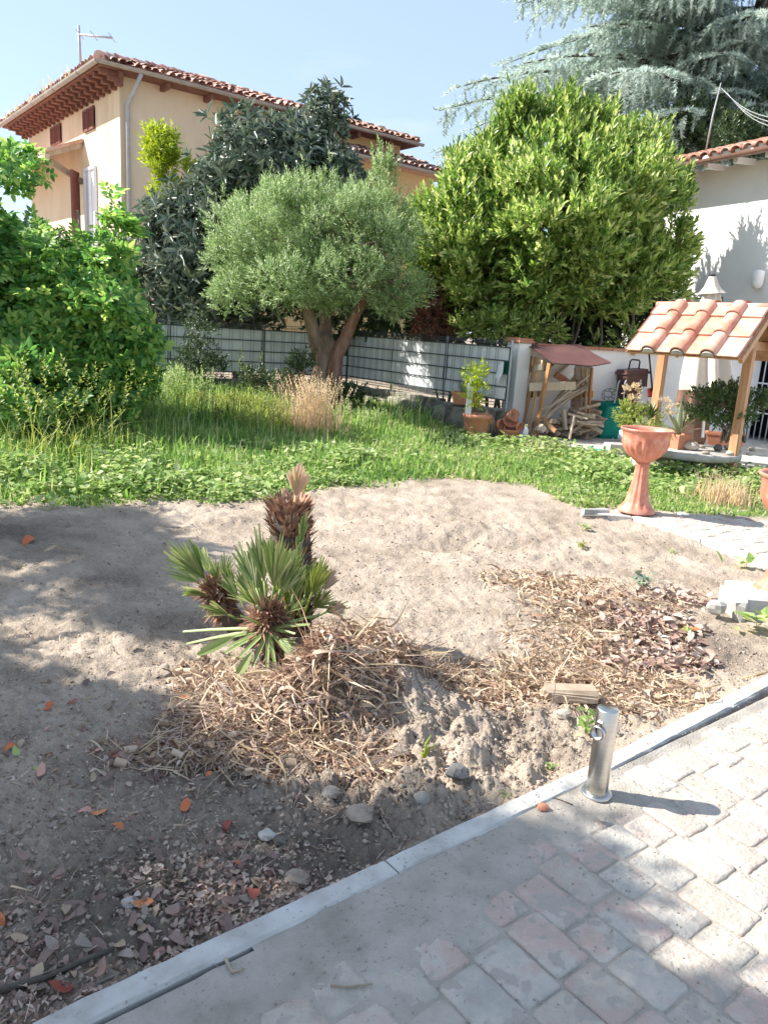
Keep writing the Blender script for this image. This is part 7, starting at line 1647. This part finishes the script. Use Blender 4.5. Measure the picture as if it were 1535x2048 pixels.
# ground cover leaves
def cover(n, bias, seed, s=(.03, .06), hh=.10, mat=M_cover, name='ground_cover', label='', stuff=True):
    r = np.random.default_rng(seed); xy = field(n, r, bias); z = terrain(xy[:, 0], xy[:, 1], False)+hh*r.random(n)**.8*(.4+.9*sst(fbm(xy[:, 0]*2.5, xy[:, 1]*2.5, 3, seed), -.3, .4)); dv = r.normal(size=(n, 3)); dv[:, 2] *= .35; parts = []
    for k, T in enumerate((leafT(.36, .05, .1, .45), leafT(.30, .09, .15, .5))):
        q = np.arange(n) % 2 == k; parts.append(scatter(T, np.column_stack([xy, z])[q], rot_from(dv[q], roll=r.normal(0, .3, q.sum())), r.uniform(*s, q.sum())))
    o = scat_obj(name, parts, mat); return tag(o, label, 'ground cover', kind='stuff')
edgeband = lambda xy: sst(fbm(xy[:, 0]*1.9, xy[:, 1]*1.9, 3, 88), -.35, .15)*np.clip(1.15-np.abs(xy[:, 1]-(7.25+.0*xy[:, 0]))/.75, 0, 1)*sst(-xy[:, 0], -3.2, -1.5)
cover(17000, lambda xy: np.clip(edgeband(xy), 0, 1), 31, s=(.028, .055), hh=.07, label='low leafy ground cover creeping along the edge of the bare soil')
cover(7500, lambda xy: np.clip(gd(xy, 1390, 955, .55, .45)+gd(xy, 1120, 905, .8, .5)+gd(xy, 1250, 960, .5, .4)+gd(xy, 640, 925, .6, .4)+gd(xy, 1440, 980, .3, .25), 0, 1), 32, s=(.05, .10), hh=.13, label='thicker ground ivy in front of the well and the firewood rack')
cover(3000, lambda xy: np.clip(gd(xy, 150, 960, 1.0, .5), 0, 1), 33, s=(.05, .1), hh=.2, label='broad-leaved weeds in the long grass at the left')
# yellow-flowering weeds and dry grass clump
def clump(name, px, py, w_, n, h, mat, label, cat, seed, lean=.3, bw=.008, group=None, bend0=.1):
    r = np.random.default_rng(seed); q = G(px, py, .1); e = empty(name, (q[0], q[1], tz(q[0], q[1])), label, cat, group); xy = np.array([q[0], q[1]])+r.normal(size=(n, 2))*w_*.45; z = terrain(xy[:, 0], xy[:, 1], False); parts = []
    for k in range(4):
        s = np.arange(n) % 4 == k; m_ = s.sum(); az = r.uniform(0, 6.28, m_); ln = np.abs(r.normal(lean, .15, m_)); hh = h*r.uniform(.5, 1.15, m_); parts.append(scatter(bladeT(1, bend0+.3*k, 3), np.column_stack([xy, z])[s], rot_from(np.stack([np.cos(az)*ln, np.sin(az)*ln, np.ones(m_)], 1), roll=np.full(m_, np.pi)), np.column_stack([np.full(m_, bw), hh, hh])))
        if k < 2:
            T = twigT(leafD(.3, .1, .1), 9, .16, 60, seed+k); tips = np.column_stack([xy, z])[s]+np.stack([np.cos(az)*ln*hh, np.sin(az)*ln*hh, hh*.82], 1); parts.append(scatter(T, tips, rot_from(np.stack([np.cos(az)*ln, np.sin(az)*ln, np.ones(m_)], 1)), np.full(m_, h*.28)))
    scat_obj('stalks', parts, mat, e, kind='stuff'); return e
clump('dry_grass_clump', 625, 872, .42, 520, .62, M_drygrass, 'tall straw-blond dry grass clump in front of the olive trunk', 'grass clump', 1, bw=.006)
clump('dry_grass_clump', 600, 850, .25, 120, .55, M_redleaf, 'thin reddish seed heads rising behind the blond grass clump', 'grass clump', 2, bw=.005)
clump('yellow_weeds', 500, 850, .7, 260, .34, M_weed, 'dense yellow-green flowering weeds left of the blond grass clump', 'weeds', 3, lean=.6, bend0=.5)
clump('yellow_weeds', 560, 830, .35, 90, .38, M_weed, 'yellow-green weeds crowding behind the blond grass clump', 'weeds', 4, lean=.6, bend0=.5)
clump('tall_weed', 440, 860, .4, 40, .7, M_darkleaf, 'darker tall weeds between the elder and the yellow weeds', 'weeds', 5, lean=.5, bend0=.5)
clump('dry_grass_clump', 1450, 985, .35, 240, .28, M_drygrass, 'sparse dry grass at the foot of the front well post', 'grass clump', 6)

clump('wild_grass', 820, 862, .35, 46, .62, M_grass, 'few long arching grass blades below the stone border', 'grass clump', 8, lean=.5, bw=.012, bend0=.8)
clump('wild_grass', 120, 905, .9, 150, .95, M_weed, 'long arching seed-headed grass before the elder bush', 'grass clump', 9, lean=.5, bw=.008, bend0=.9)
clump('aloe_tangle', 905, 885, .5, 150, .2, M_darkleaf, 'tangle of withered aloe leaves left of the terracotta pot', 'dead plants', 10, lean=1.0, bw=.02, bend0=.6)
clump('flower_stalk', 490, 835, .1, 5, .95, M_weed, 'single tall pale seed stalk before the left fence', 'weed', 12, lean=.05)
clump('wild_grass', 1075, 895, .3, 40, .2, M_drygrass, 'dry tuft on the edge of the patio', 'grass clump', 13)
wdT = [twigT(leafT(.16, .04, .1), 10, .26, 48, s) for s in (111, 112)]
shrub('flowering_weeds', [el(430, 822, 11.2, 150, 60), el(510, 832, 11.0, 170, 60), el(560, 845, 10.8, 110, 50), el(370, 830, 11.0, 120, 60), el(490, 850, 10.4, 220, 50)], 170, 16, wdT, .17, M_weed, 'low bushy yellow-green flowering weeds spreading left of the blond grass clump', base_at(490, 880, 10.8), cr=.13, up=.9, seed=111, cat='weeds', stems=8)
shrub('green_weeds', [el(300, 800, 11.0, 150, 90), el(360, 775, 11.8, 140, 70), el(250, 850, 9.8, 160, 70), el(690, 845, 11.2, 120, 50), el(760, 850, 11.0, 90, 40)], 110, 14, wdT, .17, M_cover, 'fresh green bushy weeds between elder bush and left fence', base_at(320, 860, 10.8), cr=.14, up=.8, seed=112, cat='weeds', stems=8)
# little weeds on the bare soil
def sprout(px, py, n, s, mat, label, seed, T=None, h=.06):
    p = Gt(px, py); e = empty('small_weed', p, label, 'weed'); r = np.random.default_rng(seed); pos = p+r.normal(size=(n, 3))*np.array([s*.5, s*.5, 0])+np.array([0, 0, 1])*r.random((n, 1))*h; dv = r.normal(size=(n, 3)); dv[:, 2] = np.abs(dv[:, 2])*.5+.1
    scat_obj('leaves', [scatter(T or leafT(.3, .06, .12), pos, rot_from(dv), s*r.uniform(.6, 1.1, n))], mat, e); mb = MB(); mb.tube([p-[0, 0, .01], p+[0, 0, h]], .002, 5); mb.build('stem', mat, e)
sprout(1172, 1465, 34, .045, M_cover, 'leafy green weed just behind the steel standpipe', 1, h=.11)
sprout(1490, 1140, 9, .11, M_cover, 'small green plant on the soil before the second kerb', 2, h=.08)
sprout(1510, 1262, 12, .13, M_cover, 'green weed below the broken kerb end at the right edge', 3, h=.10)
sprout(1285, 1175, 26, .07, M_agave, 'pale grey-green weed standing in the straw patch', 4, h=.12)
sprout(1170, 1062, 18, .06, M_cover, 'tiny green weed left of the garden path tip', 5, h=.05)
sprout(1100, 1545, 12, .02, M_cover, 'tiny bright sprout on the soil left of the standpipe', 6, h=.02); sprout(1165, 1100, 14, .05, M_weed, 'small yellow-green weed below the path tip', 7, h=.05); sprout(1010, 1595, 8, .02, M_cover, 'tiny weed close to the kerb before the heap', 8, h=.015)
sprout(1345, 1105, 30, .06, M_grass, 'small grey-green grass tuft on the soil below the path edge', 9, T=bladeT(.05, .4, 3), h=.02); sprout(1370, 1270, 6, .06, M_weed, 'yellow-green leaf sprout beside the orange leaf on the right bank', 10, h=.03)
sprout(95, 1020, 14, .10, M_cover, 'broad weed leaves spilling over the left edge of the bare soil', 11, h=.08); sprout(495, 1672, 5, .02, M_agave, 'pale mint-green weed seedling among clods', 12, h=.01)
g0 = Gt(850, 1518); spw = empty('bulb_sprout', g0, 'pale yellow shoots rising from a dry bulb in the middle of the lumpy soil', 'sprout')
for (tx, ty) in ((862, 1470), (872, 1490), (845, 1505), (890, 1540)):
    mb = MB(); a = g0; b = D(tx, ty, g0[1]); mb.tube([a-[0, 0, .01], (a+b)/2+[-.01, 0, .01], b], [.006, .005, .0015], 6); mb.build('shoot', M_yelleaf, spw)
tw = Gt(965, 1420); e = empty('dry_seedling', tw, 'thin dry reddish seedling with bare branches on the lumpy soil', 'seedling'); r_ = random.Random(4); mb = MB()
for i in range(22): mb.tube([tw+[0, 0, .01*i*.3], tw+[r_.uniform(-.05, .05), r_.uniform(-.05, .05), r_.uniform(.03, .12)]], [.0014, .0006], 4)
mb.build('stems', M_redleaf, e)
# weeds in the gutter of the cream house
gws = []; 
for i in range(26): gws.append(P3(A0-.08, B0+(B1-B0)*(.2+.75*random.random()), rz_+.0))
gws = np.array(gws); T = bladeT(.05, .6, 3); rw = np.random.default_rng(3); gr = np.repeat(gws, 6, 0)+rw.normal(0, .05, (len(gws)*6, 3))*[1, 1, 0]; dv = rw.normal(0, .35, (len(gr), 3)); dv[:, 2] = 1
o = scat_obj('gutter_weeds', [scatter(T, gr, rot_from(dv), rw.uniform(.12, .4, len(gr)))], M_drygrass); tag(o, 'thin dry weeds growing out of the left gutter of the cream house', 'weeds', kind='stuff')
